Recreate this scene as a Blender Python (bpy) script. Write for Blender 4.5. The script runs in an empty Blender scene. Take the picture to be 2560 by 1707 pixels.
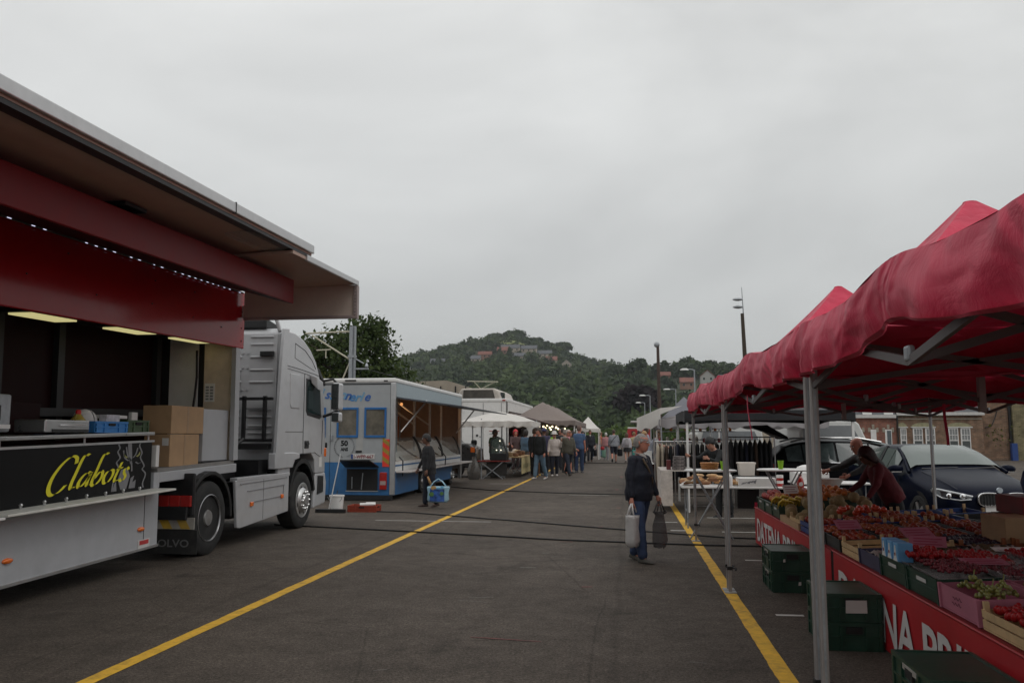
import bpy, bmesh, math, random
import numpy as np
from mathutils import Vector, Matrix, Euler, noise
sc = bpy.context.scene
COL = sc.collection
R = math.radians
rnd = random.Random(7)
# ------------------------------------------------------------------ camera, sky, sun, exposure
cam_d = bpy.data.cameras.new('camera'); cam = bpy.data.objects.new('camera', cam_d); COL.objects.link(cam)
cam_d.sensor_width = 36; cam_d.lens = 29.05; cam_d.clip_start = 0.05; cam_d.clip_end = 6000
cam.location = (0, 0, 1.65); cam.rotation_euler = (R(96.5), 0, R(7.8)); sc.camera = cam
sc.view_settings.view_transform = 'Standard'; sc.view_settings.look = 'None'
sc.view_settings.exposure = 0.0; sc.view_settings.gamma = 1.0
wd = bpy.data.worlds.new('World'); sc.world = wd; wd.use_nodes = True
nt = wd.node_tree; nt.nodes.clear(); N = nt.nodes.new; L = nt.links.new
out = N('ShaderNodeOutputWorld'); bg = N('ShaderNodeBackground'); bg.inputs[1].default_value = 0.1
sky = N('ShaderNodeTexSky'); sky.sky_type = 'NISHITA'; sky.sun_disc = False
sky.sun_elevation = R(52); sky.sun_rotation = R(-50)
tc = N('ShaderNodeTexCoord'); sep = N('ShaderNodeSeparateXYZ'); L(tc.outputs['Generated'], sep.inputs[0])
el = N('ShaderNodeMapRange'); el.inputs['From Min'].default_value = -0.02; el.inputs['From Max'].default_value = 0.85
L(sep.outputs['Z'], el.inputs[0])
ov = N('ShaderNodeValToRGB'); e = ov.color_ramp.elements                    # overcast sky: brighter towards the zenith
e[0].position = 0.0; e[0].color = (.40, .405, .40, 1); e[1].position = 1.0; e[1].color = (.92, .925, .91, 1)
k = e.new(.3); k.color = (.50, .505, .495, 1); k = e.new(.55); k.color = (.69, .695, .68, 1)
L(el.outputs[0], ov.inputs[0])
mp = N('ShaderNodeMapping'); mp.inputs['Scale'].default_value = (1.0, 1.0, 2.6); mp.inputs['Location'].default_value = (3.1, 1.7, .4)
L(tc.outputs['Generated'], mp.inputs[0])
n1 = N('ShaderNodeTexNoise'); n1.inputs['Scale'].default_value = 1.5; n1.inputs['Detail'].default_value = 5; n1.inputs['Roughness'].default_value = .52; n1.inputs['Distortion'].default_value = .35
L(mp.outputs[0], n1.inputs['Vector'])
cr = N('ShaderNodeMapRange'); cr.inputs['From Min'].default_value = .25; cr.inputs['From Max'].default_value = .75
cr.inputs['To Min'].default_value = .72; cr.inputs['To Max'].default_value = 1.28; L(n1.outputs[0], cr.inputs[0])
mul = N('ShaderNodeVectorMath'); mul.operation = 'SCALE'; L(ov.outputs[0], mul.inputs[0]); L(cr.outputs[0], mul.inputs['Scale'])
mul2 = N('ShaderNodeVectorMath'); mul2.operation = 'SCALE'; mul2.inputs['Scale'].default_value = 11.5; L(mul.outputs[0], mul2.inputs[0])
mx = N('ShaderNodeMix'); mx.data_type = 'RGBA'; mx.inputs[0].default_value = .93
L(sky.outputs[0], mx.inputs[6]); L(mul2.outputs[0], mx.inputs[7]); L(mx.outputs[2], bg.inputs[0]); L(bg.outputs[0], out.inputs[0])
sun_d = bpy.data.lights.new('sun', 'SUN'); sun_d.energy = 0.5; sun_d.angle = R(25); sun_d.color = (1, .97, .93)
sun = bpy.data.objects.new('sun', sun_d); COL.objects.link(sun); sun.rotation_euler = (R(38), 0, R(50))

# ------------------------------------------------------------------ helpers
MATS = {}
def M(name, col, rough=.55, metal=0., var=.12, scale=6., bump=0., bscale=60., coat=0., spec=.5, trans=0., emit=0., rvar=.1, dirt=None, dscale=1.3):
    if name in MATS: return MATS[name]
    m = bpy.data.materials.new(name); m.use_nodes = True; MATS[name] = m
    t = m.node_tree; p = t.nodes['Principled BSDF']; n = t.nodes.new; l = t.links.new
    c = n('ShaderNodeTexCoord'); z = n('ShaderNodeTexNoise'); z.inputs['Scale'].default_value = scale; z.inputs['Detail'].default_value = 6; z.inputs['Roughness'].default_value = .6
    l(c.outputs['Object'], z.inputs['Vector'])
    r = n('ShaderNodeValToRGB'); a = r.color_ramp.elements
    a[0].position = .3; a[1].position = .72
    a[0].color = tuple(x*(1-var) for x in col[:3])+(1,); a[1].color = tuple(min(1, x*(1+var)) for x in col[:3])+(1,)
    l(z.outputs[0], r.inputs[0]); o = r.outputs[0]
    if dirt:
        z2 = n('ShaderNodeTexNoise'); z2.inputs['Scale'].default_value = dscale; z2.inputs['Detail'].default_value = 8; z2.inputs['Roughness'].default_value = .7
        l(c.outputs['Object'], z2.inputs['Vector'])
        r2 = n('ShaderNodeMapRange'); r2.inputs['From Min'].default_value = .5; r2.inputs['From Max'].default_value = .78; r2.inputs['To Max'].default_value = dirt[3]
        l(z2.outputs[0], r2.inputs[0])
        mxx = n('ShaderNodeMix'); mxx.data_type = 'RGBA'; mxx.inputs[7].default_value = tuple(dirt[:3])+(1,)
        l(r2.outputs[0], mxx.inputs[0]); l(o, mxx.inputs[6]); o = mxx.outputs[2]
    l(o, p.inputs['Base Color'])
    rr = n('ShaderNodeMapRange'); rr.inputs['To Min'].default_value = max(.02, rough-rvar); rr.inputs['To Max'].default_value = min(1, rough+rvar)
    l(z.outputs[0], rr.inputs[0]); l(rr.outputs[0], p.inputs['Roughness'])
    p.inputs['Metallic'].default_value = metal; p.inputs['Specular IOR Level'].default_value = spec; p.inputs['Coat Weight'].default_value = coat
    p.inputs['Coat Roughness'].default_value = .06
    if bump:
        zb = n('ShaderNodeTexNoise'); zb.inputs['Scale'].default_value = bscale; zb.inputs['Detail'].default_value = 4
        l(c.outputs['Object'], zb.inputs['Vector']); b = n('ShaderNodeBump'); b.inputs['Strength'].default_value = bump; b.inputs['Distance'].default_value = .02
        l(zb.outputs[0], b.inputs['Height']); l(b.outputs[0], p.inputs['Normal'])
    if emit:
        p.inputs['Emission Color'].default_value = tuple(col[:3])+(1,); p.inputs['Emission Strength'].default_value = emit
    if trans:
        ts = n('ShaderNodeBsdfTranslucent'); l(o, ts.inputs[0]); ms = n('ShaderNodeMixShader'); ms.inputs[0].default_value = trans
        l(p.outputs[0], ms.inputs[1]); l(ts.outputs[0], ms.inputs[2]); l(ms.outputs[0], t.nodes['Material Output'].inputs[0])
    return m
def glass(name, tint, rough=.05, alpha=.35):
    if name in MATS: return MATS[name]
    m = bpy.data.materials.new(name); m.use_nodes = True; MATS[name] = m
    t = m.node_tree; p = t.nodes['Principled BSDF']
    p.inputs['Base Color'].default_value = tuple(tint)+(1,); p.inputs['Roughness'].default_value = rough; p.inputs['Alpha'].default_value = alpha
    p.inputs['Specular IOR Level'].default_value = .6
    return m
class MB:
    def __init__(s): s.v = []; s.f = []; s.mi = []; s.c = 0
    def add(s, vs, fs, m=None):
        b = len(s.v); s.v += [tuple(map(float, x)) for x in vs]
        for f in fs: s.f.append([b+i for i in f]); s.mi.append(s.c if m is None else m)
        return s
    def box(s, x0, x1, y0, y1, z0, z1, m=None):
        vs = [(x, y, z) for z in (z0, z1) for y in (y0, y1) for x in (x0, x1)]
        return s.add(vs, [(0, 2, 3, 1), (4, 5, 7, 6), (0, 1, 5, 4), (2, 6, 7, 3), (0, 4, 6, 2), (1, 3, 7, 5)], m)
    def obox(s, c, size, rot=(0, 0, 0), m=None):
        q = Euler(rot).to_matrix(); hx, hy, hz = size[0]/2, size[1]/2, size[2]/2
        vs = [Vector(c)+q @ Vector((x, y, z)) for z in (-hz, hz) for y in (-hy, hy) for x in (-hx, hx)]
        return s.add(vs, [(0, 2, 3, 1), (4, 5, 7, 6), (0, 1, 5, 4), (2, 6, 7, 3), (0, 4, 6, 2), (1, 3, 7, 5)], m)
    def bar(s, a, b, w, h=None, m=None):
        a = Vector(a); b = Vector(b); d = b-a; h = h or w
        q = d.to_track_quat('Y', 'Z').to_matrix(); c = (a+b)/2; l = d.length/2
        vs = [c+q @ Vector((x, y, z)) for z in (-h/2, h/2) for y in (-l, l) for x in (-w/2, w/2)]
        return s.add(vs, [(0, 2, 3, 1), (4, 5, 7, 6), (0, 1, 5, 4), (2, 6, 7, 3), (0, 4, 6, 2), (1, 3, 7, 5)], m)
    def loft(s, rings, cap=True, closed=True, m=None):
        n = len(rings[0]); vs = [p for r in rings for p in r]; fs = []
        for i in range(len(rings)-1):
            for j in range(n if closed else n-1):
                fs.append((i*n+j, i*n+(j+1) % n, (i+1)*n+(j+1) % n, (i+1)*n+j))
        if cap: fs.append(tuple(range(n-1, -1, -1))); b = (len(rings)-1)*n; fs.append(tuple(range(b, b+n)))
        return s.add(vs, fs, m)
    def tube(s, path, r, n=8, cap=True, m=None):
        P = [Vector(p) for p in path]; rs = r if isinstance(r, (list, tuple)) else [r]*len(P); rings = []; up = None
        for i, p in enumerate(P):
            d = (P[min(i+1, len(P)-1)]-P[max(i-1, 0)]).normalized()
            if up is None: up = Vector((0, 0, 1)) if abs(d.z) < .9 else Vector((0, 1, 0))
            x = d.cross(up)
            if x.length < 1e-4: x = d.cross(Vector((1, 0, 0)))
            x.normalize(); y = x.cross(d).normalized(); up = y
            rings.append([p+x*math.cos(2*math.pi*j/n)*rs[i]+y*math.sin(2*math.pi*j/n)*rs[i] for j in range(n)])
        return s.loft(rings, cap, m=m)
    def lathe(s, c, prof, n=16, ax='z', m=None, cap=True):
        rings = []
        for r, h in prof:
            ring = []
            for j in range(n):
                a = 2*math.pi*j/n; u, w = r*math.cos(a), r*math.sin(a)
                o = {'z': (u, w, h), 'x': (h, u, w), 'y': (w, h, u)}[ax]
                ring.append((c[0]+o[0], c[1]+o[1], c[2]+o[2]))
            rings.append(ring)
        return s.loft(rings, cap, m=m)
    def prism(s, poly, ax, a, b, m=None):
        def P(u, w, h): return {'x': (h, u, w), 'y': (u, h, w), 'z': (u, w, h)}[ax]
        return s.loft([[P(u, w, a) for u, w in poly], [P(u, w, b) for u, w in poly]], True, m=m)
    def sph(s, c, r, n=10, k=7, m=None, sq=(1, 1, 1)):
        rings = []
        for i in range(k+1):
            t = math.pi*(i/k); rr = max(math.sin(t), .02)
            rings.append([(c[0]+r*sq[0]*rr*math.cos(2*math.pi*j/n), c[1]+r*sq[1]*rr*math.sin(2*math.pi*j/n), c[2]-r*sq[2]*math.cos(t)) for j in range(n)])
        return s.loft(rings, True, m=m)
    def grid(s, P, m=None, closed=False):
        nu, nv = len(P), len(P[0])
        return s.add([p for r in P for p in r], [(i*nv+j, i*nv+j+1, (i+1)*nv+j+1, (i+1)*nv+j) for i in range(nu-1) for j in range(nv-1)], m)
    def xf(s, Mx, start=0):
        for i in range(start, len(s.v)): s.v[i] = tuple(Mx @ Vector(s.v[i]))
        return s
    def split(s, name, mats, parent=None, **k):
        r = list(range(len(s.v)))
        def fd(i):
            while r[i] != i: r[i] = r[r[i]]; i = r[i]
            return i
        for f in s.f:
            for i in f[1:]: r[fd(i)] = fd(f[0])
        g = {}
        for f, m in zip(s.f, s.mi): g.setdefault(fd(f[0]), []).append((f, m))
        for fs in g.values():
            ix = sorted({i for f, _ in fs for i in f}); mp_ = {a: b for b, a in enumerate(ix)}; q = MB(); q.v = [s.v[i] for i in ix]
            for f, m in fs: q.f.append([mp_[i] for i in f]); q.mi.append(m)
            o = q.build(name, mats, parent, **k)
        return o
    def build(s, name, mats, parent=None, smooth=False, bevel=0, seg=2, solid=0, kind=None, sub=0):
        me = bpy.data.meshes.new(name); off = offs(parent)
        v = np.array(s.v, float)-np.array(off) if s.v else s.v
        me.from_pydata(v.tolist() if len(s.v) else [], [], s.f)
        mats = mats if isinstance(mats, (list, tuple)) else [mats]
        for q in mats: me.materials.append(q)
        if len(mats) > 1: me.polygons.foreach_set('material_index', s.mi)
        bm = bmesh.new(); bm.from_mesh(me); bmesh.ops.recalc_face_normals(bm, faces=bm.faces); bm.to_mesh(me); bm.free()
        if smooth:
            me.polygons.foreach_set('use_smooth', [True]*len(me.polygons))
            if smooth is not True: me.set_sharp_from_angle(angle=R(smooth))
        me.update()
        o = bpy.data.objects.new(name, me); COL.objects.link(o)
        if parent: o.parent = parent
        if solid: q = o.modifiers.new('solid', 'SOLIDIFY'); q.thickness = solid; q.offset = 0
        if sub: q = o.modifiers.new('sub', 'SUBSURF'); q.levels = q.render_levels = sub
        if bevel:
            q = o.modifiers.new('bevel', 'BEVEL'); q.width = bevel; q.segments = seg; q.limit_method = 'ANGLE'; q.angle_limit = R(40)
        if kind: o['kind'] = kind
        return o
def offs(p):
    a = Vector((0, 0, 0))
    while p is not None: a = a+p.location; p = p.parent
    return a
def thing(name, label, cat, loc=(0, 0, 0), group=None):
    o = bpy.data.objects.new(name, None); COL.objects.link(o); o.location = loc; o.empty_display_size = .2
    return tag(o, label, cat, group)
def tag(o, label, cat, group=None):
    o['label'] = label; o['category'] = cat
    if group: o['group'] = group
    return o
def struct(o): o['kind'] = 'structure'; return o
def dup(root, loc=None, rz=None, label=None, group=None, sc_=None, name=None):
    r = root.copy(); COL.objects.link(r)
    if loc is not None: r.location = loc
    if rz is not None: r.rotation_euler = (0, 0, rz)
    if sc_ is not None: r.scale = (sc_,)*3 if not isinstance(sc_, tuple) else sc_
    if label: r['label'] = label
    if group: r['group'] = group
    for ch in list(root.children):
        c = ch.copy(); COL.objects.link(c); c.parent = r
        for g in list(ch.children):
            d = g.copy(); COL.objects.link(d); d.parent = c
    return r
def text_geo(txt, size=1., bold=0., shear=0., spacing=1., ext=0.):
    cu = bpy.data.curves.new('t', 'FONT'); cu.body = txt; cu.size = size; cu.offset = bold; cu.shear = shear; cu.space_character = spacing; cu.extrude = ext
    cu.resolution_u = 3; o = bpy.data.objects.new('t', cu); COL.objects.link(o)
    me = o.to_mesh(); vs = [tuple(v.co) for v in me.vertices]; fs = [tuple(p.vertices) for p in me.polygons]
    o.to_mesh_clear(); bpy.data.objects.remove(o); bpy.data.curves.remove(cu)
    return vs, fs
def put_text(mb, txt, origin, right, up, width=None, height=None, m=None, bold=0., shear=0., spacing=1.):
    """flat lettering with its lower left corner at origin, running along right and up; fitted to width and height"""
    vs, fs = text_geo(txt, 1., bold, shear, spacing); v = np.array(vs)
    a, b = v[:, :2].min(0), v[:, :2].max(0); w, h = b-a
    sx = width/w if width else height/h; sy = height/h if height else sx
    rv, uv, o = Vector(right).normalized(), Vector(up).normalized(), Vector(origin)
    mb.add([o+rv*((x-a[0])*sx)+uv*((y-a[1])*sy) for x, y in v[:, :2]], fs, m)
def interp(x, pts):
    return float(np.interp(x, [p[0] for p in pts], [p[1] for p in pts]))
# ------------------------------------------------------------------ common materials
m_white = M('white_paint', (.74, .73, .71), .4, var=.06, dirt=(.35, .32, .28, .35))
m_offwhite = M('offwhite_panel', (.62, .57, .51), .5, var=.06)
m_silver = M('silver_paint', (.50, .505, .52), .32, .2, var=.05, coat=.3, dirt=(.26, .24, .22, .35))
m_lgrey = M('pale_grey_panel', (.42, .43, .45), .42, .0, var=.05, coat=.15, dirt=(.22, .21, .2, .3), dscale=.8)
m_alu = M('aluminium', (.55, .55, .55), .38, .85, var=.08)
m_steel = M('steel', (.5, .5, .5), .3, .9, var=.1)
m_galv = M('galvanised', (.36, .38, .4), .5, .6, var=.2, scale=14)
m_black = M('black_plastic', (.012, .012, .013), .45, var=.25)
m_rubber = M('rubber', (.014, .014, .014), .8, var=.3, dirt=(.07, .065, .06, .5), dscale=6)
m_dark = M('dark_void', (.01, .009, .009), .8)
m_red = M('red_lacquer', (.36, .005, .010), .18, var=.06, coat=.08, spec=.3)
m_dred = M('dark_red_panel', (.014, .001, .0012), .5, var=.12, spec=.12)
m_orange = M('orange_lens', (.8, .16, .015), .25, var=.1, coat=.6)
m_rlens = M('red_lens', (.35, .015, .012), .2, var=.15, coat=.6)
m_chrome = M('chrome', (.75, .75, .76), .12, 1., var=.05)
m_card = M('cardboard', (.42, .27, .15), .8, var=.1, bump=.1)
m_wood = M('crate_wood', (.55, .38, .2), .75, var=.18, scale=10, bump=.15)
m_green = M('green_crate', (.012, .045, .028), .4, var=.25, dirt=(.06, .07, .055, .4), dscale=5)
m_blue = M('blue_crate', (.03, .19, .5), .45, var=.12)
m_dblue = M('deep_blue_crate', (.015, .05, .2), .45, var=.15)
m_yel = M('yellow_line_paint', (.66, .38, .03), .75, var=.22, scale=9, bump=.3, bscale=120, dirt=(.10, .075, .045, .9), dscale=5)
m_wline = M('white_line_paint', (.5, .49, .46), .8, var=.2, dirt=(.08, .075, .07, .9), dscale=5)
m_gdark = glass('dark_glass', (.015, .02, .02), .05, 1.)
m_gcab = glass('cab_glass', (.02, .04, .04), .04, .75)
m_gclear = glass('clear_glass', (.5, .6, .58), .04, .22)
m_skin = M('skin', (.42, .21, .145), .55, var=.08, scale=12)
m_skin2 = M('skin_ruddy', (.46, .19, .13), .55, var=.1, scale=12)
m_skind = M('skin_brown', (.13, .06, .038), .5, var=.1)
# ------------------------------------------------------------------ ground
def asphalt():
    m = bpy.data.materials.new('asphalt'); m.use_nodes = True; t = m.node_tree; p = t.nodes['Principled BSDF']; n = t.nodes.new; l = t.links.new
    g = n('ShaderNodeNewGeometry')
    def noise_(scale, det=5, rough=.6, dist=0):
        z = n('ShaderNodeTexNoise'); z.inputs['Scale'].default_value = scale; z.inputs['Detail'].default_value = det; z.inputs['Roughness'].default_value = rough; z.inputs['Distortion'].default_value = dist
        l(g.outputs['Position'], z.inputs['Vector']); return z
    def rng(s, a, b, c, d):
        q = n('ShaderNodeMapRange'); q.inputs[1].default_value = a; q.inputs[2].default_value = b; q.inputs[3].default_value = c; q.inputs[4].default_value = d; l(s, q.inputs[0]); return q.outputs[0]
    def mul_(a, b):
        q = n('ShaderNodeMath'); q.operation = 'MULTIPLY'; l(a, q.inputs[0]); l(b, q.inputs[1]); return q.outputs[0]
    big = rng(noise_(.35, 4).outputs[0], .3, .7, .78, 1.2); mid = rng(noise_(2.4, 7, .7, .5).outputs[0], .3, .72, .72, 1.22)
    fine = rng(noise_(46, 4, .8).outputs[0], .3, .7, .25, 1.95)
    v = n('ShaderNodeTexVoronoi'); v.inputs['Scale'].default_value = 110; l(g.outputs['Position'], v.inputs['Vector'])
    peb = rng(v.outputs['Distance'], .0, .5, 1.35, .75)
    # paving joints along the lane and cracks
    sp = n('ShaderNodeSeparateXYZ'); nz = noise_(.5, 5); ad = n('ShaderNodeVectorMath'); ad.operation = 'MULTIPLY_ADD'
    l(nz.outputs[1], ad.inputs[0]); ad.inputs[1].default_value = (.22, .22, 0); l(g.outputs['Position'], ad.inputs[2]); l(ad.outputs[0], sp.inputs[0])
    jn = n('ShaderNodeMath'); jn.operation = 'PINGPONG'; jn.inputs[1].default_value = 1.95; l(sp.outputs['X'], jn.inputs[0])
    joint = rng(jn.outputs[0], .0, .05, .8, 1.0)
    vc = n('ShaderNodeTexVoronoi'); vc.feature = 'DISTANCE_TO_EDGE'; vc.inputs['Scale'].default_value = .34; l(ad.outputs[0], vc.inputs['Vector'])
    crack = rng(vc.outputs['Distance'], .0, .004, .68, 1.0)
    st = rng(noise_(.9, 5, .6, 1.2).outputs[0], .58, .74, 1.0, .5)
    mott = rng(noise_(11, 4, .7).outputs[0], .3, .7, .8, 1.2); f = mul_(mul_(mul_(mul_(big, mott), mid), mul_(fine, peb)), mul_(mul_(joint, crack), st))
    c = n('ShaderNodeVectorMath'); c.operation = 'SCALE'; c.inputs[0].default_value = (.084, .066, .052); l(f, c.inputs['Scale'])
    l(c.outputs[0], p.inputs['Base Color']); l(rng(f, .4, 1.4, .9, .7), p.inputs['Roughness']); p.inputs['Specular IOR Level'].default_value = .35
    b = n('ShaderNodeBump'); b.inputs['Strength'].default_value = .5; b.inputs['Distance'].default_value = .008; l(fine, b.inputs['Height']); l(b.outputs[0], p.inputs['Normal'])
    return m
g = MB(); g.add([(-1000, -60, 0), (1000, -60, 0), (1000, 1500, 0), (-1000, 1500, 0)], [(0, 1, 2, 3)])
struct(g.build('ground', asphalt()))
def strip(name, mat, x0, y0, x1, y1, w, z, wob=.007, step=.06):
    n_ = max(2, int(abs(y1-y0)/step)+1); A, B = [], []
    for i in range(n_+1):
        t = i/n_; x = x0+(x1-x0)*t; y = y0+(y1-y0)*t; d = wob*noise.noise((x*3, y*9, w))+wob*.8*noise.noise((x*3, y*2, w))
        d2 = wob*noise.noise((x*3+9, y*2, w)); A.append((x-w/2+d, y, z)); B.append((x+w/2+d2, y, z))
    mb = MB(); mb.grid([A, B]); return struct(mb.build(name, mat))
strip('yellow_lane_line', m_yel, -3.62, -2, -3.66, 75, .125, .004)
strip('yellow_lane_line', m_yel, 1.06, -2, 1.09, 75, .125, .004)
def hmark(x0, x1, y, w, name='white_parking_mark', mat=None, z=.004, skew=0):
    mb = MB(); n_ = 8; A, B = [], []
    for i in range(n_+1):
        x = x0+(x1-x0)*i/n_; d = .01*noise.noise((x*4, y, 0)); A.append((x, y-w/2+d+skew*i/n_, z)); B.append((x, y+w/2+d+skew*i/n_, z))
    mb.grid([A, B]); struct(mb.build(name, mat or m_wline))
for x0, x1, y, w in ((1.55, 1.85, 11.6, .07), (1.35, 1.6, 8.15, .07), (1.62, 4.6, 14.9, .09), (1.6, 4.6, 17.4, .09), (.75, 1.02, 15.0, .1), (.5, .95, 16.4, .08), (-4.9, -2.6, 16.0, .05), (-4.7, -3.5, 28.6, .09), (-1.6, -.5, 23.5, .05), (1.55, 4.6, 20.2, .09), (2.0, 4.4, 12.4, .08)):
    hmark(x0, x1, y, w)
m_rmark = M('faded_red_marking', (.13, .045, .04), .85, var=.3, scale=30, dirt=(.06, .055, .05, .95), dscale=9)
m_cmark = M('chalk_scrape', (.14, .13, .12), .85, var=.3, scale=30, dirt=(.062, .057, .052, 1.), dscale=7)
for (x, y, l_, w, a, mm) in ((-.45, 9.35, .12, .07, .2, 0), (-1.0, 6.9, .6, .035, -.12, 0), (-.95, 13.2, .2, .05, 0, 0), (-.2, 19.5, .1, .2, .1, 0), (-.3, 26, .12, .6, .1, 0), (-.5, 15.4, .12, .1, .4, 0), (-.2, 34, .1, 1.4, 0, 0),
        (-1.5, 8.6, .25, .03, .3, 1), (-1.55, 8.4, .3, .02, -.2, 1), (-1.15, 11.9, .12, .06, .5, 1), (-1.25, 10.6, .2, .05, .1, 1), (-1.7, 15.9, 1.2, .04, .02, 1), (-1.0, 11.6, .16, .03, .9, 1), (.5, 6.4, .12, .02, -.2, 1), (-1.75, 5.9, .1, .02, .5, 1), (-2.2, 16.6, 1.0, .05, .05, 1)):
    mb = MB(); n_ = 9; A, B = [], []
    for i in range(n_+1):
        s_ = (i/n_-.5)*l_; ww = w*(.5+.9*abs(noise.noise((x*7+i*.9, y, 3)))); d = .25*w*noise.noise((i*.8, x, y))
        A.append((x+s_*math.cos(a), y+s_*math.sin(a)-ww/2+d, .004)); B.append((x+s_*math.cos(a), y+s_*math.sin(a)+ww/2+d, .004))
    mb.grid([A, B]); struct(mb.build('paint_mark', (m_rmark, m_cmark)[mm]))
# cables lying across the lane
m_cable = M('cable_rubber', (.012, .012, .012), .6)
def cable(name, pts, r, label):
    mb = MB(); P = [Vector(p) for p in pts]; path = []
    for i in range(len(P)-1):
        for t in range(10):
            q = P[i].lerp(P[i+1], t/10); path.append((q.x, q.y+.05*noise.noise((q.x*.6, i, r*90)), q.z))
    path.append(P[-1]); mb.tube(path, r, 6); tag(mb.build(name, m_cable, smooth=True), label, 'cable')
cable('power_cable', [(-6.5, 14.9, .014), (-5.0, 14.5, .014), (-3, 13.9, .016), (-1, 13.35, .014), (1.2, 13.0, .016), (3.5, 12.9, .014)], .014, 'black cable crossing the lane nearest the camera, in front of the truck wheel')
cable('power_cable', [(-6.1, 17.9, .014), (-4.6, 17.6, .014), (-2.4, 16.3, .014), (0, 14.9, .014), (1.6, 14.0, .014), (3.6, 13.6, .014)], .013, 'black cable crossing the lane from the orange crate to the red tents')
cable('power_cable', [(-5.6, 26.5, .014), (-3.9, 24.9, .014), (-1.5, 24.0, .014), (.9, 23.6, .014), (3, 23.2, .014)], .014, 'thin dark cable crossing the lane beyond the woman in the navy jumper')
cable('power_cable', [(-3, 51, .02), (-.5, 50, .02), (1.5, 49.5, .02)], .02, 'farthest dark cable across the lane at the feet of the walking pair')

# ------------------------------------------------------------------ hills
PROF = [(-900, 25), (-520, 30), (-405, 42), (-330, 58), (-262, 77), (-230, 88), (-200, 97), (-178, 102), (-150, 105), (-118, 106), (-88, 97), (-52, 82), (-22, 74), (5, 71), (30, 66), (55, 62), (90, 60), (120, 58), (170, 54), (300, 54), (500, 44), (900, 30)]
def sstep(a, b, x): t = min(1, max(0, (x-a)/(b-a))); return t*t*(3-2*t)
def hill_h(x, y):
    xr = x*900/max(y, 300); base = interp(xr, PROF)
    r = max(0, (y-205)/695)**1.75 if y < 900 else .93*(1-sstep(930, 1500, y)*.7)
    h = base*r*(1.0+.05*noise.noise((x*.006, y*.006, 1)))
    k = 21*math.exp(-((x-58)/85)**2-((y-575)/110)**2)
    return max(h+k+2.5*noise.noise((x*.02, y*.02, 0))*sstep(205, 320, y), -.5)*sstep(185, 260, y) - .3
hx = np.linspace(-900, 900, 121); hy = np.concatenate([np.linspace(180, 600, 22), np.linspace(620, 1500, 40)])
mb = MB(); mb.grid([[(x, y, hill_h(x, y)) for y in hy] for x in hx])
m_soil = M('hill_ground', (.035, .05, .018), .95, var=.4, scale=.04)
struct(mb.build('hill', m_soil, smooth=True))
# foliage helpers: many leaf clump faces spread through a crown's volume
def leafmat(name, c1, c2, sc_=.25, trans=.25):
    m = bpy.data.materials.new(name); m.use_nodes = True; t = m.node_tree; p = t.nodes['Principled BSDF']; n = t.nodes.new; l = t.links.new
    at = n('ShaderNodeAttribute'); at.attribute_name = 'tint'; z = n('ShaderNodeMix'); z.data_type = 'RGBA'
    z.inputs[6].default_value = tuple(c1)+(1,); z.inputs[7].default_value = tuple(c2)+(1,); l(at.outputs['Fac'], z.inputs[0])
    l(z.outputs[2], p.inputs['Base Color']); p.inputs['Roughness'].default_value = .75; p.inputs['Specular IOR Level'].default_value = .2
    ts = n('ShaderNodeBsdfTranslucent'); l(z.outputs[2], ts.inputs[0]); ms = n('ShaderNodeMixShader'); ms.inputs[0].default_value = trans
    l(p.outputs[0], ms.inputs[1]); l(ts.outputs[0], ms.inputs[2]); l(ms.outputs[0], t.nodes['Material Output'].inputs[0])
    return m
rng_ = np.random.default_rng(5)
def leaf_points(n, lobes, fill=.45):
    """lobes: (cx,cy,cz,rx,ry,rz); points near the lobes' surfaces with outward directions"""
    w = np.array([l[3]*l[5] for l in lobes]); w = w/w.sum(); idx = rng_.choice(len(lobes), n, p=w); Lb = np.array(lobes)[idx]
    d = rng_.normal(size=(n, 3)); d /= np.linalg.norm(d, axis=1)[:, None]
    r = 1-fill*rng_.random(n)**1.6; r *= 1+.10*rng_.normal(size=n)
    return Lb[:, :3]+d*Lb[:, 3:6]*r[:, None], d
def leaf_mesh(name, P, D, size, mat, tint, parent=None, jit=.9):
    n = len(P); off = np.array(offs(parent)); nd = D+jit*rng_.normal(size=(n, 3)); nd /= np.linalg.norm(nd, axis=1)[:, None]
    a = np.cross(nd, rng_.normal(size=(n, 3))); a /= np.linalg.norm(a, axis=1)[:, None]; b = np.cross(nd, a)
    s_ = (size*(.6+.8*rng_.random(n)))[:, None] if np.isscalar(size) else (size*(.6+.8*rng_.random(n)))[:, None]
    q = np.stack([P-a*s_*.5, P+b*s_*.33, P+a*s_*.55, P-b*s_*.3], 1)-off
    me = bpy.data.meshes.new(name); me.vertices.add(4*n); me.loops.add(4*n); me.polygons.add(n)
    me.vertices.foreach_set('co', q.reshape(-1)); me.loops.foreach_set('vertex_index', np.arange(4*n, dtype=np.int32))
    me.polygons.foreach_set('loop_start', np.arange(0, 4*n, 4, dtype=np.int32)); me.update(calc_edges=True)
    at = me.attributes.new('tint', 'FLOAT', 'POINT'); at.data.foreach_set('value', np.repeat(np.clip(tint, 0, 1), 4).astype(np.float32))
    me.materials.append(mat); o = bpy.data.objects.new(name, me); COL.objects.link(o)
    if parent: o.parent = parent
    return o
m_bark = M('bark', (.06, .045, .032), .9, var=.35, scale=9, bump=.5)
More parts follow.
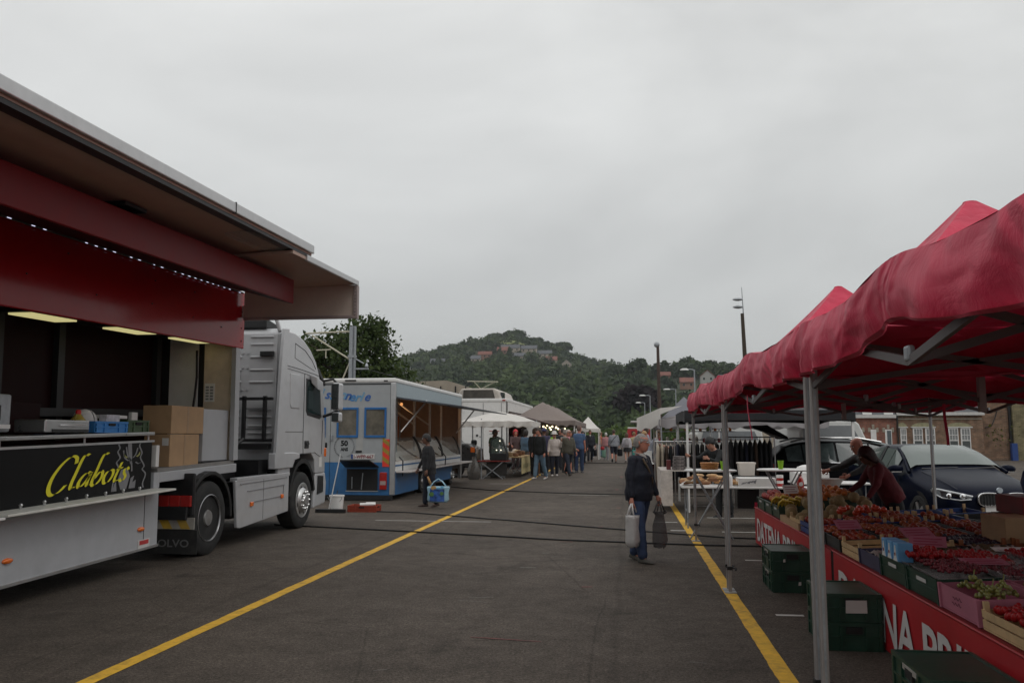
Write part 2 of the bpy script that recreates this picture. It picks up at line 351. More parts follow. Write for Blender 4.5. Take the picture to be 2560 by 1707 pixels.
def trunk_geo(mb, base, h, r, limbs, seed):
    q = random.Random(seed); b = Vector(base); top = b+Vector((q.uniform(-.3, .3), q.uniform(-.3, .3), h))
    mb.tube([b, b.lerp(top, .35)+Vector((.08, .05, 0)), b.lerp(top, .7), top], [r, r*.8, r*.55, r*.15], 8)
    for i in range(limbs):
        t = q.uniform(.35, .85); s_ = b.lerp(top, t); a = q.uniform(0, 6.28); ln = h*q.uniform(.22, .42)*(1.15-t*.5)
        e_ = s_+Vector((math.cos(a)*ln, math.sin(a)*ln, ln*q.uniform(.3, .9)))
        mb.tube([s_, s_.lerp(e_, .5)+Vector((0, 0, -.04*ln)), e_], [r*.4, r*.25, r*.07], 6)
def tree(name, label, loc, h, lobes, n, size, mat, r=.25, limbs=9, group=None, cat='tree', tint=None, fill=.5):
    t = thing(name, label, cat, loc, group); b = Vector(loc)
    mb = MB(); trunk_geo(mb, b, h*.85, r, limbs, sum(map(ord, label)) % 999); mb.build('trunk', m_bark, t, smooth=True)
    lb = [(b.x+l[0], b.y+l[1], b.z+l[2], l[3], l[4], l[5]) for l in lobes]
    P, D = leaf_points(n, lb, fill); keep = P[:, 2] > b.z+.2; P, D = P[keep], D[keep]
    cl = np.array([noise.noise(Vector(p)*(.9/max(size*3, .3))) for p in P])
    keep = cl > -.33; P, D, cl = P[keep], D[keep], cl[keep]
    tn = .5+.45*cl+.16*rng_.normal(size=len(P)) if tint is None else tint+.3*cl+.12*rng_.normal(size=len(P))
    leaf_mesh('crown', P, D, size, mat, tn, t); return t
m_leaf_d = leafmat('leaf_dark', (.022, .042, .013), (.085, .115, .03))
m_leaf_y = leafmat('leaf_yellowgreen', (.045, .06, .012), (.15, .15, .03))
m_leaf_f = leafmat('leaf_wood', (.020, .036, .016), (.080, .115, .036))
m_leaf_c = leafmat('leaf_copper', (.010, .008, .010), (.028, .018, .02))
m_leaf_b = leafmat('leaf_bush', (.026, .05, .012), (.085, .13, .026))
def crowns_mass(name, items, mat, per=120, kind='stuff', parent=None):
    """items: (x,y,z,r,tint): one mesh of leaf clumps for many crowns"""
    it = np.array(items); k = len(it); n = k*per; idx = np.repeat(np.arange(k), per)
    d = rng_.normal(size=(n, 3)); d /= np.linalg.norm(d, axis=1)[:, None]; d[:, 2] = np.abs(d[:, 2])*1.0-.25*rng_.random(n)
    lob = 1+.22*np.sin(d[:, 0]*5+idx)+.2*np.cos(d[:, 1]*6+idx*1.7)
    r = it[idx, 3]*(1-.3*rng_.random(n)**2)*lob
    P = it[idx, :3]+d*r[:, None]*np.array([1, 1, 1.05]); tn = it[idx, 4]+.09*rng_.normal(size=n)
    o = leaf_mesh(name, P, d, it[idx, 3]*.58, mat, tn, parent, .6)
    if kind: o['kind'] = kind
    return o
items = []
HOUSES = []
def clear(x, y):      # gardens and meadows kept open around the hillside houses
    for hx_, hy_, r_ in ((-150, 835, 0),):
        pass
    return any(abs(x-a) < 11 and -42 < y-b < 9 for a, b in HOUSES)
hs = [(-205, 770, 0), (-178, 775, 1), (-132, 775, 2), (-116, 782, 3), (-136, 748, 4), (-112, 806, 5), (-94, 812, 6), (-97, 758, 7), (-80, 812, 8), (-70, 785, 9), (-54, 772, 10), (38, 520, 11), (52, 540, 12), (63, 530, 13), (75, 520, 14), (26, 560, 15)]
HOUSES = [(a, b) for a, b, _ in hs]
for _ in range(7000):
    y = 235+780*random.Random(_).random()**.62; x = (rng_.random()*1.25-.72)*(y*.80)+y*.02
    if y > 1010 or clear(x, y): continue
    z = hill_h(x, y); r_ = rng_.uniform(2.8, 6.8)*(.75 if y < 330 else 1)
    items.append((x, y, z+r_*.75, r_, np.clip(.42+.3*noise.noise((x*.02, y*.02, 5))+.27*rng_.normal(), 0, 1)))
crowns_mass('hillside_wood', items, m_leaf_f, 95)
m_roof_s = M('slate_roof', (.10, .105, .115), .8, var=.25, scale=.6)
m_roof_r = M('red_tile_roof', (.19, .075, .055), .85, var=.25, scale=.6)
m_wall_c = M('cream_render', (.36, .31, .25), .85, var=.15, scale=.7)
m_wall_b = M('brick_far', (.24, .13, .09), .85, var=.2, scale=.8)
m_wall_w = M('white_render', (.36, .35, .33), .85, var=.12)
HL = ['small white gabled house at the left end of the hillside houses', 'long white house with a grey roof left of the hillside village', 'brick house with a brown roof above the lower left cream house', 'two storey brick house left of the two dark conifers', 'low cream house lowest in the hillside village', 'wide grey roofed house high up below the hilltop meadow', 'grey roofed cream house behind the two conifers', 'grey roofed house right below the two dark conifers', 'grey roofed house uppermost at the right of the village', 'house with a large red tiled roof at the right of the hillside village', 'cream house at the right end of the hillside village', 'red roofed house just right of the bare lamp pole on the right ridge', 'pale gabled house in the middle of the right ridge', 'dark roofed house on the right ridge', 'cream house rightmost on the right ridge under the tall street lamp', 'red roofed house leftmost on the right ridge']
HC = [(m_wall_w, m_roof_s, 9, 7, 5), (m_wall_w, m_roof_s, 16, 8, 4.5), (m_wall_b, m_roof_r, 15, 8, 5.5), (m_wall_b, m_roof_r, 12, 9, 7), (m_wall_c, m_roof_s, 10, 8, 5), (m_wall_c, m_roof_s, 22, 9, 4.5), (m_wall_c, m_roof_s, 18, 9, 5.5), (m_wall_c, m_roof_s, 16, 8, 3.5), (m_wall_c, m_roof_s, 20, 9, 4.5), (m_wall_c, m_roof_r, 14, 10, 4), (m_wall_c, m_roof_s, 10, 8, 8),
      (m_wall_b, m_roof_r, 8, 7, 5), (m_wall_w, m_roof_r, 8, 7, 5.5), (m_wall_c, m_roof_s, 9, 7, 5), (m_wall_c, m_roof_s, 8, 7, 7), (m_wall_b, m_roof_r, 7, 6, 5)]
for (x, y, i), (wm, rm, w, d, h) in zip(hs, HC):
    z = hill_h(x, y)-.5; t = thing('hillside_house', HL[i], 'house', (x, y, z), 'houses on the hillside'); z0 = z+1.5; w *= (.85 if i < 11 else 1.1); h *= (.8 if i < 11 else .6); d *= .85
    mb = MB(); mb.box(x-w/2, x+w/2, y-d/2, y+d/2, z, z0+h); gable = i in (0, 12, 10)
    ax = 'y' if gable else 'x'; s_ = w if gable else d; c = x if gable else y
    mb.prism([(c-s_/2, z0+h), (c+s_/2, z0+h), (c, z0+h+s_*.42)], ax, (y-d/2) if gable else (x-w/2), (y+d/2) if gable else (x+w/2)); mb.build('wall', wm, t)
    mb = MB(); q = s_/2+.5; a0, a1 = ((y-d/2-.4), (y+d/2+.4)) if gable else ((x-w/2-.4), (x+w/2+.4))
    mb.prism([(c-q, z0+h-.3), (c, z0+h+s_*.42+.15), (c+q, z0+h-.3), (c+q, z0+h+.1), (c, z0+h+s_*.42+.55), (c-q, z0+h+.1)], ax, a0, a1); mb.build('roof', rm, t)
    for k in range(max(2, int(w/4))):
        mb = MB(); wx = x-w/2+w*(k+.5)/max(2, int(w/4)); mb.box(wx-.6, wx+.6, y-d/2-.06, y-d/2+.02, z0+h-2.3, z0+h-.8); mb.build('window', m_gdark, t)
mb = MB(); n_ = 10
P = [[(-130+i*6.2, 815+j*8, hill_h(-130+i*6.2, 815+j*8)+7.5+.4*noise.noise((i*.7, j*.9, 2))) for j in range(5)] for i in range(6)]
mb.grid(P); struct(mb.build('hilltop_meadow', M('meadow_grass', (.17, .19, .06), .95, var=.2, scale=.2), smooth=True))
mb = MB(); P = [[(-35+i*2.2, 420+j*3, hill_h(-35+i*2.2, 420+j*3)+7.5) for j in range(4)] for i in range(6)]
mb.grid(P); struct(mb.build('hillside_clearing', M('clearing_grass', (.16, .22, .05), .95, var=.2, scale=.3), smooth=True))
# single trees that stand out from the wood
def far_tree(name, label, x, y, r, h, mat, n, tint=None, up=0, shape='round'):
    z = hill_h(x, y) + up
    lobes = [(0, 0, h*.6, r, r, h*.4), (r*.4, 0, h*.75, r*.55, r*.6, h*.24), (-r*.45, 0, h*.5, r*.6, r*.6, h*.28)] if shape == 'round' else [(0, 0, h*.3, r, r, h*.3), (0, 0, h*.6, r*.6, r*.6, h*.28), (0, 0, h*.82, r*.3, r*.3, h*.2)]
    tree(name, label, (x, y, z), h, lobes, n, r*.3, mat, r=.3, limbs=4, group='trees standing out on the hillside', tint=tint, fill=.4)
far_tree('copper_beech', 'wide dark purple copper beech at the foot of the wood', 4, 285, 7.6, 16, m_leaf_c, 2600)
far_tree('conifer_tree', 'left of the two dark conifers among the hillside houses', -114, 750, 4, 13, m_leaf_d, 700, .1, 2, 'cone')
far_tree('conifer_tree', 'right of the two dark conifers among the hillside houses', -105, 750, 4.2, 12, m_leaf_d, 700, .1, 2, 'cone')
for i, (x, y, r, h, lb, ti) in enumerate([(-143, 900, 10, 14, 'tall tree left of the notch on the hill crest', .3), (-121, 900, 13, 15, 'broad round tree right of the notch on the hill crest', .25), (-98, 900, 10, 13, 'round tree right of the broad crest tree', .35), (8, 560, 7, 15, 'tall dark tree left of the bare lamp pole on the right slope', .15), (-8, 585, 6, 12, 'dark tree left of the tall slope tree', .2), (60, 610, 7, 12, 'round dark tree on the right ridge behind the houses', .25), (44, 600, 6, 13, 'small round tree on the right ridge', .3), (92, 600, 9, 18, 'dark round tree on the ridge just left of the red tents', .2), (-66, 890, 10, 13, 'rounded crest tree on the right shoulder of the hill', .35)]):
    far_tree('deciduous_tree', lb, x, y, r, h, m_leaf_f, 900, ti, 3)
# light bushes along the foot of the wood
items = []
for _ in range(420):
    x = rng_.uniform(-75, 75); y = rng_.uniform(150, 215); r_ = rng_.uniform(1.0, 2.6)
    items.append((x, y, r_*.4, r_, np.clip(.5+.3*rng_.normal(), 0, 1)))
crowns_mass('bushes', items, m_leaf_b, 110)
# the big tree and its yellow neighbour behind the blue trailer
tree('leafy_tree', 'large dark leafy tree rising behind the lorry cab and blue trailer', (-16.2, 46, 0), 9.0,
     [(0, 0, 5.6, 2.9, 2.6, 2.3), (1.2, 0, 6.9, 2.0, 2, 1.6), (-2.2, .5, 6.0, 2.2, 2, 1.6), (2.6, 0, 4.4, 1.9, 2, 2.1), (3.4, 0, 2.9, 1.5, 1.8, 2.2), (-.5, 0, 3.2, 3.5, 2.5, 2.4), (1.9, -.2, 7.7, .9, .9, .9)], 17000, .26, m_leaf_d, r=.28, limbs=14, fill=.6, tint=.38)
tree('yellow_green_tree', 'yellow green bushy tree in front of the large dark tree', (-17.4, 42, 0), 5.4, [(0, 0, 3.4, 2.3, 1.6, 1.9), (1.5, 0, 2.7, 1.6, 1.4, 1.6), (-2.5, 0, 3.4, 1.8, 1.4, 1.7)], 6500, .22, m_leaf_y, r=.14, limbs=8, fill=.6, tint=.45)
tree('leafy_tree', 'dark shrubby tree behind the left part of the lorry cab', (-23.5, 52, 0), 8.5, [(0, 0, 5.2, 3.4, 2.5, 2.9), (2.5, 0, 6.3, 1.9, 2, 1.7), (-2, 0, 3.6, 2.6, 2, 2.4)], 8000, .28, m_leaf_d, r=.22, limbs=8, fill=.6, tint=.35)
# ------------------------------------------------------------------ railway mast, lamp posts
t = thing('railway_mast', 'grey steel railway mast with insulated booms behind the blue trailer', 'mast', (-13.6, 40, 0))
mb = MB(); mb.box(-13.75, -13.57, 39.9, 40.1, 0, 7.15); mb.box(-13.62, -13.46, 39.98, 40.02, 0, 7.15); mb.box(-13.475, -13.455, 39.88, 40.12, 0, 7.15); mb.box(-13.8, -13.42, 39.87, 40.13, 5.55, 5.68); mb.build('post', m_galv, t)
m_boom = M('boom_tube', (.5, .47, .36), .6)
mb = MB(); mb.tube([(-16.1, 40, 6.82), (-14.1, 40, 6.88), (-13.75, 40, 6.87)], .045, 8); mb.build('upper_boom', m_boom, t)
mb = MB(); mb.tube([(-15.75, 40, 6.72), (-14.15, 40, 5.72), (-13.7, 40, 5.45)], .045, 8); mb.build('diagonal_boom', m_boom, t)
mb = MB(); mb.tube([(-15.5, 40, 5.95), (-14.75, 40, 5.98)], .035, 8); mb.tube([(-15, 40, 5.95), (-15, 40, 5.55)], .03, 8); mb.build('steady_arm', m_boom, t)
mb = MB(); mb.tube([(-13.7, 40, 5.4), (-14.2, 40, 4.2)], .04, 8); mb.build('stay', m_boom, t)
mb = MB(); mb.box(-13.45, -12.75, 39.97, 40.03, 4.95, 5.03); mb.lathe((-12.85, 40, 5.03), [(.06, 0), (.1, .08), (.05, .2), (.02, .25)], 8); mb.tube([(-13.45, 40, 5.5), (-13.0, 40, 5.25)], .035); mb.build('bracket', m_galv, t)
mb = MB(); mb.tube([(-12.8, 40, 4.95), (-10.5, 52, 4.3), (-5, 90, 4.2)], .012, 4); tag(mb.build('overhead_wire', m_black), 'thin dark overhead wire running off from the railway mast', 'wire')
def lamp(label, x, y, h, arm, head, grp='street lamps beyond the stalls'):
    t = thing('street_lamp', label, 'street lamp', (x, y, 0), grp); mb = MB(); mb.tube([(x, y, 0), (x, y, h*.5), (x, y, h)], [.075, .06, .045], 8); mb.build('pole', m_galv, t)
    mb = MB(); mb.tube([(x, y, h), (x-arm*.5, y, h+.06), (x-arm, y, h+.04)], .035, 6); mb.build('arm', m_galv, t)
    mb = MB(); mb.loft([[(x-arm-head*s_, y-.16*w, h+.0), (x-arm-head*s_, y+.16*w, h+.0), (x-arm-head*s_, y+.1*w, h+.12*w), (x-arm-head*s_, y-.1*w, h+.12*w)] for s_, w in ((-.2, .5), (.1, 1), (.7, 1), (1, .4))]); mb.build('lamp_head', m_white, t)
lamp('grey street lamp third from the left, tallest above the grey tent', 5.35, 90, 6.55, .7, .6)
lamp('grey street lamp second from the left beyond the stalls', 2.63, 90, 5.9, .6, .55)
lamp('shortest grey street lamp leftmost beyond the stalls', 2.55, 112, 6.0, .6, .6)
lamp('grey street lamp rightmost, partly behind the red tent corner', 4.9, 60, 6.3, .5, .5)
mb = MB(); t = thing('bare_pole', 'dark rusty bare pole with a small round floodlight on top', 'pole', (2.43, 60, 0)); mb.tube([(2.45, 60, 0), (2.4, 60, 4), (2.37, 60, 8)], [.15, .13, .1], 10); mb.build('pole', M('rusty_pole', (.07, .045, .035), .8, var=.3), t)
mb = MB(); mb.lathe((2.3, 59.9, 8.15), [(.02, -.12), (.12, -.1), (.19, 0), (.21, .1), (.02, .11)], 12, 'y'); mb.build('floodlight', m_galv, t)
t = thing('floodlight_mast', 'wooden mast with two floodlights and a thin rod above the red tents', 'mast', (8.45, 60, 0))
mb = MB(); mb.tube([(8.5, 60, 0), (8.44, 60, 7), (8.35, 60, 10.3)], [.2, .15, .12], 8); mb.build('post', m_bark, t)
mb = MB(); mb.tube([(8.55, 60, 7), (8.42, 60, 10.5), (8.36, 60, 12.2)], [.05, .04, .02], 6); mb.build('rod', m_galv, t)
for z in (11.3, 10.75):
    mb = MB(); mb.loft([[(x, 60+w*math.cos(a), z+.02+w*.7*math.sin(a)) for a in (0, 1, 2.1, 3.14, 4.2, 5.2)] for x, w in ((7.7, .04), (7.85, .13), (8.1, .18), (8.3, .13), (8.42, .05))]); mb.build('floodlight', m_galv, t, smooth=40)
# pale building far left behind the blue trailer
t = thing('pale_building', 'pale beige flat building behind the far end of the blue trailer', 'building', (-16, 70, 0))
mb = MB(); mb.prism([(-19, 0), (-13.1, 0), (-13.1, 5.7), (-15.3, 6.4), (-19, 6.3)], 'y', 70, 78); mb.build('wall', m_wall_c, t)
for i, x in enumerate((-17.6, -15.8, -14.5, -13.6)): mb = MB(); mb.box(x-.05, x+.05, 69.9, 70.05, 0, 5.9); mb.build('pilaster', m_black, t)
mb = MB(); mb.box(-14.3, -13.7, 69.95, 70.05, 4.9, 5.3); mb.build('window', m_gdark, t)
# ------------------------------------------------------------------ catering trailer (left)
m_logo = M('sign_black', (.006, .006, .0065), .45, var=.15, spec=.18)
m_logog = M('emblem_grey', (.2, .2, .21), .5, var=.05); m_logoy = M('sign_yellow', (.74, .68, .02), .5, var=.04)
m_ceil = M('awning_underside', (.44, .32, .26), .6, var=.07)
m_led = M('led_strip', (.75, .75, 1.), .4, emit=1.1); m_lampy = M('lamp_diffuser', (1., .90, .42), .5, var=.02, emit=.5)
def catmull(P, n=7):
    o = []
    for i in range(len(P)-1):
        p0, p1, p2, p3 = P[max(i-1, 0)], P[i], P[i+1], P[min(i+2, len(P)-1)]
        for k in range(n):
            t = k/n; o.append(tuple(.5*((2*p1[j])+(-p0[j]+p2[j])*t+(2*p0[j]-5*p1[j]+4*p2[j]-p3[j])*t*t+(-p0[j]+3*p1[j]-3*p2[j]+p3[j])*t**3) for j in (0, 1)))
    return o+[tuple(P[-1])]
def pen(mb, P, f, nib=.17, ang=35, thin=.03, m=None, taper=True):
    """broad nib stroke along a smooth path; f maps lettering x,y to the sign"""
    Q = catmull(P); nx, ny = math.cos(R(ang))*nib/2, math.sin(R(ang))*nib/2; A, B = [], []
    for i, (x, y) in enumerate(Q):
        a = Q[max(i-1, 0)]; b = Q[min(i+1, len(Q)-1)]; dx, dy = b[0]-a[0], b[1]-a[1]; l = math.hypot(dx, dy) or 1
        ox, oy = -dy/l*thin, dx/l*thin; s_ = 1 if (nx*ox+ny*oy) >= 0 else -1
        A.append(f(x+nx+s_*ox, y+ny+s_*oy)); B.append(f(x-nx-s_*ox, y-ny-s_*oy))
    mb.grid([A, B], m)
T = thing('catering_trailer', 'red and silver catering trailer with raised red flap and wide awning at the left edge', 'food trailer', (-5.87, 9.9, 0))
mb = MB(); mb.box(-8.35, -5.87, 2.0, 9.93, .27, 1.0); mb.build('lower_body', m_lgrey, T, bevel=.015)
for y in (4.9, 9.62): mb = MB(); mb.box(-5.872, -5.868, y-.006, y+.006, .28, 1.0); mb.build('panel_joint', m_black, T)
mb = MB(); mb.box(-5.875, -5.86, 2, 9.94, .27, .3); mb.build('bottom_rail', m_alu, T)
mb = MB(); mb.box(-5.93, -5.874, 3.0, 9.74, 1.0, 1.585); mb.build('sign_panel', m_logo, T)
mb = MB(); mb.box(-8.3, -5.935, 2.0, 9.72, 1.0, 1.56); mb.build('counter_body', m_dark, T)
def sg(x, y, wy=.305, hz=.138, y0=7.83, z0=1.115):
    sc1 = 1-.02*x; Y = y0+(x+.30*y)*wy*.98*sc1*.88; return (-5.868, Y, z0+.02*x*.3+y*hz*sc1*1.15)
mb = MB(); x = 0
LET = [(1.30, [[(1.32, 1.72), (1.22, 2.12), (.85, 2.22), (.42, 1.75), (.12, .95), (.12, .2), (.42, -.22), (.85, -.05), (1.1, .32)]]),
       (.52, [[(.72, 2.25), (.45, 2.28), (.3, 1.95), (.2, 1.1), (.12, .3), (.2, .0), (.42, .12)]]),
       (.92, [[(.78, .85), (.55, 1.02), (.25, .8), (.08, .35), (.2, .0), (.5, .25), (.74, .75)], [(.78, .98), (.7, .4), (.74, .05), (.95, .12)]]),
       (.88, [[(.72, 2.25), (.45, 2.28), (.3, 1.95), (.2, 1.1), (.1, .25), (.3, -.03), (.62, .18), (.78, .6), (.66, .98), (.42, .85), (.2, .45)]]),
       (.88, [[(.5, 1.0), (.2, .82), (.08, .4), (.25, .0), (.58, .1), (.78, .55), (.7, .92), (.48, 1.0)]]),
       (.58, [[(.38, 1.5), (.24, .8), (.16, .2), (.28, .0), (.5, .12)], [(.05, .95), (.32, 1.02), (.62, 1.05)]]),
       (.75, [[(.66, .82), (.5, 1.02), (.26, .88), (.32, .58), (.54, .3), (.42, .0), (.18, -.02), (.02, .18)]])]
for w, strokes in LET:
    for s_ in strokes: pen(mb, [(x+a, b) for a, b in s_], sg, .17, 25, .035)
    x += w*1.03
mb.build('sign_lettering', m_logoy, T)
mb = MB()
def eg(u, w): return (-5.871, 8.93+u*.9, 1.03+w*.53)     # u 0..1 along the sign, w 0..1 up
for P in ([(.02, 0), (.06, .3), (.14, .5), (.1, .62), (.17, .72), (.12, .85), (.16, .93), (.13, 1.02)], [(.62, 1.02), (.6, .95), (.66, .8), (.63, .68), (.72, .5), (.68, .42), (.76, .3), (.7, .1), (.72, 0)], [(.3, .95), (.34, .75), (.42, .62), (.44, .4)], [(.56, .92), (.52, .78), (.46, .7)], [(.24, .88), (.27, .72), (.36, .64)], [(.52, .6), (.58, .56), (.64, .58)]):
    pen(mb, P, eg, .02, 20, .006, 0)
for P in ([(.33, 1.03), (.42, 1.03), (.44, .7), (.4, .55), (.36, .72)], [(.2, .45), (.34, .5), (.4, .3), (.33, .02), (.2, .02), (.14, .25)], [(.42, .25), (.5, .3), (.46, .15), (.54, .2), (.52, .02), (.38, .02)], [(.02, 0), (.1, .25), (.12, 0)]):
    mb.add([eg(*p) for p in P], [tuple(range(len(P)))], 0)
for P in ([(.24, .84), (.29, .76), (.34, .72), (.31, .7), (.25, .74)], [(.62, .84), (.57, .76), (.52, .73), (.56, .71), (.62, .76)]):
    mb.add([eg(*p) for p in P], [tuple(range(len(P)))], 1)
mb.build('eagle_emblem', [m_logog, M('emblem_eye', (.3, .3, .1), .5)], T)
mb = MB(); mb.box(-5.93, -5.58, 6.98, 9.83, .975, 1.0); mb.build('serving_ledge', M('ledge_offwhite', (.62, .61, .56), .5), T, bevel=.006)
mb = MB(); mb.box(-5.93, -5.58, 3.0, 6.95, .955, .98); mb.build('serving_ledge', m_white, T, bevel=.006)
for i in range(9):
    y = 6.75+i*.33; mb = MB(); mb.lathe((-5.80, y, .998), [(.012, 0), (.014, .03), (.02, .04), (.012, .055)], 8); mb.build('bolt', m_steel, T)
mb = MB(); mb.box(-6.45, -5.85, 3.0, 9.76, 1.66, 1.7); mb.build('counter_top', m_steel, T, bevel=.006)
for y in (5.0, 7.2, 8.45, 9.68): mb = MB(); mb.tube([(-5.89, y, 1.56), (-5.89, y, 1.67)], .012, 8); mb.build('rail_post', m_steel, T)
mb = MB(); mb.box(-5.91, -5.865, 3.0, 9.78, 1.575, 1.6); mb.build('sign_top_rail', m_alu, T)
mb = MB(); mb.box(-8.35, -5.9, 9.93, 12.0, 1.19, 1.235); mb.build('nose_floor', M('floor_grey', (.22, .21, .2), .7), T)
mb = MB(); mb.box(-8.35, -5.87, 9.93, 12.03, 1.06, 1.188); mb.build('nose_edge', m_lgrey, T, bevel=.01)
mb = MB(); mb.box(-5.95, -5.87, 9.80, 9.93, 1.0, 1.19); mb.build('corner_panel', m_lgrey, T)
# upper body: red flap, ceiling box, awning
mb = MB(); mb.box(-5.92, -5.86, 2.0, 12.15, 2.94, 3.81); mb.build('upper_flap', m_red, T, bevel=.012)
mb = MB()
for y, z in ((8.0, 3.62), (8.5, 3.25), (9.6, 3.3), (9.65, 3.6), (10.6, 3.25), (10.62, 3.6), (11.4, 3.2), (12.05, 3.5), (12.05, 3.25), (12.05, 3.05), (7.4, 3.3)): mb.lathe((-5.86, y, z), [(.01, 0), (.008, .012)], 8, 'x')
mb.split('rivet', m_black, T)
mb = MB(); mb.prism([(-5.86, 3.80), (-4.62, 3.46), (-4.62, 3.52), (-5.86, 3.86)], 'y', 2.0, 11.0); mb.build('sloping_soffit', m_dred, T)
mb = MB(); mb.box(-4.62, -4.585, 2.0, 11.0, 3.46, 3.80); mb.build('red_valance', M('red_valance', (.15, .002, .004), .35, var=.08, spec=.15), T, bevel=.01)
mb = MB(); mb.tube([(-5.82, 4.0, 3.775), (-5.82, 12.0, 3.79)], .012, 6); mb.build('led_strip', M('led_off', (.02, .02, .02), .4), T)
for i in range(46):
    if rnd.random() < .3: continue
    y = 4.4+i*.165; mb = MB(); mb.box(-5.806, -5.8, y, y+rnd.uniform(.02, .06), 3.774, 3.780); mb.build('led', m_led, T)
mb = MB(); mb.prism([(-8.5, 3.86), (-5.2, 3.86), (-4.02, 3.97), (-4.02, 4.03), (-5.2, 3.94), (-8.5, 3.94)], 'y', 1.5, 10.2); mb.build('awning_roof', m_ceil, T)
mb = MB(); mb.box(-4.02, -3.98, 1.5, 10.2, 3.99, 4.1); mb.build('awning_edge', m_alu, T, bevel=.01)
mb = MB(); mb.box(-4.14, -4.02, 1.5, 10.18, 3.93, 3.966); mb.build('awning_seal', m_black, T)
mb = MB(); mb.box(-4.021, -3.975, 8.0, 8.01, 3.985, 4.105); mb.build('edge_joint', m_black, T)
mb = MB(); mb.prism([(-8.5, 3.8), (-5.2, 3.84), (-4.02, 3.885), (-4.02, 3.925), (-5.2, 3.88), (-8.5, 3.85)], 'y', 9.6, 12.05); mb.build('front_roof', m_ceil, T)
mb = MB(); mb.box(-4.03, -3.99, 10.0, 12.06, 3.865, 3.945); mb.build('front_edge', m_alu, T, bevel=.008)
mb = MB(); mb.box(-5.8, -4.04, 12.0, 12.03, 3.41, 3.872); mb.build('end_panel', M('end_panel', (.5, .42, .36), .55, var=.06), T)
mb = MB(); mb.box(-4.05, -3.985, 11.97, 12.06, 3.36, 3.86); mb.box(-5.8, -4.04, 11.97, 12.05, 3.365, 3.41); mb.build('end_frame', M('end_frame', (.3, .25, .24), .5), T, bevel=.006)
for i in range(9): mb = MB(); mb.lathe((-4.02, 11.97, 3.41+i*.05), [(.006, -.006), (.008, .0)], 6, 'y'); mb.build('rivet', m_black, T)
mb = MB(); mb.box(-4.95, -4.6, 7.05, 7.4, 3.84, 3.875); mb.xf(Matrix.Translation((0, 0, .02))); mb.build('awning_vent', m_black, T)
mb = MB(); mb.prism([(-4.4, 3.935), (-4.08, 3.955), (-4.08, 3.93), (-4.4, 3.9)], 'y', 8.6, 9.4); mb.prism([(-4.4, 3.935), (-4.1, 3.955), (-4.1, 3.93), (-4.4, 3.91)], 'y', 9.5, 9.95); mb.build('clear_blind', m_gclear, T)
mb = MB(); mb.box(-5.86, -5.60, 12.05, 12.1, 3.42, 3.6); mb.build('white_gusset', m_white, T)
# inside
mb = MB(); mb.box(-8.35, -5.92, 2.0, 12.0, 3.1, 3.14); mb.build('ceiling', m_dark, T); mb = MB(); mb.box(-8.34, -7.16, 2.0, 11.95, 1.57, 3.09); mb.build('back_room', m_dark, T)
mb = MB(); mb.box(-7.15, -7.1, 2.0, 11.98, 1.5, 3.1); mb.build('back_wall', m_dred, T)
for y in (8.5, 9.55, 11.75): mb = MB(); mb.box(-7.1, -7.02, y-.06, y+.06, 1.6, 3.1); mb.build('wall_post', m_black, T)
mb = MB(); mb.box(-7.1, -6.92, 8.55, 11.6, 1.9, 2.0); mb.build('back_shelf', m_black, T)
for y0, y1, x0 in ((8.15, 8.9, -6.65), (9.65, 10.4, -6.55), (11.0, 11.8, -6.45)):
    mb = MB(); mb.box(x0-.05, x0+.33, y0-.06, y1+.06, 3.02, 3.1); l_ = mb.build('ceiling_lamp', m_black, T)
    mb = MB(); mb.box(x0, x0+.28, y0, y1, 3.0, 3.019); mb.build('diffuser', m_lampy, l_)
mb = MB(); mb.box(-6.97, -6.5, 11.955, 11.97, 1.24, 3.1); mb.build('front_wall_panel', m_white, T)
mb = MB(); mb.box(-6.4, -5.93, 11.955, 11.97, 1.24, 3.1); mb.build('front_wall_panel', M('beige_panel', (.6, .5, .39), .6), T)
mb = MB(); mb.box(-5.93, -5.86, 11.9, 12.04, 1.24, 2.94); mb.build('front_post', m_lgrey, T)
mb = MB(); mb.tube([(-6.47, 11.85, 2.9), (-6.46, 11.85, 2.5), (-6.48, 11.84, 2.2), (-6.5, 11.83, 2.0)], .02, 6); mb.build('cable_bundle', m_black, T)
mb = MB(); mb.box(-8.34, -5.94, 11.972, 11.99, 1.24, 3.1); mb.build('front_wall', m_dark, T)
mb = MB(); mb.box(-6.38, -6.22, 11.948, 11.954, 2.12, 2.4); mb.build('paper_notice', m_white, T)
for i in range(2):
    for j in range(5): mb = MB(); mb.box(-6.36+i*.07, -6.31+i*.07, 11.944, 11.9475, 2.15+j*.045, 2.175+j*.045); mb.build('notice_print', m_logog, T)
T.rotation_euler = (R(1.25), 0, 0)
for y, z in ((9.55, .53), (7.35, .52)):
    mb = MB(); mb.loft([[(-5.868+d, y+s_*.07*math.cos(a), z+.028*s_*math.sin(a)) for a in np.linspace(0, 6.28, 13)[:-1]] for d, s_ in ((0, 1), (.018, .9), (.026, .6))]); mb.build('side_marker', m_orange, T, smooth=50)
mb = MB(); mb.box(-5.868, -5.864, 9.5, 9.75, .29, .4); s_ = mb.build('maker_plate', M('plate_white', (.6, .58, .56), .5), T)
mb = MB(); mb.box(-5.863, -5.861, 9.53, 9.72, .34, .39); mb.build('plate_print', M('plate_red', (.5, .05, .05), .5), s_)
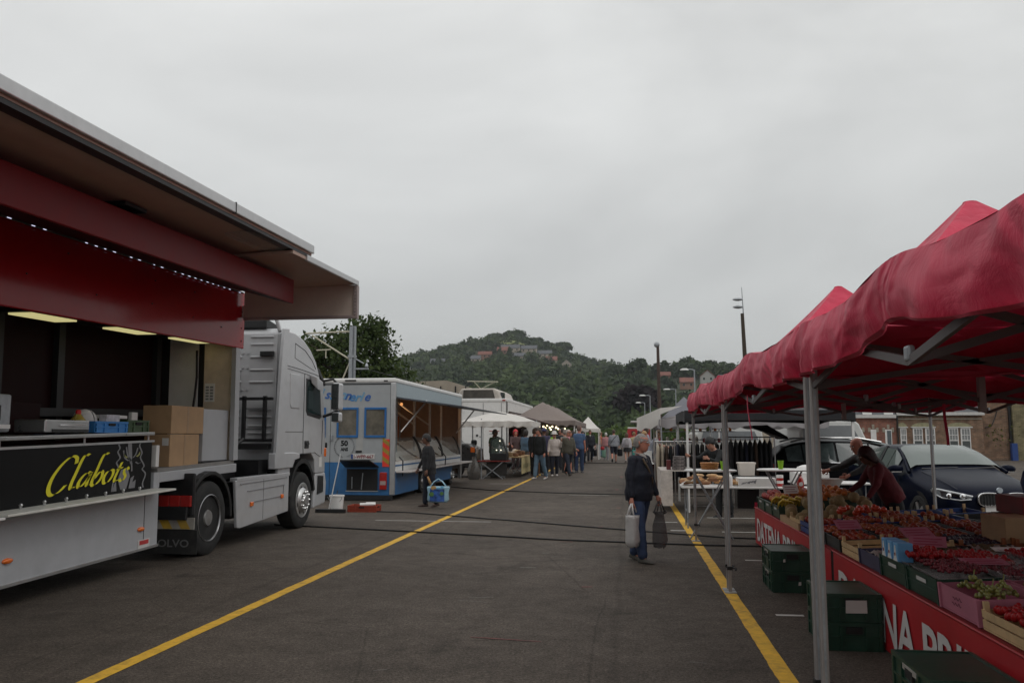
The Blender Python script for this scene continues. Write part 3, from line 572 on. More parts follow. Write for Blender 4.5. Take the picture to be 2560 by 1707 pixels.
# things on the counter and the nose floor
def boxthing(name, label, cat, x0, x1, y0, y1, z0, z1, mat, group=None, rz=0, bev=.006):
    c = ((x0+x1)/2, (y0+y1)/2, z0); t = thing(name, label, cat, c, group)
    mb = MB(); mb.box(x0, x1, y0, y1, z0, z1); mb.build('body', mat, t, bevel=bev); return t
t = boxthing('cardboard_box', 'lower brown cardboard box with a white label on the trailer floor', 'box', -6.32, -5.95, 10.25, 11.0, 1.245, 1.67, m_card)
mb = MB(); mb.box(-6.06, -5.97, 10.246, 10.249, 1.52, 1.62); mb.build('label_sheet', m_white, t)
mb = MB(); mb.box(-5.95, -5.948, 10.6, 10.64, 1.25, 1.665); mb.build('tape', M('tape', (.36, .23, .13), .4), t)
t = boxthing('cardboard_box', 'upper brown cardboard box stacked on the other cardboard box', 'box', -6.36, -5.95, 10.26, 11.1, 1.678, 2.05, m_card)
mb = MB(); mb.box(-5.95, -5.948, 10.66, 10.7, 1.68, 2.045); mb.build('tape', M('tape', (.36, .23, .13), .4), t)
t = boxthing('fridge', 'white refrigerator beside the stacked cardboard boxes', 'fridge', -6.25, -5.96, 11.12, 11.86, 1.28, 2.03, m_lgrey)
mb = MB(); mb.box(-5.962, -5.956, 11.115, 11.865, 1.27, 1.295); mb.build('kick_strip', m_black, t)
boxthing('white_slab', 'white upright board at the front corner of the black sign', 'board', -5.93, -5.86, 9.79, 9.86, 1.26, 1.53, m_white)
def crate(name, label, loc, sx, sy, h, mat, group=None, wall=.012, ribs=True, cat='crate', handle=True, slats=0):
    t = thing(name, label, cat, loc, group); x, y, z = loc; hx, hy = sx/2, sy/2
    mb = MB(); mb.box(x-hx, x+hx, y-hy, y+hy, z, z+.012)
    for s_ in (-1, 1):
        if slats:
            for k in range(slats):
                a = z+.02+(h-.03)*k/slats; b = a+(h-.03)/slats*.72
                mb.box(x+s_*(hx-wall) if s_ > 0 else x-hx, x+hx if s_ > 0 else x-hx+wall, y-hy, y+hy, a, b)
                mb.box(x-hx+wall, x+hx-wall, y+s_*(hy-wall) if s_ > 0 else y-hy, y+hy if s_ > 0 else y-hy+wall, a, b)
        else:
            mb.box(x+hx-wall if s_ > 0 else x-hx, x+hx if s_ > 0 else x-hx+wall, y-hy, y+hy, z+.012, z+h)
            mb.box(x-hx+wall, x+hx-wall, y+hy-wall if s_ > 0 else y-hy, y+hy if s_ > 0 else y-hy+wall, z+.012, z+h)
    mb.build('basket', mat, t)
    mb = MB(); w_ = .014
    for s_ in (-1, 1):
        mb.box(x-hx-.008, x+hx+.008, y+s_*hy-w_/2-.002, y+s_*hy+w_/2+.002, z+h-.022, z+h+.002); mb.box(x+s_*hx-w_/2-.002, x+s_*hx+w_/2+.002, y-hy+.008, y+hy-.008, z+h-.0222, z+h+.0022)
    mb.build('rim', mat, t)
    if ribs:
        mb = MB()
        for s_ in (-1, 1):
            for k in (-.92, -.45, .45, .92):
                mb.box(x+k*hx-.012, x+k*hx+.012, y+s_*hy-.012, y+s_*hy+.012, z+.01, z+h-.024); mb.box(x+s_*hx-.012, x+s_*hx+.012, y+k*hy-.012, y+k*hy+.012, z+.01, z+h-.024)
            mb.box(x-hx-.006, x+hx+.006, y+s_*hy-.009, y+s_*hy+.009, z+h*.45, z+h*.45+.016); mb.box(x+s_*hx-.009, x+s_*hx+.009, y-hy-.006, y+hy+.006, z+h*.45, z+h*.45+.016)
        mb.build('ribs', mat, t)
    if handle:
        mb = MB()
        for s_ in (-1, 1): mb.box(x+s_*hx-.013, x+s_*hx+.013, y-.06, y+.06, z+h*.62, z+h*.85); mb.box(x-.06, x+.06, y+s_*hy-.013, y+s_*hy+.013, z+h*.62, z+h*.85)
        mb.split('handle_hole', m_dark, t)
    return t
crate('plastic_crate', 'bright blue plastic crate on the catering trailer counter', (-6.18, 9.1, 1.685), .3, .62, .13, m_blue)
crate('plastic_crate', 'dark green plastic crate beside the blue one on the trailer counter', (-6.2, 9.67, 1.69), .3, .46, .15, M('olive_crate', (.04, .075, .03), .5))
crate('plastic_crate', 'blue plastic crate farther back on the trailer counter behind the steel box', (-6.62, 8.9, 1.69), .25, .5, .13, M('sky_crate', (.02, .13, .36), .5))
t = boxthing('steel_machine', 'stainless steel box appliance on the trailer counter', 'appliance', -6.35, -5.98, 7.9, 8.62, 1.685, 1.82, m_steel, bev=.015)
mb = MB(); mb.tube([(-5.965, 8.1, 1.76), (-5.965, 8.56, 1.765)], .014, 8); mb.build('handle', m_chrome, t)
mb = MB(); mb.box(-5.979, -5.972, 8.0, 8.6, 1.69, 1.72); mb.build('base_strip', m_black, t)
t = boxthing('steel_machine', 'grey steel machine with a control panel at the left end of the counter', 'appliance', -6.6, -6.1, 6.6, 7.55, 1.685, 2.06, m_galv, bev=.02)
mb = MB(); mb.box(-6.1, -6.09, 7.0, 7.4, 1.8, 1.95); mb.build('control_panel', m_black, t)
mb = MB(); mb.box(-6.1, -6.06, 6.9, 7.5, 1.72, 1.76); mb.build('tray', m_white, t)
t = thing('oil_bottle', 'yellow oil bottle with red cap on the trailer counter', 'bottle', (-6.2, 8.72, 1.685)); mb = MB(); mb.lathe((-6.2, 8.72, 1.69), [(.08, 0), (.095, .05), (.09, .13), (.05, .18), (.025, .21)], 12); mb.build('bottle', M('oil_yellow', (.35, .26, .05), .2, coat=.5), t, smooth=40)
mb = MB(); mb.lathe((-6.2, 8.72, 1.895), [(.03, 0), (.03, .035), (.02, .05)], 10); mb.build('cap', M('cap_red', (.6, .02, .02), .4), t)
mb = MB(); q = [[(-6.3+.13*math.sin(p)*math.cos(a)*(1+.2*noise.noise((a, p, 3))), 8.98+.15*math.sin(p)*math.sin(a)*(1+.25*noise.noise((a, p, 1))), 1.83+.13*math.cos(p)) for a in np.linspace(0, 6.28, 14)] for p in np.linspace(.1, 3.0, 8)]; mb.grid(q); tag(mb.build('crumpled_bag', M('plastic_white', (.72, .7, .68), .5, trans=.2), smooth=True), 'white crumpled plastic bag in the blue crate on the trailer counter', 'bag')
boxthing('snack_box', 'small pink and pale blue box standing in the blue crate', 'box', -6.2, -6.1, 9.1, 9.36, 1.72, 1.9, M('box_pale', (.5, .5, .55), .6, var=.35, scale=14))
boxthing('white_tray', 'white tray lying over the blue crate on the trailer counter', 'tray', -6.42, -6.22, 9.2, 9.7, 1.86, 1.9, m_white)
t = boxthing('cream_box', 'cream paper box on the back shelf deep inside the trailer', 'box', -7.0, -6.9, 7.75, 8.2, 2.02, 2.3, M('dim_cream', (.2, .16, .13), .7))
mb = MB(); mb.lathe((-6.9, 7.7, 2.18), [(.18, -.05), (.18, .05)], 20, 'y'); tag(mb.build('platter', M('dim_cream', (.2, .16, .13), .7)), 'round cream platter beside the paper box inside the trailer', 'platter')
boxthing('red_panel_box', 'dark red box left of the counter crates in the trailer', 'box', -6.95, -6.7, 8.2, 8.75, 1.69, 2.02, m_dred)
boxthing('menu_stand', 'cream folded card standing left of the cardboard boxes', 'card', -6.35, -6.3, 9.92, 10.05, 1.7, 1.95, m_white)

# ------------------------------------------------------------------ lorry tractor
T = thing('lorry_tractor', 'silver lorry cab and tractor unit coupled to the catering trailer', 'lorry', (-5.8, 13, 0))
XR, XL = -5.8, -8.28
prof = [(13.5, 1.08), (13.5, 2.8), (13.48, 3.42), (13.56, 3.5), (13.95, 3.5), (14.35, 3.42), (14.7, 3.27), (14.98, 3.07), (15.14, 2.86), (15.2, 2.76), (15.36, 2.72), (15.5, 2.05), (15.56, 1.7), (15.58, 1.1), (15.58, .95), (15.05, .95), (15.02, 1.2), (14.85, 1.32), (14.2, 1.32), (13.98, 1.1)]
def shr(k, d): return [(14.4+(y-14.4)*k, (z-d) if z > 2.5 else z) for y, z in prof]
mb = MB(); P3 = lambda x, q: [(x, y, z) for y, z in q]
mb.loft([P3(XR-.0, shr(.985, .05)), P3(XR-.05, shr(.997, .015)), P3(XR-.14, prof), P3(XL+.14, prof), P3(XL+.05, shr(.997, .015)), P3(XL, shr(.985, .05))]); mb.build('cab_body', m_silver, T, smooth=28, bevel=.012)
def groove(pts, w=.012, name='panel_seam', x=XR+.002):
    mb = MB()
    for a, b in zip(pts[:-1], pts[1:]): mb.bar((x, a[0], a[1]), (x, b[0], b[1]), w, .006)
    mb.build(name, M('seam_dark', (.05, .05, .052), .7), T)
groove([(13.62, 2.86), (14.2, 2.84), (14.9, 2.8), (15.12, 2.78)]); groove([(13.6, 2.81), (14.2, 2.79), (14.9, 2.75), (15.1, 2.73)], .008)
groove([(14.42, 2.78), (14.42, 1.6), (14.44, 1.32)]); groove([(13.6, 1.72), (14.42, 1.72)]); groove([(15.36, 1.3), (15.38, 1.95)], .01); groove([(13.98, 1.32), (15.0, 1.34), (15.3, 1.25)], .01)
groove([(13.95, 3.28), (14.4, 3.2), (14.75, 3.05), (14.95, 2.9)], .01); groove([(13.95, 3.28), (13.95, 3.02), (14.9, 2.86)], .006)
mb = MB(); mb.prism([(14.5, 2.7), (15.2, 2.66), (15.3, 2.0), (15.22, 1.96), (14.6, 2.02), (14.52, 2.1)], 'x', XR-.02, XR+.006); w_ = mb.build('side_window', m_black, T, bevel=.01)
mb = MB(); mb.prism([(14.55, 2.65), (15.16, 2.61), (15.25, 2.04), (14.63, 2.07), (14.57, 2.12)], 'x', XR+.004, XR+.010); mb.build('pane', m_gcab, w_)
q = [(13.76, 2.74), (14.2, 2.74), (14.3, 2.6), (14.3, 2.25), (14.22, 2.13), (13.84, 2.13), (13.78, 2.2)]
mb = MB(); mb.prism(q, 'x', XR-.02, XR+.012); mb.build('sleeper_panel', m_silver, T, bevel=.012, seg=3)
mb = MB(); mb.box(XR-.01, XR+.012, 14.5, 14.7, 1.42, 1.56); d_ = mb.build('door_handle_recess', m_black, T, bevel=.01)
mb = MB(); mb.box(XR+.013, XR+.03, 14.53, 14.67, 1.49, 1.52); mb.build('handle', m_black, d_)
mb = MB(); mb.loft([[(XR+.02+.1*k, y, z) for y, z in q2] for k, q2 in ((0, [(14.62, 2.78), (15.02, 2.72), (15.0, 2.6), (14.7, 2.62)]), (1, [(14.72, 2.74), (15.05, 2.66), (15.1, 2.48), (14.8, 2.5)]))]); mb.build('window_visor', m_silver, T, bevel=.015)
mb = MB(); mb.prism([(15.2, 2.86), (15.62, 2.62), (15.66, 2.66), (15.26, 2.95)], 'x', XL+.15, XR-.05); mb.build('sun_visor', m_black, T, bevel=.01)
mb = MB(); mb.prism([(15.37, 2.7), (15.52, 2.05), (15.54, 2.05), (15.39, 2.72)], 'x', XL+.14, XR-.1); mb.build('windscreen', m_gcab, T)
for z0, z1, y0, y1 in ((2.13, 2.66, 15.18, 15.48), (1.9, 2.1, 15.2, 15.46)):
    mb = MB(); mb.box(-5.56, -5.42, y0, y1, z0, z1); h_ = mb.build('wing_mirror', m_silver, T, bevel=.045, seg=3)
    mb = MB(); mb.box(-5.55, -5.43, y0-.012, y0-.004, z0+.03, z1-.03); mb.box(-5.555, -5.425, y0-.006, y0+.05, z0+.02, z1-.02); mb.build('mirror_glass', m_gdark, h_, bevel=.03)
mb = MB(); mb.tube([(XR, 15.35, 2.7), (-5.62, 15.42, 2.74), (-5.5, 15.4, 2.62)], .025, 8); mb.tube([(XR, 15.42, 2.02), (-5.62, 15.42, 2.08), (-5.5, 15.4, 2.14)], .03, 8); mb.build('mirror_arm', m_black, T)
# rear wall details
mb = MB(); mb.box(XL+.1, XR-.12, 13.46, 13.5, 1.15, 3.4); mb.build('rear_panel', m_silver, T, bevel=.01)
for z in (3.33, 3.2, 2.98, 2.76, 2.55, 2.08, 1.95, 1.8, 1.68):
    for x0, x1 in ((-6.4, -5.98), (-7.2, -6.55), (-7.9, -7.4)):
        mb = MB(); mb.box(x0, x1, 13.44, 13.459, z, z+.035); mb.build('rib', m_silver, T, bevel=.01)
for z in (3.05, 2.8, 2.42):
    for x in (-6.55, -6.46): mb = MB(); mb.box(x, x+.035, 13.445, 13.459, z, z+.035); mb.build('stud', m_silver, T)
mb = MB(); mb.box(-6.85, -6.58, 13.43, 13.459, 2.15, 2.72); mb.build('rear_window', m_gdark, T, bevel=.05, seg=3)
mb = MB(); mb.box(-6.2, -5.96, 13.38, 13.455, 3.0, 3.09); mb.build('rear_lamp', m_black, T, bevel=.01)
mb = MB()
for x in (-6.42, -6.05): mb.box(x-.03, x+.03, 13.3, 13.36, 1.55, 2.32)
for z in (2.25, 1.55): mb.box(-6.52, -5.92, 13.3, 13.38, z, z+.05)
mb.box(-6.5, -5.95, 13.28, 13.42, 1.42, 1.52)
for z in (1.75, 1.95, 2.1): mb.box(-6.42, -6.05, 13.32, 13.34, z, z+.015)
mb.build('rear_ladder_frame', m_black, T, bevel=.006)
mb = MB(); mb.prism([(13.2, 1.1), (13.56, 1.1), (13.58, 2.9), (13.62, 3.5), (13.42, 3.48), (13.34, 2.9)], 'x', XR-.03, XR+.03); mb.build('side_deflector', m_silver, T, bevel=.012)
mb = MB(); mb.prism([(13.5, 3.5), (13.5, 3.68), (14.1, 3.6), (14.3, 3.46)], 'x', XL+.2, XR-.35); mb.build('roof_box', m_black, T, bevel=.02)
mb = MB(); mb.tube([(-5.9, 13.5, 3.45), (-5.95, 13.45, 3.66), (-6.0, 13.5, 3.75)], .035, 8); mb.build('roof_bracket', m_silver, T)
mb = MB(); mb.prism([(13.2, 1.1), (13.2, 1.36), (14.0, 1.36), (14.25, 1.33), (14.25, 1.25), (14.0, 1.22), (13.95, 1.1)], 'x', XR-.1, XR+.025); mb.build('cab_skirt', m_silver, T, bevel=.015)
# chassis, side fairing, wheels
mb = MB(); mb.box(-8.0, -6.1, 10.6, 15.2, .55, .95); mb.box(-8.1, -5.95, 12.0, 13.5, .4, .95); mb.box(-7.5, -6.4, 11.2, 13.2, .95, 1.2); mb.box(-8.0, -6.0, 13.05, 13.4, .95, 1.25); mb.box(-7.0, -6.0, 13.5, 15.4, .5, 1.05); mb.build('chassis', m_black, T)
mb = MB(); mb.tube([(-6.3, 13.1, 1.6), (-6.5, 12.6, 1.25), (-6.4, 12.2, 1.2), (-6.7, 11.9, 1.3)], .025, 6); mb.build('air_lines', m_black, T)
mb = MB(); mb.prism([(11.85, .98), (13.85, 1.0), (13.85, .36), (12.05, .26), (11.95, .28)], 'x', XR-.05, XR+.0); f_ = mb.build('side_fairing', m_silver, T, bevel=.012)
mb = MB(); mb.box(XR-.12, XR+.003, 11.9, 13.88, .96, 1.02); mb.build('fairing_step', m_silver, f_, bevel=.008)
mb = MB(); mb.box(XR-.06, XR-.01, 13.4, 13.9, 1.02, 1.1); mb.build('fairing_tail', m_silver, f_, bevel=.008)
for a, b in (((12.25, .8), (13.65, .82)), ((12.35, .62), (13.6, .64)), ((13.62, .82), (13.6, .64)), ((12.0, .92), (13.75, .94))):
    mb = MB(); mb.bar((XR+.004, a[0], a[1]), (XR+.004, b[0], b[1]), .014, .01); mb.build('crease', M('seam_grey', (.2, .2, .21), .6), f_)
mb = MB(); mb.box(XR, XR+.003, 12.83, 12.836, .32, .96); mb.build('joint', M('seam_dark', (.05, .05, .052), .7), f_)
for y, z in ((12.35, .56), (13.5, .6)): mb = MB(); mb.box(XR, XR+.025, y, y+.1, z, z+.07); mb.build('side_marker', m_orange, T, bevel=.012)
def wheel(T, y, x, r, deep, name='wheel', wid=.3, z=None):
    mb = MB(); mb.lathe((x, y, r), [(r*.58, -wid), (r*.93, -wid), (r, -wid*.88), (r, -.05), (r*.985, -.02), (r*.93, .0), (r*.68, .012), (r*.6, .0), (r*.58, -.02)], 40, 'x'); w = mb.build(name, m_rubber, T, smooth=35)
    mb = MB()
    if deep: pr = [(r*.64, .012), (r*.62, .018), (r*.6, .0), (r*.57, -.06), (r*.56, -.2), (r*.5, -.225)]
    else: pr = [(r*.62, .012), (r*.6, .015), (r*.57, -.01), (r*.5, -.05), (r*.43, .03), (r*.36, .06), (r*.2, .065), (r*.17, .09), (.01, .095)]
    mb.lathe((x, y, r), pr, 40, 'x', cap=not deep); rm = mb.build('rim', m_alu if not deep else M('rim_grey', (.34, .34, .35), .35, .8, dirt=(.06, .055, .05, .6)), w, smooth=35)
    if deep: mb = MB(); mb.lathe((x, y, r), [(r*.56, -.13), (r*.44, -.09), (r*.3, -.13), (r*.25, -.12), (r*.23, -.03), (r*.2, .0), (.01, .0)], 40, 'x'); mb.build('wheel_disc', M('disc_grey', (.27, .265, .26), .45, .4, dirt=(.04, .04, .04, .7), dscale=5), w, smooth=35)
    mb = MB()
    for k in range(10):
        a = k*math.pi/5; d = -.11 if deep else .055
        mb.lathe((x+d, y+math.cos(a)*r*.3, r+math.sin(a)*r*.3), [(.022, -.02), (.022, .03), (.012, .045)], 6, 'x')
    mb.split('wheel_nut', m_steel, w)
    mb = MB()
    for k in range(8 if not deep else 5):
        a = k*math.pi/(4 if not deep else 2.5)+.3; d = -.082 if deep else .008
        mb.lathe((x+d, y+math.cos(a)*r*(.45), r+math.sin(a)*r*(.45)), [(.04, -.01), (.04, .004)], 10, 'x')
    mb.split('hand_hole', m_dark, w)
    return w
wheel(T, 11.08, XR, .51, True, wid=.32); wheel(T, 11.08, XR-.35, .51, True, wid=.3); wheel(T, 14.5, XR-.02, .5, False); wheel(T, 14.5, XL+.02, .5, False); wheel(T, 11.08, XL+.05, .51, True)
arc = [(11.08+.66*math.cos(a), .5+.66*math.sin(a)) for a in np.linspace(-.05, math.pi*.98, 14)]; arc2 = [(11.08+.6*math.cos(a), .5+.6*math.sin(a)) for a in np.linspace(-.05, math.pi*.98, 14)][::-1]
mb = MB(); mb.prism(arc+arc2, 'x', XR-.6, XR+.02); mb.build('mudguard', m_black, T, bevel=.01)
arc = [(14.5+.62*math.cos(a), .5+.74*math.sin(a)) for a in np.linspace(.2, math.pi*.95, 12)]; arc2 = [(14.5+.55*math.cos(a), .5+.66*math.sin(a)) for a in np.linspace(.2, math.pi*.95, 12)][::-1]
mb = MB(); mb.prism(arc+arc2, 'x', XR-.5, XR-.01); mb.build('front_mudguard', m_black, T)
mb = MB(); mb.prism([(15.05, .3), (15.66, .36), (15.7, .75), (15.62, .95), (15.12, .95)], 'x', XL+.1, XR-.01); mb.build('bumper', m_silver, T, bevel=.03, seg=3)
mb = MB(); mb.prism([(15.2, .55), (15.5, .58), (15.5, .88), (15.22, .9)], 'x', XR-.02, XR+.003); mb.build('step_recess', m_black, T)
mb = MB(); mb.box(XR-.02, XR+.01, 15.5, 15.62, 1.25, 1.42); mb.build('front_marker', m_orange, T, bevel=.02)
mb = MB(); mb.box(XR+.002, XR+.004, 15.25, 15.38, 1.06, 1.25); mb.build('sticker', m_white, T)
# rear face of the tractor under the trailer nose
mb = MB(); mb.box(-6.5, -5.72, 10.5, 10.56, .58, 1.15); mb.build('rear_guard', m_black, T, bevel=.02)
for i in range(3): mb = MB(); mb.box(-6.2+i*.155, -6.2+i*.155+.15, 10.455, 10.5, .71, .86); mb.build('tail_light', m_rlens, T, bevel=.012)
m_pl = M('warning_white', (.4, .38, .34), .6, dirt=(.1, .09, .08, .6)); m_py = M('warning_yellow', (.52, .33, .04), .6, dirt=(.1, .09, .06, .5))
mb = MB(); mb.box(-6.4, -5.68, 10.46, 10.48, .42, .57); p_ = mb.build('warning_plate', m_pl, T)
for k in range(3): mb = MB(); x = -6.36+k*.25; mb.add([(x, 10.457, .425), (x+.13, 10.457, .425), (x+.05, 10.457, .565), (x-.08+.0, 10.457, .565)], [(0, 1, 2, 3)]); mb.build('stripe', m_py, p_)
mb = MB(); mb.box(-6.5, -5.62, 10.44, 10.45, .1, .41); f_ = mb.build('mud_flap', m_rubber, T)
mb = MB(); put_text(mb, 'VOLVO', (-6.28, 10.437, .19), (1, 0, 0), (0, 0, 1), .55, .1, bold=.02); mb.build('flap_lettering', M('flap_grey', (.12, .12, .12), .7), f_)
# ------------------------------------------------------------------ blue and white fish trailer
T = thing('market_trailer', 'pale grey and blue market trailer with open serving side behind the lorry', 'food trailer', (-5.9, 20.8, 0))
m_tw = M('trailer_grey', (.34, .355, .365), .4, var=.05, coat=.2, dirt=(.25, .24, .23, .35))
m_tb = M('trailer_blue', (.025, .125, .30), .45, var=.15, coat=.1, dirt=(.06, .1, .16, .6))
m_or = M('orange_wall', (.5, .16, .05), .7, var=.15); m_frb = M('window_frame_blue', (.02, .125, .34), .4)
X0, X1, Y0, Y1 = -8.25, -5.9, 20.8, 29.6
mb = MB(); mb.box(X0, X1, Y0, Y0+.05, .97, 3.02); mb.build('rear_wall', m_tw, T)
mb = MB(); mb.box(X0, X1, Y0+.001, Y0+.06, .14, .968); mb.build('rear_skirt', m_tb, T)
mb = MB(); mb.box(X0, X0+.05, Y0+.05, Y1, .3, 3.02); mb.build('far_side_wall', m_tw, T)
mb = MB(); mb.box(X0+.05, X1, Y1-.05, Y1, .3, 3.02); mb.build('front_wall', M('trailer_brownwall', (.22, .15, .11), .6), T)
mb = MB(); mb.box(X0-.02, X1+.02, Y0-.02, Y1+.02, 3.02, 3.14); mb.build('roof', m_white, T, bevel=.04, seg=3)
mb = MB(); mb.box(X1-.03, X1+.004, Y0+.12, Y1, 2.66, 3.018); mb.build('side_fascia', M('fascia_bluegrey', (.33, .39, .42), .4, var=.06), T)
for y in (Y0-.01, Y1-.1): mb = MB(); mb.box(X1-.12, X1+.008, y, y+.12, .14, 3.02); mb.build('corner_post', m_alu, T, bevel=.02)
mb = MB(); mb.box(X0, X1-.12, Y0-.006, Y0-.001, 2.97, 3.0); mb.build('roof_seam', m_black, T)
for x0, x1 in ((-8.2, -7.75), (-7.45, -6.87), (-6.71, -6.12)):
    mb = MB(); w_ = .05
    mb.box(x0, x1, Y0-.03, Y0, 2.32, 2.38); mb.box(x0, x1, Y0-.03, Y0, 1.6, 1.66); mb.box(x0, x0+.05, Y0-.0301, Y0, 1.6602, 2.3198); mb.box(x1-.05, x1, Y0-.0301, Y0, 1.6602, 2.3198)
    f_ = mb.build('window_frame', m_frb, T, bevel=.008)
    mb = MB(); mb.box(x0+.05, x1-.05, Y0-.012, Y0-.004, 1.66, 2.32); mb.build('pane', M('curtained_glass', (.13, .115, .09), .12, var=.5, scale=3), f_)
for x in (-7.62, -6.02): mb = MB(); mb.box(x-.005, x+.005, Y0-.004, Y0-.001, .16, 2.96); mb.build('door_seam', m_black, T)
mb = MB(); mb.box(-7.6, -7.55, Y0-.05, Y0-.001, 1.52, 1.68); mb.build('door_handle', m_galv, T, bevel=.01)
for x in (-7.5, -7.4): mb = MB(); mb.box(-7.25, -6.95, Y0-.03, Y0-.019, 3.06, 3.1); mb.build('roof_lamp', m_black, T); break
mb = MB(); mb.box(-6.2, -6.1, Y0-.03, Y0-.019, 3.05, 3.08); mb.build('roof_lamp', m_black, T)
mb = MB()
for i, ch in enumerate('Poissonnerie'):
    put_text(mb, ch, (-8.2+i*.135, Y0-.008, 2.66-.012*i+.02*math.sin(i*1.3)), (1, 0, -.1), (.08, 0, 1), None, .17 if ch not in 'Pi' else .24, m=i % 4, bold=.025, shear=.35)
mb.build('sign_lettering', [M('letter_a', (.05, .2, .45), .5), M('letter_b', (.1, .27, .46), .5), M('letter_c', (.15, .32, .48), .5), M('letter_d', (.03, .11, .36), .5)], T)
mb = MB(); put_text(mb, '50', (-7.33, Y0-.006, 1.385), (1, 0, 0), (0, 0, 1), .19, .145, bold=.04); put_text(mb, 'ANS', (-7.335, Y0-.006, 1.255), (1, 0, 0), (0, 0, 1), .2, .095, bold=.035); mb.build('anniversary_lettering', m_logo, T)
mb = MB()
for k in range(26):
    a = R(-235+k*11.6); 
    if abs(math.degrees(a)+90) < 8: continue
    c = (-7.235+.25*math.cos(a), Y0-.006, 1.37+.25*math.sin(a)); mb.bar(c, (c[0]+.05*math.cos(a+1.1), c[1], c[2]+.05*math.sin(a+1.1)), .022, .002)
mb.build('laurel_wreath', m_logo, T)
mb = MB(); put_text(mb, 'EN', (-8.12, Y0-.006, 1.34), (1, 0, 0), (0, 0, 1), .42, .13, bold=.03); put_text(mb, 'ES', (-8.05, Y0-.006, 1.17), (1, 0, 0), (0, 0, 1), .3, .09, bold=.02); mb.build('side_lettering', m_logo, T)
mb = MB(); mb.box(-7.05, -6.42, Y0-.02, Y0-.002, 1.05, 1.18); p_ = mb.build('number_plate', M('plate_white', (.6, .58, .56), .5), T, bevel=.004)
mb = MB(); mb.box(-7.045, -6.99, Y0-.0225, Y0-.0195, 1.055, 1.175); mb.build('plate_band', m_dblue, p_)
mb = MB(); put_text(mb, '1-WPP-667', (-6.97, Y0-.023, 1.068), (1, 0, 0), (0, 0, 1), .53, .092, bold=.03); mb.build('plate_lettering', M('plate_red_ink', (.2, .02, .03), .5), p_)
mb = MB(); mb.box(-6.21, -6.03, Y0-.012, Y0-.001, .86, 1.56); p_ = mb.build('marker_board', M('marker_red', (.72, .05, .03), .45), T)
for k in range(3):
    z = .9+k*.235; mb = MB(); mb.add([(-6.21, Y0-.0145, z+.13), (-6.03, Y0-.0145, z), (-6.03, Y0-.0145, z+.11), (-6.21, Y0-.0145, z+.24)], [(0, 1, 2, 3)]); mb.build('stripe', M('marker_olive', (.32, .22, .03), .5), p_)
mb = MB(); mb.box(-7.15, -6.33, Y0-.012, Y0-.0, .25, .8); h_ = mb.build('hatch_opening', m_dark, T)
mb = MB(); mb.box(-7.17, -6.31, Y0-.02, Y0-.002, .23, .25); mb.build('hatch_sill', m_alu, h_)
mb = MB(); mb.add([(-7.2, Y0-.01, .84), (-6.3, Y0-.01, .84), (-6.36, Y0-.62, 1.02), (-7.14, Y0-.62, 1.02), (-7.2, Y0-.01, .87), (-6.3, Y0-.01, .87), (-6.36, Y0-.62, 1.05), (-7.14, Y0-.62, 1.05)], [(0, 1, 2, 3), (4, 7, 6, 5), (0, 4, 5, 1), (1, 5, 6, 2), (2, 6, 7, 3), (3, 7, 4, 0)]); mb.build('hatch_lid', m_black, T)
mb = MB(); mb.tube([(-7.0, Y0-.03, .3), (-7.0, Y0-.03, .6)], .012, 6); mb.tube([(-6.75, Y0-.02, .28), (-6.72, Y0-.02, .7)], .014, 6); mb.split('hose', m_galv, h_)
mb = MB(); mb.box(-6.27, -6.08, Y0-.05, Y0, .28, .72); l_ = mb.build('tail_light', m_rlens, T, bevel=.015)
mb = MB(); mb.box(-6.25, -6.1, Y0-.056, Y0-.049, .4, .5); mb.build('clear_lens', M('lens_pale', (.4, .3, .28), .2), l_)
mb = MB(); mb.prism([(-6.92, 1.22), (-6.92, 1.6), (-6.74, 1.6), (-6.74, 1.22), (-6.83, 1.16)], 'y', Y0-.006, Y0-.001); mb.build('lower_panel', M('panel_smudged', (.38, .38, .37), .5, var=.2, scale=3), T)
mb = MB(); mb.box(-6.92, -6.76, Y0-.03, Y0, 1.22, 1.27); mb.build('latch', m_black, T)
mb = MB(); mb.box(-8.2, -5.95, Y0-.02, Y0+.1, .02, .13); mb.build('rear_bumper', m_black, T)
mb = MB(); mb.box(-8.0, -6.3, Y0+.3, Y1-.3, .2, .5); mb.build('chassis', m_black, T)
# serving side
mb = MB(); mb.box(X1-.03, X1+.002, Y0+.12, 23.3, .14, .74); mb.box(X1-.03, X1+.002, 24.6, 28.0, .22, .74); mb.build('side_skirt', m_tb, T)
mb = MB(); mb.box(X0, X1-.06, Y0+.06, Y1-.06, .5, .78); mb.build('floor', m_black, T)
mb = MB(); mb.box(X1-.25, X1+.36, Y0+.15, Y1+.2, .7, .745); mb.build('ledge', M('ledge_white', (.55, .52, .5), .5, dirt=(.3, .26, .24, .6)), T, bevel=.01)
mb = MB(); mb.box(X1-.28, X1-.02, Y0+.15, Y1-.1, .746, .98); mb.build('counter_front', m_white, T)
mb = MB(); mb.box(X1-.019, X1-.012, Y0+.15, Y1-.1, .86, .9); mb.build('blue_stripe', m_tb, T)
mb = MB(); mb.box(X1-.9, X1-.29, Y0+.15, Y1-.1, .75, .96); mb.build('counter_body', m_white, T)
m_ice = M('ice_display', (.6, .58, .55), .6, var=.2, scale=9, bump=.5, bscale=25)
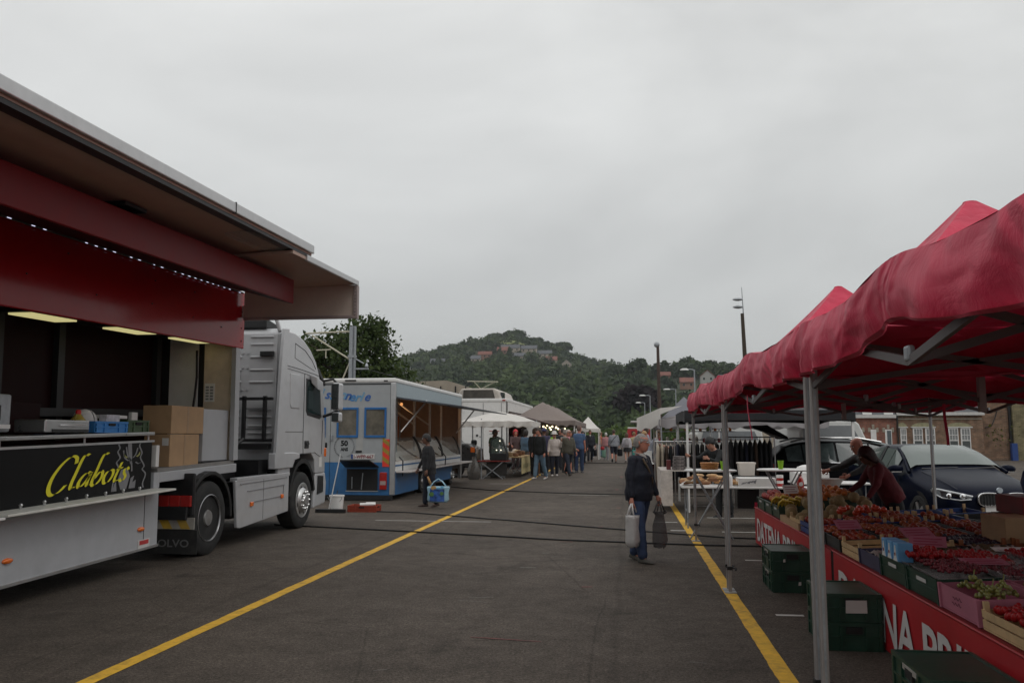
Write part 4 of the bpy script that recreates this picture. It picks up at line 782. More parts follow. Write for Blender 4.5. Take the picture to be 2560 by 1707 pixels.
for k in range(3):
    y0 = Y0+.3+k*2.85; P = [[(X1-.1-.75*(i/6), y0+2.5*j/14, .985+.5*(i/6)**1.1+.03*noise.noise((i*.9, j*.8, k))) for j in range(15)] for i in range(7)]
    mb = MB(); mb.grid(P); mb.build('display_tray', m_ice, T, smooth=True)
    P = [[(X1-.06-.25*t*t, y0+2.6*j, .99+.62*t) for j in (0, 1)] for t in np.linspace(0, 1, 7)]; mb = MB(); mb.grid(P); mb.build('display_glass', m_gclear, T, smooth=True)
    for y in (y0-.05, y0+2.65):
        mb = MB(); mb.tube([(X1-.05-.25*t*t, y, .99+.64*t) for t in np.linspace(0, 1, 6)], .02, 6); mb.build('glass_bracket', m_black, T)
mb = MB(); mb.box(X0+.06, X0+.08, Y0+.06, Y1-.06, .8, 3.0); mb.build('inner_back', M('inner_white', (.42, .38, .36), .6), T)
mb = MB(); mb.box(X0+.081, X0+.1, Y0+.3, Y1-.3, .8, 2.35); mb.build('inner_orange', m_or, T)
mb = MB(); mb.box(X0+.1, X0+.45, 24.5, 27.5, 1.95, 1.99); mb.box(X0+.1, X0+.5, 22, 27.5, 1.35, 1.39); mb.build('shelf', m_galv, T)
mb = MB()
for i in range(12): x = X0+.25; y = 22.3+i*.42; z = 1.39 if i < 7 else 1.99; mb.box(x-.08, x+.08, y-.1, y+.1, z, z+.16+.08*((i*7) % 3))
mb.build('shelf_goods', M('goods_mixed', (.3, .12, .05), .6, var=.6, scale=5), T)
for y in (22.6, 24.6, 26.6, 28.3): mb = MB(); mb.box(X1-.5, X1-.44, y-.03, y+.03, .98, 3.0); mb.build('inner_post', m_galv, T)
mb = MB(); mb.tube([(X1-.5, 24.6, 2.0), (X0+.5, 24.9, 2.9)], .03, 6); mb.tube([(X1-.5, 26.6, 2.0), (X0+.5, 26.9, 2.9)], .03, 6); mb.split('inner_brace', m_galv, T)
mb = MB(); mb.box(X1-1.6, X1-1.3, 22.5, 22.8, 1.4, 1.75); mb.tube([(X1-1.4, 22.65, 1.75), (X1-1.2, 22.65, 1.95), (X1-1.2, 22.65, 2.15)], .05, 8); mb.build('scale', m_black, T)
for y in (25.2, 26.5): mb = MB(); mb.sph((X1-1.4, y, 2.68), .05, 8, 6); mb.build('warm_lamp', M('warm_bulb', (1, .45, .15), .5, emit=.8), T)
for y in (23.6, 26.8):
    ld = bpy.data.lights.new('trailer_lamp', 'POINT'); ld.energy = 9; ld.color = (1, .52, .22); ld.shadow_soft_size = .25; lo = bpy.data.objects.new('trailer_lamp', ld); COL.objects.link(lo); lo.location = (X0+.75, y, 2.35)
mb = MB(); mb.add([(X1-.02, Y0+.2, 2.62), (X1-.02, Y1, 2.62), (-4.25, Y1, 2.40), (-4.25, Y0+.2+.6, 2.40), (X1-.02, Y0+.2, 2.66), (X1-.02, Y1, 2.66), (-4.25, Y1, 2.43), (-4.25, Y0+.8, 2.43)], [(0, 1, 2, 3), (4, 7, 6, 5), (0, 4, 5, 1), (1, 5, 6, 2), (2, 6, 7, 3), (3, 7, 4, 0)]); mb.build('serving_flap', M('flap_dark', (.06, .07, .085), .5), T)
for y in (22.0, 29.3): mb = MB(); mb.tube([(X1-.03, y-.5, 1.75), (X1+.55, y, 2.6)], .022, 6); mb.build('flap_strut', m_alu, T)
mb = MB(); mb.tube([(X1+.02, Y0+.4, 1.1), (X1+.12, Y0+.4, 1.0), (X1+.12, Y0+.4, .6)], .018, 6); mb.tube([(X1+.1, 25.4, 1.3), (X1+.32, 25.5, 1.0), (X1+.3, 25.5, .7)], .018, 6); mb.split('rail_bracket', m_black, T)
for y in (27.9, 23.9): wheel(T, y, X1-.02, .34, False, wid=.22)
# bucket, broom, crate behind the blue trailer
t = thing('bucket', 'white plastic bucket with a broom beside the lorry front wheel', 'bucket', (-6.3, 17.7, 0)); mb = MB(); mb.lathe((-6.3, 17.7, .03), [(.13, 0), (.155, .3), (.165, .3), (.165, .33), (.145, .33), (.12, .03)], 20); mb.build('pail', m_white, t, smooth=35)
mb = MB(); mb.tube([(-6.3+.16*math.cos(a), 17.7+.16*math.sin(a)*.3-.14, .33-.12*math.sin(a)) for a in np.linspace(0, math.pi, 9)], .006, 5); mb.build('bail', m_galv, t)
t = thing('broom', 'long handled broom standing in front of the white bucket', 'broom', (-6.35, 17.5, 0)); mb = MB(); mb.tube([(-6.38, 17.45, .08), (-6.22, 17.65, 1.25)], .014, 8); mb.build('handle', m_alu, t)
mb = MB(); mb.box(-6.68, -6.02, 17.4, 17.5, .0, .08); mb.build('brush_head', m_black, t, bevel=.01)
t = crate('plastic_crate', 'flat orange red crate with bottles on the ground behind the blue trailer', (-5.72, 17.85, .0), .62, .4, .14, M('orange_crate', (.3, .045, .02), .5, dirt=(.1, .03, .02, .5)))
mb = MB(); mb.tube([(-5.78, 17.72, .15), (-5.55, 17.78, .16), (-5.45, 17.78, .16)], [.04, .04, .015], 8); mb.tube([(-5.7, 17.9, .16), (-5.5, 17.95, .16)], .035, 8); tag(mb.build('bottles', m_white, smooth=40), 'white and blue bottles lying in the flat orange crate', 'bottle')
tag(MB().tube([(-7.1, 20.0, .3), (-6.9, 19.2, .02), (-6.6, 18.4, .02), (-6.5, 17.9, .02)], .012, 5).build('hose', m_cable), 'thin dark hose hanging from the blue trailer hatch to the ground', 'hose')

# ------------------------------------------------------------------ generic car body (loft of cross sections)
def car_body(mb, L_, W, secs, m=None):
    """secs: (y, belt half width, roof half width, z bottom, z belt, z top, hood flag)"""
    rings = []
    for y, wb, wr, zb, zm, zt in secs:
        rings.append([(-wb*.86, y, zb), (-wb*.97, y, zb+.12), (-wb, y, zb+(zm-zb)*.55), (-wb*.975, y, zm), (-wr, y, zt-.05), (-wr*.86, y, zt-.008), (-wr*.45, y, zt), (wr*.45, y, zt), (wr*.86, y, zt-.008), (wr, y, zt-.05), (wb*.975, y, zm), (wb, y, zb+(zm-zb)*.55), (wb*.97, y, zb+.12), (wb*.86, y, zb)])
    mb.loft(rings, True, m=m)
# dark pick up van nosing out behind the blue trailer
T = thing('dark_van', 'dark grey van nosing out behind the blue trailer beside the white parasol', 'van', (-7.4, 33.5, 0))
m_vg = M('van_grey', (.045, .047, .05), .3, .3, var=.1, coat=.4)
mb = MB(); mb.loft([[(x, 32.6+d, z) for x, z in q] for d, q in ((0, [(-9, .4), (-6.1, .4), (-5.95, .6), (-5.98, 1.1), (-6.35, 1.28), (-6.75, 1.32), (-7.3, 2.05), (-9, 2.1)]), (.08, [(-9, .38), (-6.05, .38), (-5.88, .6), (-5.92, 1.12), (-6.3, 1.32), (-6.72, 1.36), (-7.3, 2.1), (-9, 2.15)]), (1.7, [(-9, .38), (-6.05, .38), (-5.88, .6), (-5.92, 1.12), (-6.3, 1.32), (-6.72, 1.36), (-7.3, 2.1), (-9, 2.15)]), (1.78, [(-9, .4), (-6.1, .4), (-5.95, .6), (-5.98, 1.1), (-6.35, 1.28), (-6.75, 1.32), (-7.3, 2.05), (-9, 2.1)]))]); mb.build('body', m_vg, T, smooth=30, bevel=.03)
mb = MB(); mb.add([(-8.6, 32.59, 1.95), (-7.45, 32.59, 1.95), (-6.95, 32.59, 1.42), (-8.6, 32.59, 1.36)], [(0, 1, 2, 3)]); mb.build('side_window', m_gdark, T)
mb = MB(); mb.bar((-7.32, 32.6, 2.08), (-6.72, 32.6, 1.34), .06, .03); mb.build('pillar', m_black, T)
mb = MB(); mb.box(-6.95, -6.7, 32.35, 32.5, 1.3, 1.62); mb.build('wing_mirror', m_black, T, bevel=.04)
mb = MB(); mb.box(-6.45, -6.2, 34.35, 34.5, 1.25, 1.48); mb.build('wing_mirror', m_black, T, bevel=.06)
mb = MB(); mb.prism([(32.62, .95), (32.62, 1.2), (33.0, 1.18), (33.0, .98)], 'x', -5.93, -5.88); mb.build('headlight', M('lamp_pale', (.5, .48, .46), .15, coat=.5), T)
mb = MB(); mb.box(-6.12, -5.96, 32.57, 32.62, 1.0, 1.2); mb.build('indicator', m_orange, T)
mb = MB(); mb.lathe((-6.75, 32.56, .36), [(.36, .22), (.36, 0), (.28, -.02), (.22, .02), (.01, .02)], 24, 'y'); mb.build('wheel', m_rubber, T, smooth=35)

# ------------------------------------------------------------------ white trailer, camper, parasol stall, gazebos (far left)
T = thing('market_trailer', 'tall white market trailer with red interior behind the white parasol', 'food trailer', (-6.8, 40, 0))
mb = MB(); mb.box(-7.95, -5.7, 40, 40.06, .5, 3.3); mb.build('rear_wall', m_white, T)
mb = MB(); mb.box(-8.0, -5.68, 39.97, 51, 3.3, 3.46); mb.build('roof', m_white, T, bevel=.03)
mb = MB(); mb.box(-7.95, -7.9, 40.06, 51, .5, 3.3); mb.box(-7.9, -5.7, 50.9, 51, .5, 3.3); mb.box(-5.76, -5.7, 40.06, 51, 2.85, 3.3); mb.build('side_walls', m_white, T)
mb = MB(); mb.box(-5.76, -5.68, 40.0, 40.2, .5, 3.3); mb.box(-5.76, -5.68, 47.0, 47.3, .5, 3.3); mb.build('corner_post', m_white, T)
mb = MB(); mb.box(-7.6, -7.5, 40.1, 50.8, .5, 3.2); mb.build('inner_wall', M('inner_red', (.1, .012, .008), .6, var=.5, scale=2), T)
mb = MB(); mb.box(-7.5, -5.72, 40.1, 50.8, .6, 1.15); mb.build('counter', m_dred, T)
mb = MB(); mb.box(-7.4, -5.72, 40.1, 50.8, 1.2, 1.3); mb.build('goods', M('stall_goods', (.3, .08, .04), .6, var=.8, scale=3), T)
mb = MB(); mb.add([(-5.68, 40.1, 2.75), (-5.68, 50, 2.75), (-3.5, 50, 2.2), (-3.9, 43, 2.25), (-5.68, 40.1, 2.79), (-5.68, 50, 2.79), (-3.5, 50, 2.25), (-3.9, 43, 2.29)], [(0, 1, 2, 3), (4, 7, 6, 5), (0, 4, 5, 1), (1, 5, 6, 2), (2, 6, 7, 3), (3, 7, 4, 0)]); mb.build('serving_flap', M('flap_brown', (.13, .09, .08), .6), T)
for i in range(7): mb = MB(); mb.sph((-6.3, 40.9+i*.9, 2.62+.03*(i % 2)), .07, 8, 6); mb.build('heat_lamp', M('heat_lamp', (1, .22, .05), .5, emit=1.6), T)
mb = MB(); mb.box(-5.95, -5.8, 39.94, 39.99, 3.34, 3.4); mb.build('marker_light', m_rlens, T)
for x in (-6.9, -6.0): mb = MB(); mb.box(x-.012, x+.012, 39.985, 40.0, .6, 3.25); mb.build('door_seam', M('seam_grey', (.2, .2, .21), .6), T)
mb = MB(); mb.lathe((-7.2, 39.99, 1.66), [(.06, -.01), (.06, .0)], 10, 'y'); mb.lathe((-7.05, 39.99, 1.6), [(.03, -.02), (.03, .0)], 8, 'y'); mb.build('door_lock', m_black, T)
for k, (z, w) in enumerate(((1.86, .5), (1.72, .42))): mb = MB(); mb.box(-6.6, -6.6+w, 39.985, 40, z, z+.03); mb.build('print_line', m_rlens if k == 0 else m_galv, T)
T = thing('camper_van', 'beige camper van showing its dark windscreen above the white trailer', 'camper', (-8.2, 52, 0))
mb = MB(); mb.prism([(-10.6, .4), (-10.6, 4.3), (-10.4, 4.66), (-8.3, 4.66), (-8.0, 4.5), (-7.75, 3.9), (-7.7, .4)], 'y', 52, 58); mb.build('body', M('camper_beige', (.5, .45, .4), .5), T, bevel=.12, seg=3)
mb = MB(); mb.prism([(-10.3, 3.6), (-10.25, 4.55), (-8.35, 4.55), (-8.1, 3.6)], 'y', 51.96, 51.99); mb.build('windscreen', M('dim_glass', (.07, .06, .05), .1, var=.6, scale=1.2), T)
mb = MB(); mb.prism([(52.2, 3.7), (52.25, 4.4), (53, 4.4), (53, 3.7)], 'x', -7.9, -7.72); mb.build('side_window', m_gdark, T)
mb = MB(); mb.tube([(-10, 51.9, 5.1), (-8.0, 51.9, 5.05)], .04, 6); mb.tube([(-9.6, 51.9, 5.1), (-9.2, 52.2, 4.65)], .03, 6); mb.tube([(-8.2, 51.9, 5.05), (-9.1, 52.2, 4.65)], .03, 6); mb.build('roof_rack', m_boom, T)
def wavy_awning(T, x0, x1, y0, y1, zc, zf, drop, mat, n=9, name='canopy', slope='y', back=None):
    """soft canopy: higher at the middle, with a scalloped valance all round"""
    mb = MB(); P = []
    for j in range(13):
        v = j/12; P.append([(x0+(x1-x0)*i/24, y0+(y1-y0)*v, zf+(zc-zf)*(1-abs(2*(i/24)-1)**1.6)*(1-abs(2*v-1)**1.6)+.03*noise.noise((i*.5, j*.5, x0))) for i in range(25)])
    mb.grid(P); mb.build(name, mat, T, smooth=True)
    mb = MB(); per = [(x0+(x1-x0)*t, y0) for t in np.linspace(0, 1, n*6+1)]+[(x1, y0+(y1-y0)*t) for t in np.linspace(0, 1, n*6+1)[1:]]+[(x1+(x0-x1)*t, y1) for t in np.linspace(0, 1, n*6+1)[1:]]+[(x0, y1+(y0-y1)*t) for t in np.linspace(0, 1, n*6+1)[1:]]
    A = [(x, y, zf+.03*noise.noise((i*.083, 0, x0))) for i, (x, y) in enumerate(per)]
    B = [(x+.03*math.sin(i*.9), y+.03*math.cos(i*.7), zf-drop*(.72+.28*abs(math.sin(i*math.pi/6)))) for i, (x, y) in enumerate(per)]
    mb.grid([A, B]); mb.build('valance', mat, T, smooth=True)
m_pw = M('parasol_white', (.76, .73, .69), .8, var=.06, trans=.3)
T = thing('market_parasol', 'wide white market parasol with scalloped edge left of the crowd', 'parasol', (-5.0, 33, 0))
wavy_awning(T, -6.6, -3.55, 31.6, 34.8, 2.6, 2.2, .22, m_pw, 8)
for x, y in ((-5.55, 31.8), (-4.9, 32.8), (-6.4, 34.5), (-3.7, 34.6)): mb = MB(); mb.tube([(x, y, 0), (x, y, 2.3)], .025, 6); mb.build('pole', m_galv, T)
T = thing('stall_table', 'dark folding stall table with red top under the white parasol', 'table', (-5, 32, 0))
mb = MB(); mb.box(-5.7, -4.5, 31.7, 32.5, .66, .7); mb.build('table_top', M('table_red', (.2, .02, .015), .6), T)
for a, b in (((-5.6, 31.75, .66), (-4.7, 31.75, 0)), ((-4.7, 31.75, .66), (-5.5, 31.75, 0)), ((-5.6, 32.4, .66), (-4.7, 32.4, 0))): mb = MB(); mb.bar(a, b, .035); mb.build('leg', m_galv, T)
mb = MB(); mb.box(-5.35, -4.55, 31.78, 31.8, .12, .64); mb.build('dark_cloth', M('dark_cloth', (.03, .027, .025), .9, var=.3), T)
T = thing('display_case', 'black framed glass display case on the red stall table', 'display case', (-4.9, 32, .7))
mb = MB(); mb.box(-5.2, -4.55, 31.75, 32.3, .7, .98); mb.build('base', m_black, T, bevel=.02)
mb = MB(); mb.prism([(-5.2, .98), (-5.15, 1.5), (-4.95, 1.6), (-4.75, 1.52), (-4.55, .98)], 'y', 31.76, 32.28); mb.build('glass', glass('case_glass', (.1, .13, .12), .05, .5), T)
mb = MB(); mb.tube([(-5.2, 31.75, .98), (-5.16, 31.75, 1.5), (-4.95, 31.75, 1.62), (-4.75, 31.75, 1.54), (-4.55, 31.75, .98)], .025, 6); mb.build('frame', m_black, T)
mb = MB(); mb.box(-5.12, -4.65, 31.85, 32.2, 1.16, 1.18); mb.build('shelf', m_steel, T)
for x, z in ((-4.82, 1.45), (-4.95, 1.1), (-4.78, 1.1)): mb = MB(); mb.sph((x, 31.74, z), .022, 6, 5); mb.build('spot_lamp', M('spot', (1, .9, .7), .5, emit=2), T)
T = thing('stall_table', 'long stall table hung with a pale yellow printed banner', 'table', (-4, 34, 0))
mb = MB(); mb.box(-5.4, -4.15, 32.9, 38.5, .78, .82); mb.build('table_top', m_wood, T)
P = [[(-4.13+.03*math.sin(j*1.9), 32.95+5.2*j/26, z) for j in range(27)] for z in (.78, .5, .14)]
mb = MB(); mb.grid(P); b_ = mb.build('banner', M('banner_yellow', (.5, .42, .22), .8, var=.1), T, smooth=True)
mb = MB()
for k in range(9):
    y = 33.5+k*.45; pen(mb, [(0, 0), (.05, .2), (.12, .05), (.16, .22)], lambda a, b, y=y: (-4.09, y+a*1.2, .32+b), .03, 40, .008)
mb.build('banner_print', M('print_green', (.12, .16, .1), .8), b_)
for y in (33.2, 36, 38.2): mb = MB(); mb.bar((-4.3, y, .78), (-4.9, y+.2, 0), .03); mb.build('leg', m_galv, T)
for i in range(14):
    x = -4.4-.28*(i % 3); y = 33.2+.36*i; h = .12+.1*((i*5) % 4)/4
    mb = MB(); mb.loft([[(x+s_*.12*math.cos(a), y+s_*.14*math.sin(a), .83+z) for a in np.linspace(0, 6.28, 9)[:-1]] for s_, z in ((.8, 0), (1, h*.5), (.9, h), (.3, h*1.15))])
    tag(mb.build('food_tray', [M('food_brown', (.22, .1, .05), .7, var=.4), M('food_tan', (.4, .28, .16), .7, var=.4), M('food_pale', (.5, .42, .34), .7, var=.3)][i % 3], smooth=True), 'heap of food wares on the yellow bannered stall table', 'food', 'wares on the yellow bannered table')
mb = MB(); P = [[(-5.72+.24*s_*math.cos(a)*(1+.2*noise.noise((a, z, 1))), 31.15+.2*s_*math.sin(a), z) for a in np.linspace(0, 6.28, 15)] for z, s_ in ((.0, .75), (.1, 1), (.35, 1.05), (.6, .75), (.78, .3), (.86, .35))]; mb.grid(P); tag(mb.build('rubbish_bag', glass('bag_grey', (.12, .11, .1), .25, .75), smooth=True), 'grey translucent rubbish bag hanging by the red stall table', 'bag')
# bags held or standing by the stall
# beige gazebos
m_bg = M('gazebo_beige', (.26, .215, .195), .85, var=.07, trans=.2)
def gazebo(name, label, x0, x1, y0, y1, zf, zc, drop, mat, legm, group=None, ridge=.4, legs=True, amp=.03, scal=0):
    t = thing(name, label, 'gazebo', ((x0+x1)/2, (y0+y1)/2, 0), group); cx, cy = (x0+x1)/2, (y0+y1)/2; n = 20
    mb = MB(); P = []
    for i in range(n+1):
        r = []
        for j in range(n+1):
            u, v = i/n*2-1, j/n*2-1; d = max(abs(u), abs(v)); h = (1-d)
            z = zf+(zc-zf)*(h**1.12)-.06*(1-h)*(1-abs(abs(u)-abs(v)))*(d > .2)+amp*noise.noise((u*2.3+x0, v*2.3+y0, 0))*d
            r.append((cx+u*(x1-x0)/2, cy+v*(y1-y0)/2, z))
        P.append(r)
    mb.grid(P); mb.build('roof', mat, t, smooth=60)
    mb = MB(); m_ = 24; per = []
    for (a, b) in (((x0, y0), (x1, y0)), ((x1, y0), (x1, y1)), ((x1, y1), (x0, y1)), ((x0, y1), (x0, y0))):
        for k in range(m_): q = k/m_; per.append((a[0]+(b[0]-a[0])*q, a[1]+(b[1]-a[1])*q, q))
    per.append(per[0]); A, B = [], []
    for x, y, q in per:
        z0 = zf+amp*noise.noise(((x-cx)/(x1-x0)*4.6+x0, (y-cy)/(y1-y0)*4.6+y0, 0)); A.append((x, y, z0))
        o = .05*noise.noise((x*1.7, y*1.7, 3)); sag = .05*math.sin(q*math.pi); sc2 = drop*scal*.35*abs(math.sin(q*math.pi*8))
        s1 = 1 if x > cx else -1; s2 = 1 if y > cy else -1
        B.append((x+(o if abs(x-cx) > abs(x1-x0)/2-.01 else 0), y+(o if abs(y-cy) > abs(y1-y0)/2-.01 else 0), z0-drop+sag+sc2))
    mb.grid([A, [tuple((Vector(a)*.5+Vector(b)*.5)+Vector((.02*noise.noise((a[0]*4, a[1]*4, 1)), .02*noise.noise((a[0]*4, a[1]*4, 7)), 0))) for a, b in zip(A, B)], B]); mb.build('valance', mat, t, smooth=60)
    if legs:
        for x in (x0+.05, x1-.05):
            for y in (y0+.05, y1-.05): mb = MB(); mb.box(x-.025, x+.025, y-.025, y+.025, 0, zf-.03); mb.build('leg', legm, t)
    return t
for k, (lb) in enumerate(['nearest beige gazebo of the row behind the crowd', 'second beige gazebo of the row behind the crowd', 'third beige gazebo of the row behind the crowd', 'farthest beige gazebo of the row behind the crowd']):
    gazebo('beige_gazebo', lb, -6.4, -2.65, 44+k*3.1, 47.1+k*3.1, 2.45, 3.5, .36, m_bg, m_white, 'beige gazebos in a row', scal=1, amp=.04)
gazebo('white_gazebo', 'small white peaked gazebo at the far end of the left stalls', -3.5, -1.85, 58.5, 61.5, 2.15, 3.0, .28, m_pw, m_white)
bl = [(-4.6, 2.16), (-4.4, 2.14), (-4.2, 2.2), (-4.05, 2.08), (-3.92, 2.14), (-3.78, 2.02), (-3.7, 2.1), (-4.0, 1.98), (-3.86, 2.0), (-3.6, 2.02), (-3.25, 2.02), (-4.3, 2.06)]
t = thing('string_lights', 'string of glowing round bulbs under the nearest beige gazebo', 'string lights', (-4, 45, 2.3)); mb = MB(); mb.tube([(-4.7, 44.6, 2.3), (-3.9, 44.6, 2.2), (-3.1, 44.6, 2.3)], .008, 4); mb.build('wire', m_black, t)
for i, (x, z) in enumerate(bl): mb = MB(); mb.sph((x, 44.5+.1*(i % 3), z), .05, 8, 6); mb.build('bulb', M('glow_bulb', (1, .82, .5), .5, emit=3), t)
boxthing('stall_counter', 'dark stall counter with goods beneath the beige gazebos', 'counter', -5.2, -3.6, 45, 55, 0, .85, M('counter_dark', (.06, .04, .035), .7, var=.5, scale=2))
boxthing('stall_backdrop', 'dark backdrop sheet at the back of the beige gazebos', 'backdrop', -5.6, -5.55, 44.2, 56, 0, 2.3, M('backdrop', (.05, .04, .035), .9, var=.4))
boxthing('white_sign', 'white panel behind the crowd at the side of the white trailer', 'panel', -5.0, -4.6, 42.0, 42.05, .9, 2.2, m_white)
# red lorry far away
T = thing('red_lorry', 'small red lorry with a white roof at the far end of the lane', 'lorry', (1, 90, 0))
m_rl = M('lorry_red', (.4, .02, .025), .4, var=.1)
mb = MB(); mb.prism([(.1, .6), (.05, 1.6), (.2, 2.35), (1.25, 2.4), (1.25, .6)], 'y', 90, 92.2); mb.build('cab', m_rl, T, bevel=.05)
mb = MB(); mb.box(.2, 1.2, 90, 92.2, 2.4, 2.55); mb.build('cab_roof', m_white, T, bevel=.04)
mb = MB(); mb.box(.6, .95, 89.97, 90.01, 1.7, 2.15); mb.build('window', m_gcab, T)
mb = MB(); mb.box(1.35, 2.6, 90, 97, .8, 3.15); mb.build('box_body', m_rl, T)
mb = MB(); mb.box(.55, 3.6, 89.9, 97, 3.12, 3.24); mb.build('awning', m_white, T)
for x in (.6, 2.2): mb = MB(); mb.lathe((x, 90, .45), [(.45, .2), (.45, -.02), (.2, -.03)], 14, 'y'); mb.build('wheel', m_rubber, T)
mb = MB(); put_text(mb, 'F', (1.75, 89.99, 2.75), (1, 0, 0), (0, 0, 1), .2, .3); mb.build('lettering', m_white, T)
# ------------------------------------------------------------------ brick houses at the right
def brickmat(name, c1, c2, mortar):
    m = bpy.data.materials.new(name); m.use_nodes = True; t = m.node_tree; p = t.nodes['Principled BSDF']; n = t.nodes.new; l = t.links.new
    c = n('ShaderNodeTexCoord'); mp_ = n('ShaderNodeMapping'); mp_.inputs['Rotation'].default_value = (R(-90), 0, 0); l(c.outputs['Object'], mp_.inputs[0])
    b = n('ShaderNodeTexBrick'); b.inputs['Color1'].default_value = tuple(c1)+(1,); b.inputs['Color2'].default_value = tuple(c2)+(1,); b.inputs['Mortar'].default_value = tuple(mortar)+(1,)
    b.inputs['Scale'].default_value = 1; b.inputs['Brick Width'].default_value = .26; b.inputs['Row Height'].default_value = .085; b.inputs['Mortar Size'].default_value = .012; l(mp_.outputs[0], b.inputs[0])
    z = n('ShaderNodeTexNoise'); z.inputs['Scale'].default_value = 2.2; z.inputs['Detail'].default_value = 6; l(c.outputs['Object'], z.inputs[0])
    r = n('ShaderNodeMapRange'); r.inputs[1].default_value = .3; r.inputs[2].default_value = .7; r.inputs[3].default_value = .6; r.inputs[4].default_value = 1.35; l(z.outputs[0], r.inputs[0])
    s_ = n('ShaderNodeVectorMath'); s_.operation = 'SCALE'; l(b.outputs[0], s_.inputs[0]); l(r.outputs[0], s_.inputs['Scale']); l(s_.outputs[0], p.inputs['Base Color']); p.inputs['Roughness'].default_value = .9
    return m
m_bk1 = brickmat('brick_red', (.22, .07, .05), (.3, .11, .07), (.2, .15, .12)); m_bk2 = brickmat('brick_brown', (.16, .09, .055), (.26, .14, .085), (.2, .16, .12)); m_st = brickmat('stone_olive', (.17, .15, .08), (.25, .21, .12), (.12, .1, .06))
m_stone = M('stone_trim', (.33, .3, .24), .85, var=.2); m_gut = M('gutter_white', (.55, .54, .52), .6)
T = thing('brick_house', 'red brick house with narrow white doors behind the parked estate car', 'house', (16.5, 60, 0))
mb = MB(); mb.box(10, 18.36, 60, 66, -.05, 2.95); mb.build('wall', m_bk1, T)
mb = MB(); mb.box(10, 18.34, 59.8, 60, 2.86, 3.08); mb.build('gutter', m_gut, T)
mb = MB(); mb.add([(10, 59.9, 3.05), (18.36, 59.9, 3.05), (18.36, 63, 6.2), (10, 63, 6.2), (10, 66, 3.05), (18.36, 66, 3.05)], [(0, 1, 2, 3), (3, 2, 5, 4)]); rf = mb.build('roof', m_roof_s, T)
for x in (16.2, 17.6): mb = MB(); mb.box(x, x+.6, 59.95, 60.4, 3.1, 3.7); mb.build('dormer', m_white, rf)
for i, (x0, x1, kind) in enumerate(((13.2, 14.0, 'w'), (14.6, 15.2, 'w'), (15.62, 16.12, 'd'), (16.68, 17.04, 'd'), (17.62, 18.05, 'w'))):
    mb = MB(); z0 = .0 if kind == 'd' else .75
    mb.box(x0, x1, 59.96, 60.03, z0, 2.08); f_ = mb.build('door' if kind == 'd' else 'window', m_white, T)
    if kind == 'w': mb = MB(); mb.box(x0+.12, x1-.05, 59.94, 59.962, z0+.1, 2.0); mb.build('pane', M('window_dim', (.1, .12, .13), .1), f_)
    for k, x in ((0, x0-.16), (1, (x0+x1)/2-.08), (2, x1)): mb = MB(); mb.box(x, x+.16, 59.97, 60.02, 2.12 if k == 1 else 1.9, 2.42 if k == 1 else 2.2); mb.build('keystone', m_stone, T)
T = thing('brick_house', 'brown brick house with arched white sash windows behind the blue car', 'house', (21.3, 60, 0))
mb = MB(); mb.box(18.4, 23.95, 60.02, 66, -.05, 3.0); mb.build('wall', m_bk2, T)
mb = MB(); mb.box(18.4, 24.0, 59.75, 60, 3.03, 3.24); mb.build('gutter', m_gut, T)
mb = MB(); mb.box(18.4, 23.9, 59.96, 60.02, 2.75, 2.83); mb.build('string_course', m_stone, T)
mb = MB(); mb.add([(18.4, 59.9, 3.25), (24, 59.9, 3.25), (24, 63, 6.4), (18.4, 63, 6.4), (18.4, 66, 3.25), (24, 66, 3.25)], [(0, 1, 2, 3), (3, 2, 5, 4)]); mb.build('roof', m_roof_s, T)
mb = MB(); mb.tube([(18.42, 59.85, 0), (18.42, 59.85, 3.0)], .05, 6); mb.build('drainpipe', m_black, T)
mb = MB(); mb.prism([(18.42, 2.24), (20.0, 2.24)], 'y', 0, 0) if False else None
for gi, (xs, a0, a1) in enumerate((((18.6,), 18.45, 19.05), ((19.42, 20.22), 19.35, 20.85), ((21.7, 22.48), 21.6, 23.2))):
    w_ = (a1-a0)/2; c_ = (a0+a1)/2
    mb = MB(); mb.prism([(c_+w_*math.cos(t), 2.26+.28*math.sin(t)) for t in np.linspace(0, math.pi, 12)], 'y', 59.97, 60.03); mb.build('arch_panel', M('arch_stone', (.3, .28, .17), .85, var=.2), T)
    mb = MB(); mb.box(a0-.05, a1+.05, 59.9, 60.01, 2.18, 2.26); mb.build('lintel', m_gut, T)
    for x in xs:
        x1 = x+.62 if len(xs) > 1 else x+.4
        mb = MB()
        for q in ((x, x+.07, .7, 2.16), (x1-.05, x1, .7, 2.16), (x+.07, x1-.05, 2.1, 2.16), (x+.07, x1-.05, 1.3, 1.36), (x+.07, x1-.05, .7, .76), (x+.07, x1-.05, 1.68, 1.72)): mb.box(q[0], q[1], 59.93, 60.02, q[2], q[3])
        for k in (1, 2): xm = x+.07+(x1-x-.12)*k/3; mb.box(xm-.012, xm+.012, 59.931, 60.02, 1.361, 2.099)
        f_ = mb.build('sash_window', m_white, T)
        mb = MB(); mb.box(x+.07, x1-.05, 59.97, 60.015, .76, 2.1); mb.build('pane', M('sash_glass', (.09, .1, .1), .1, var=.4, scale=2), f_)
        mb = MB(); mb.box(x+.08, x1-.06, 59.962, 59.968, 1.36, 2.09); mb.build('net_curtain', M('net_curtain', (.25, .26, .26), .8), f_)
T = thing('gable_wall', 'brown brick gable wall with a dark drainpipe right of the sash windows', 'house', (25, 60, 0))
mb = MB(); mb.box(24.02, 25.75, 60.4, 66, -.05, 5.5); mb.build('wall', m_bk2, T)
mb = MB(); mb.box(25.72, 25.86, 60.25, 60.39, 0, 5.2); mb.build('drainpipe', m_black, T)
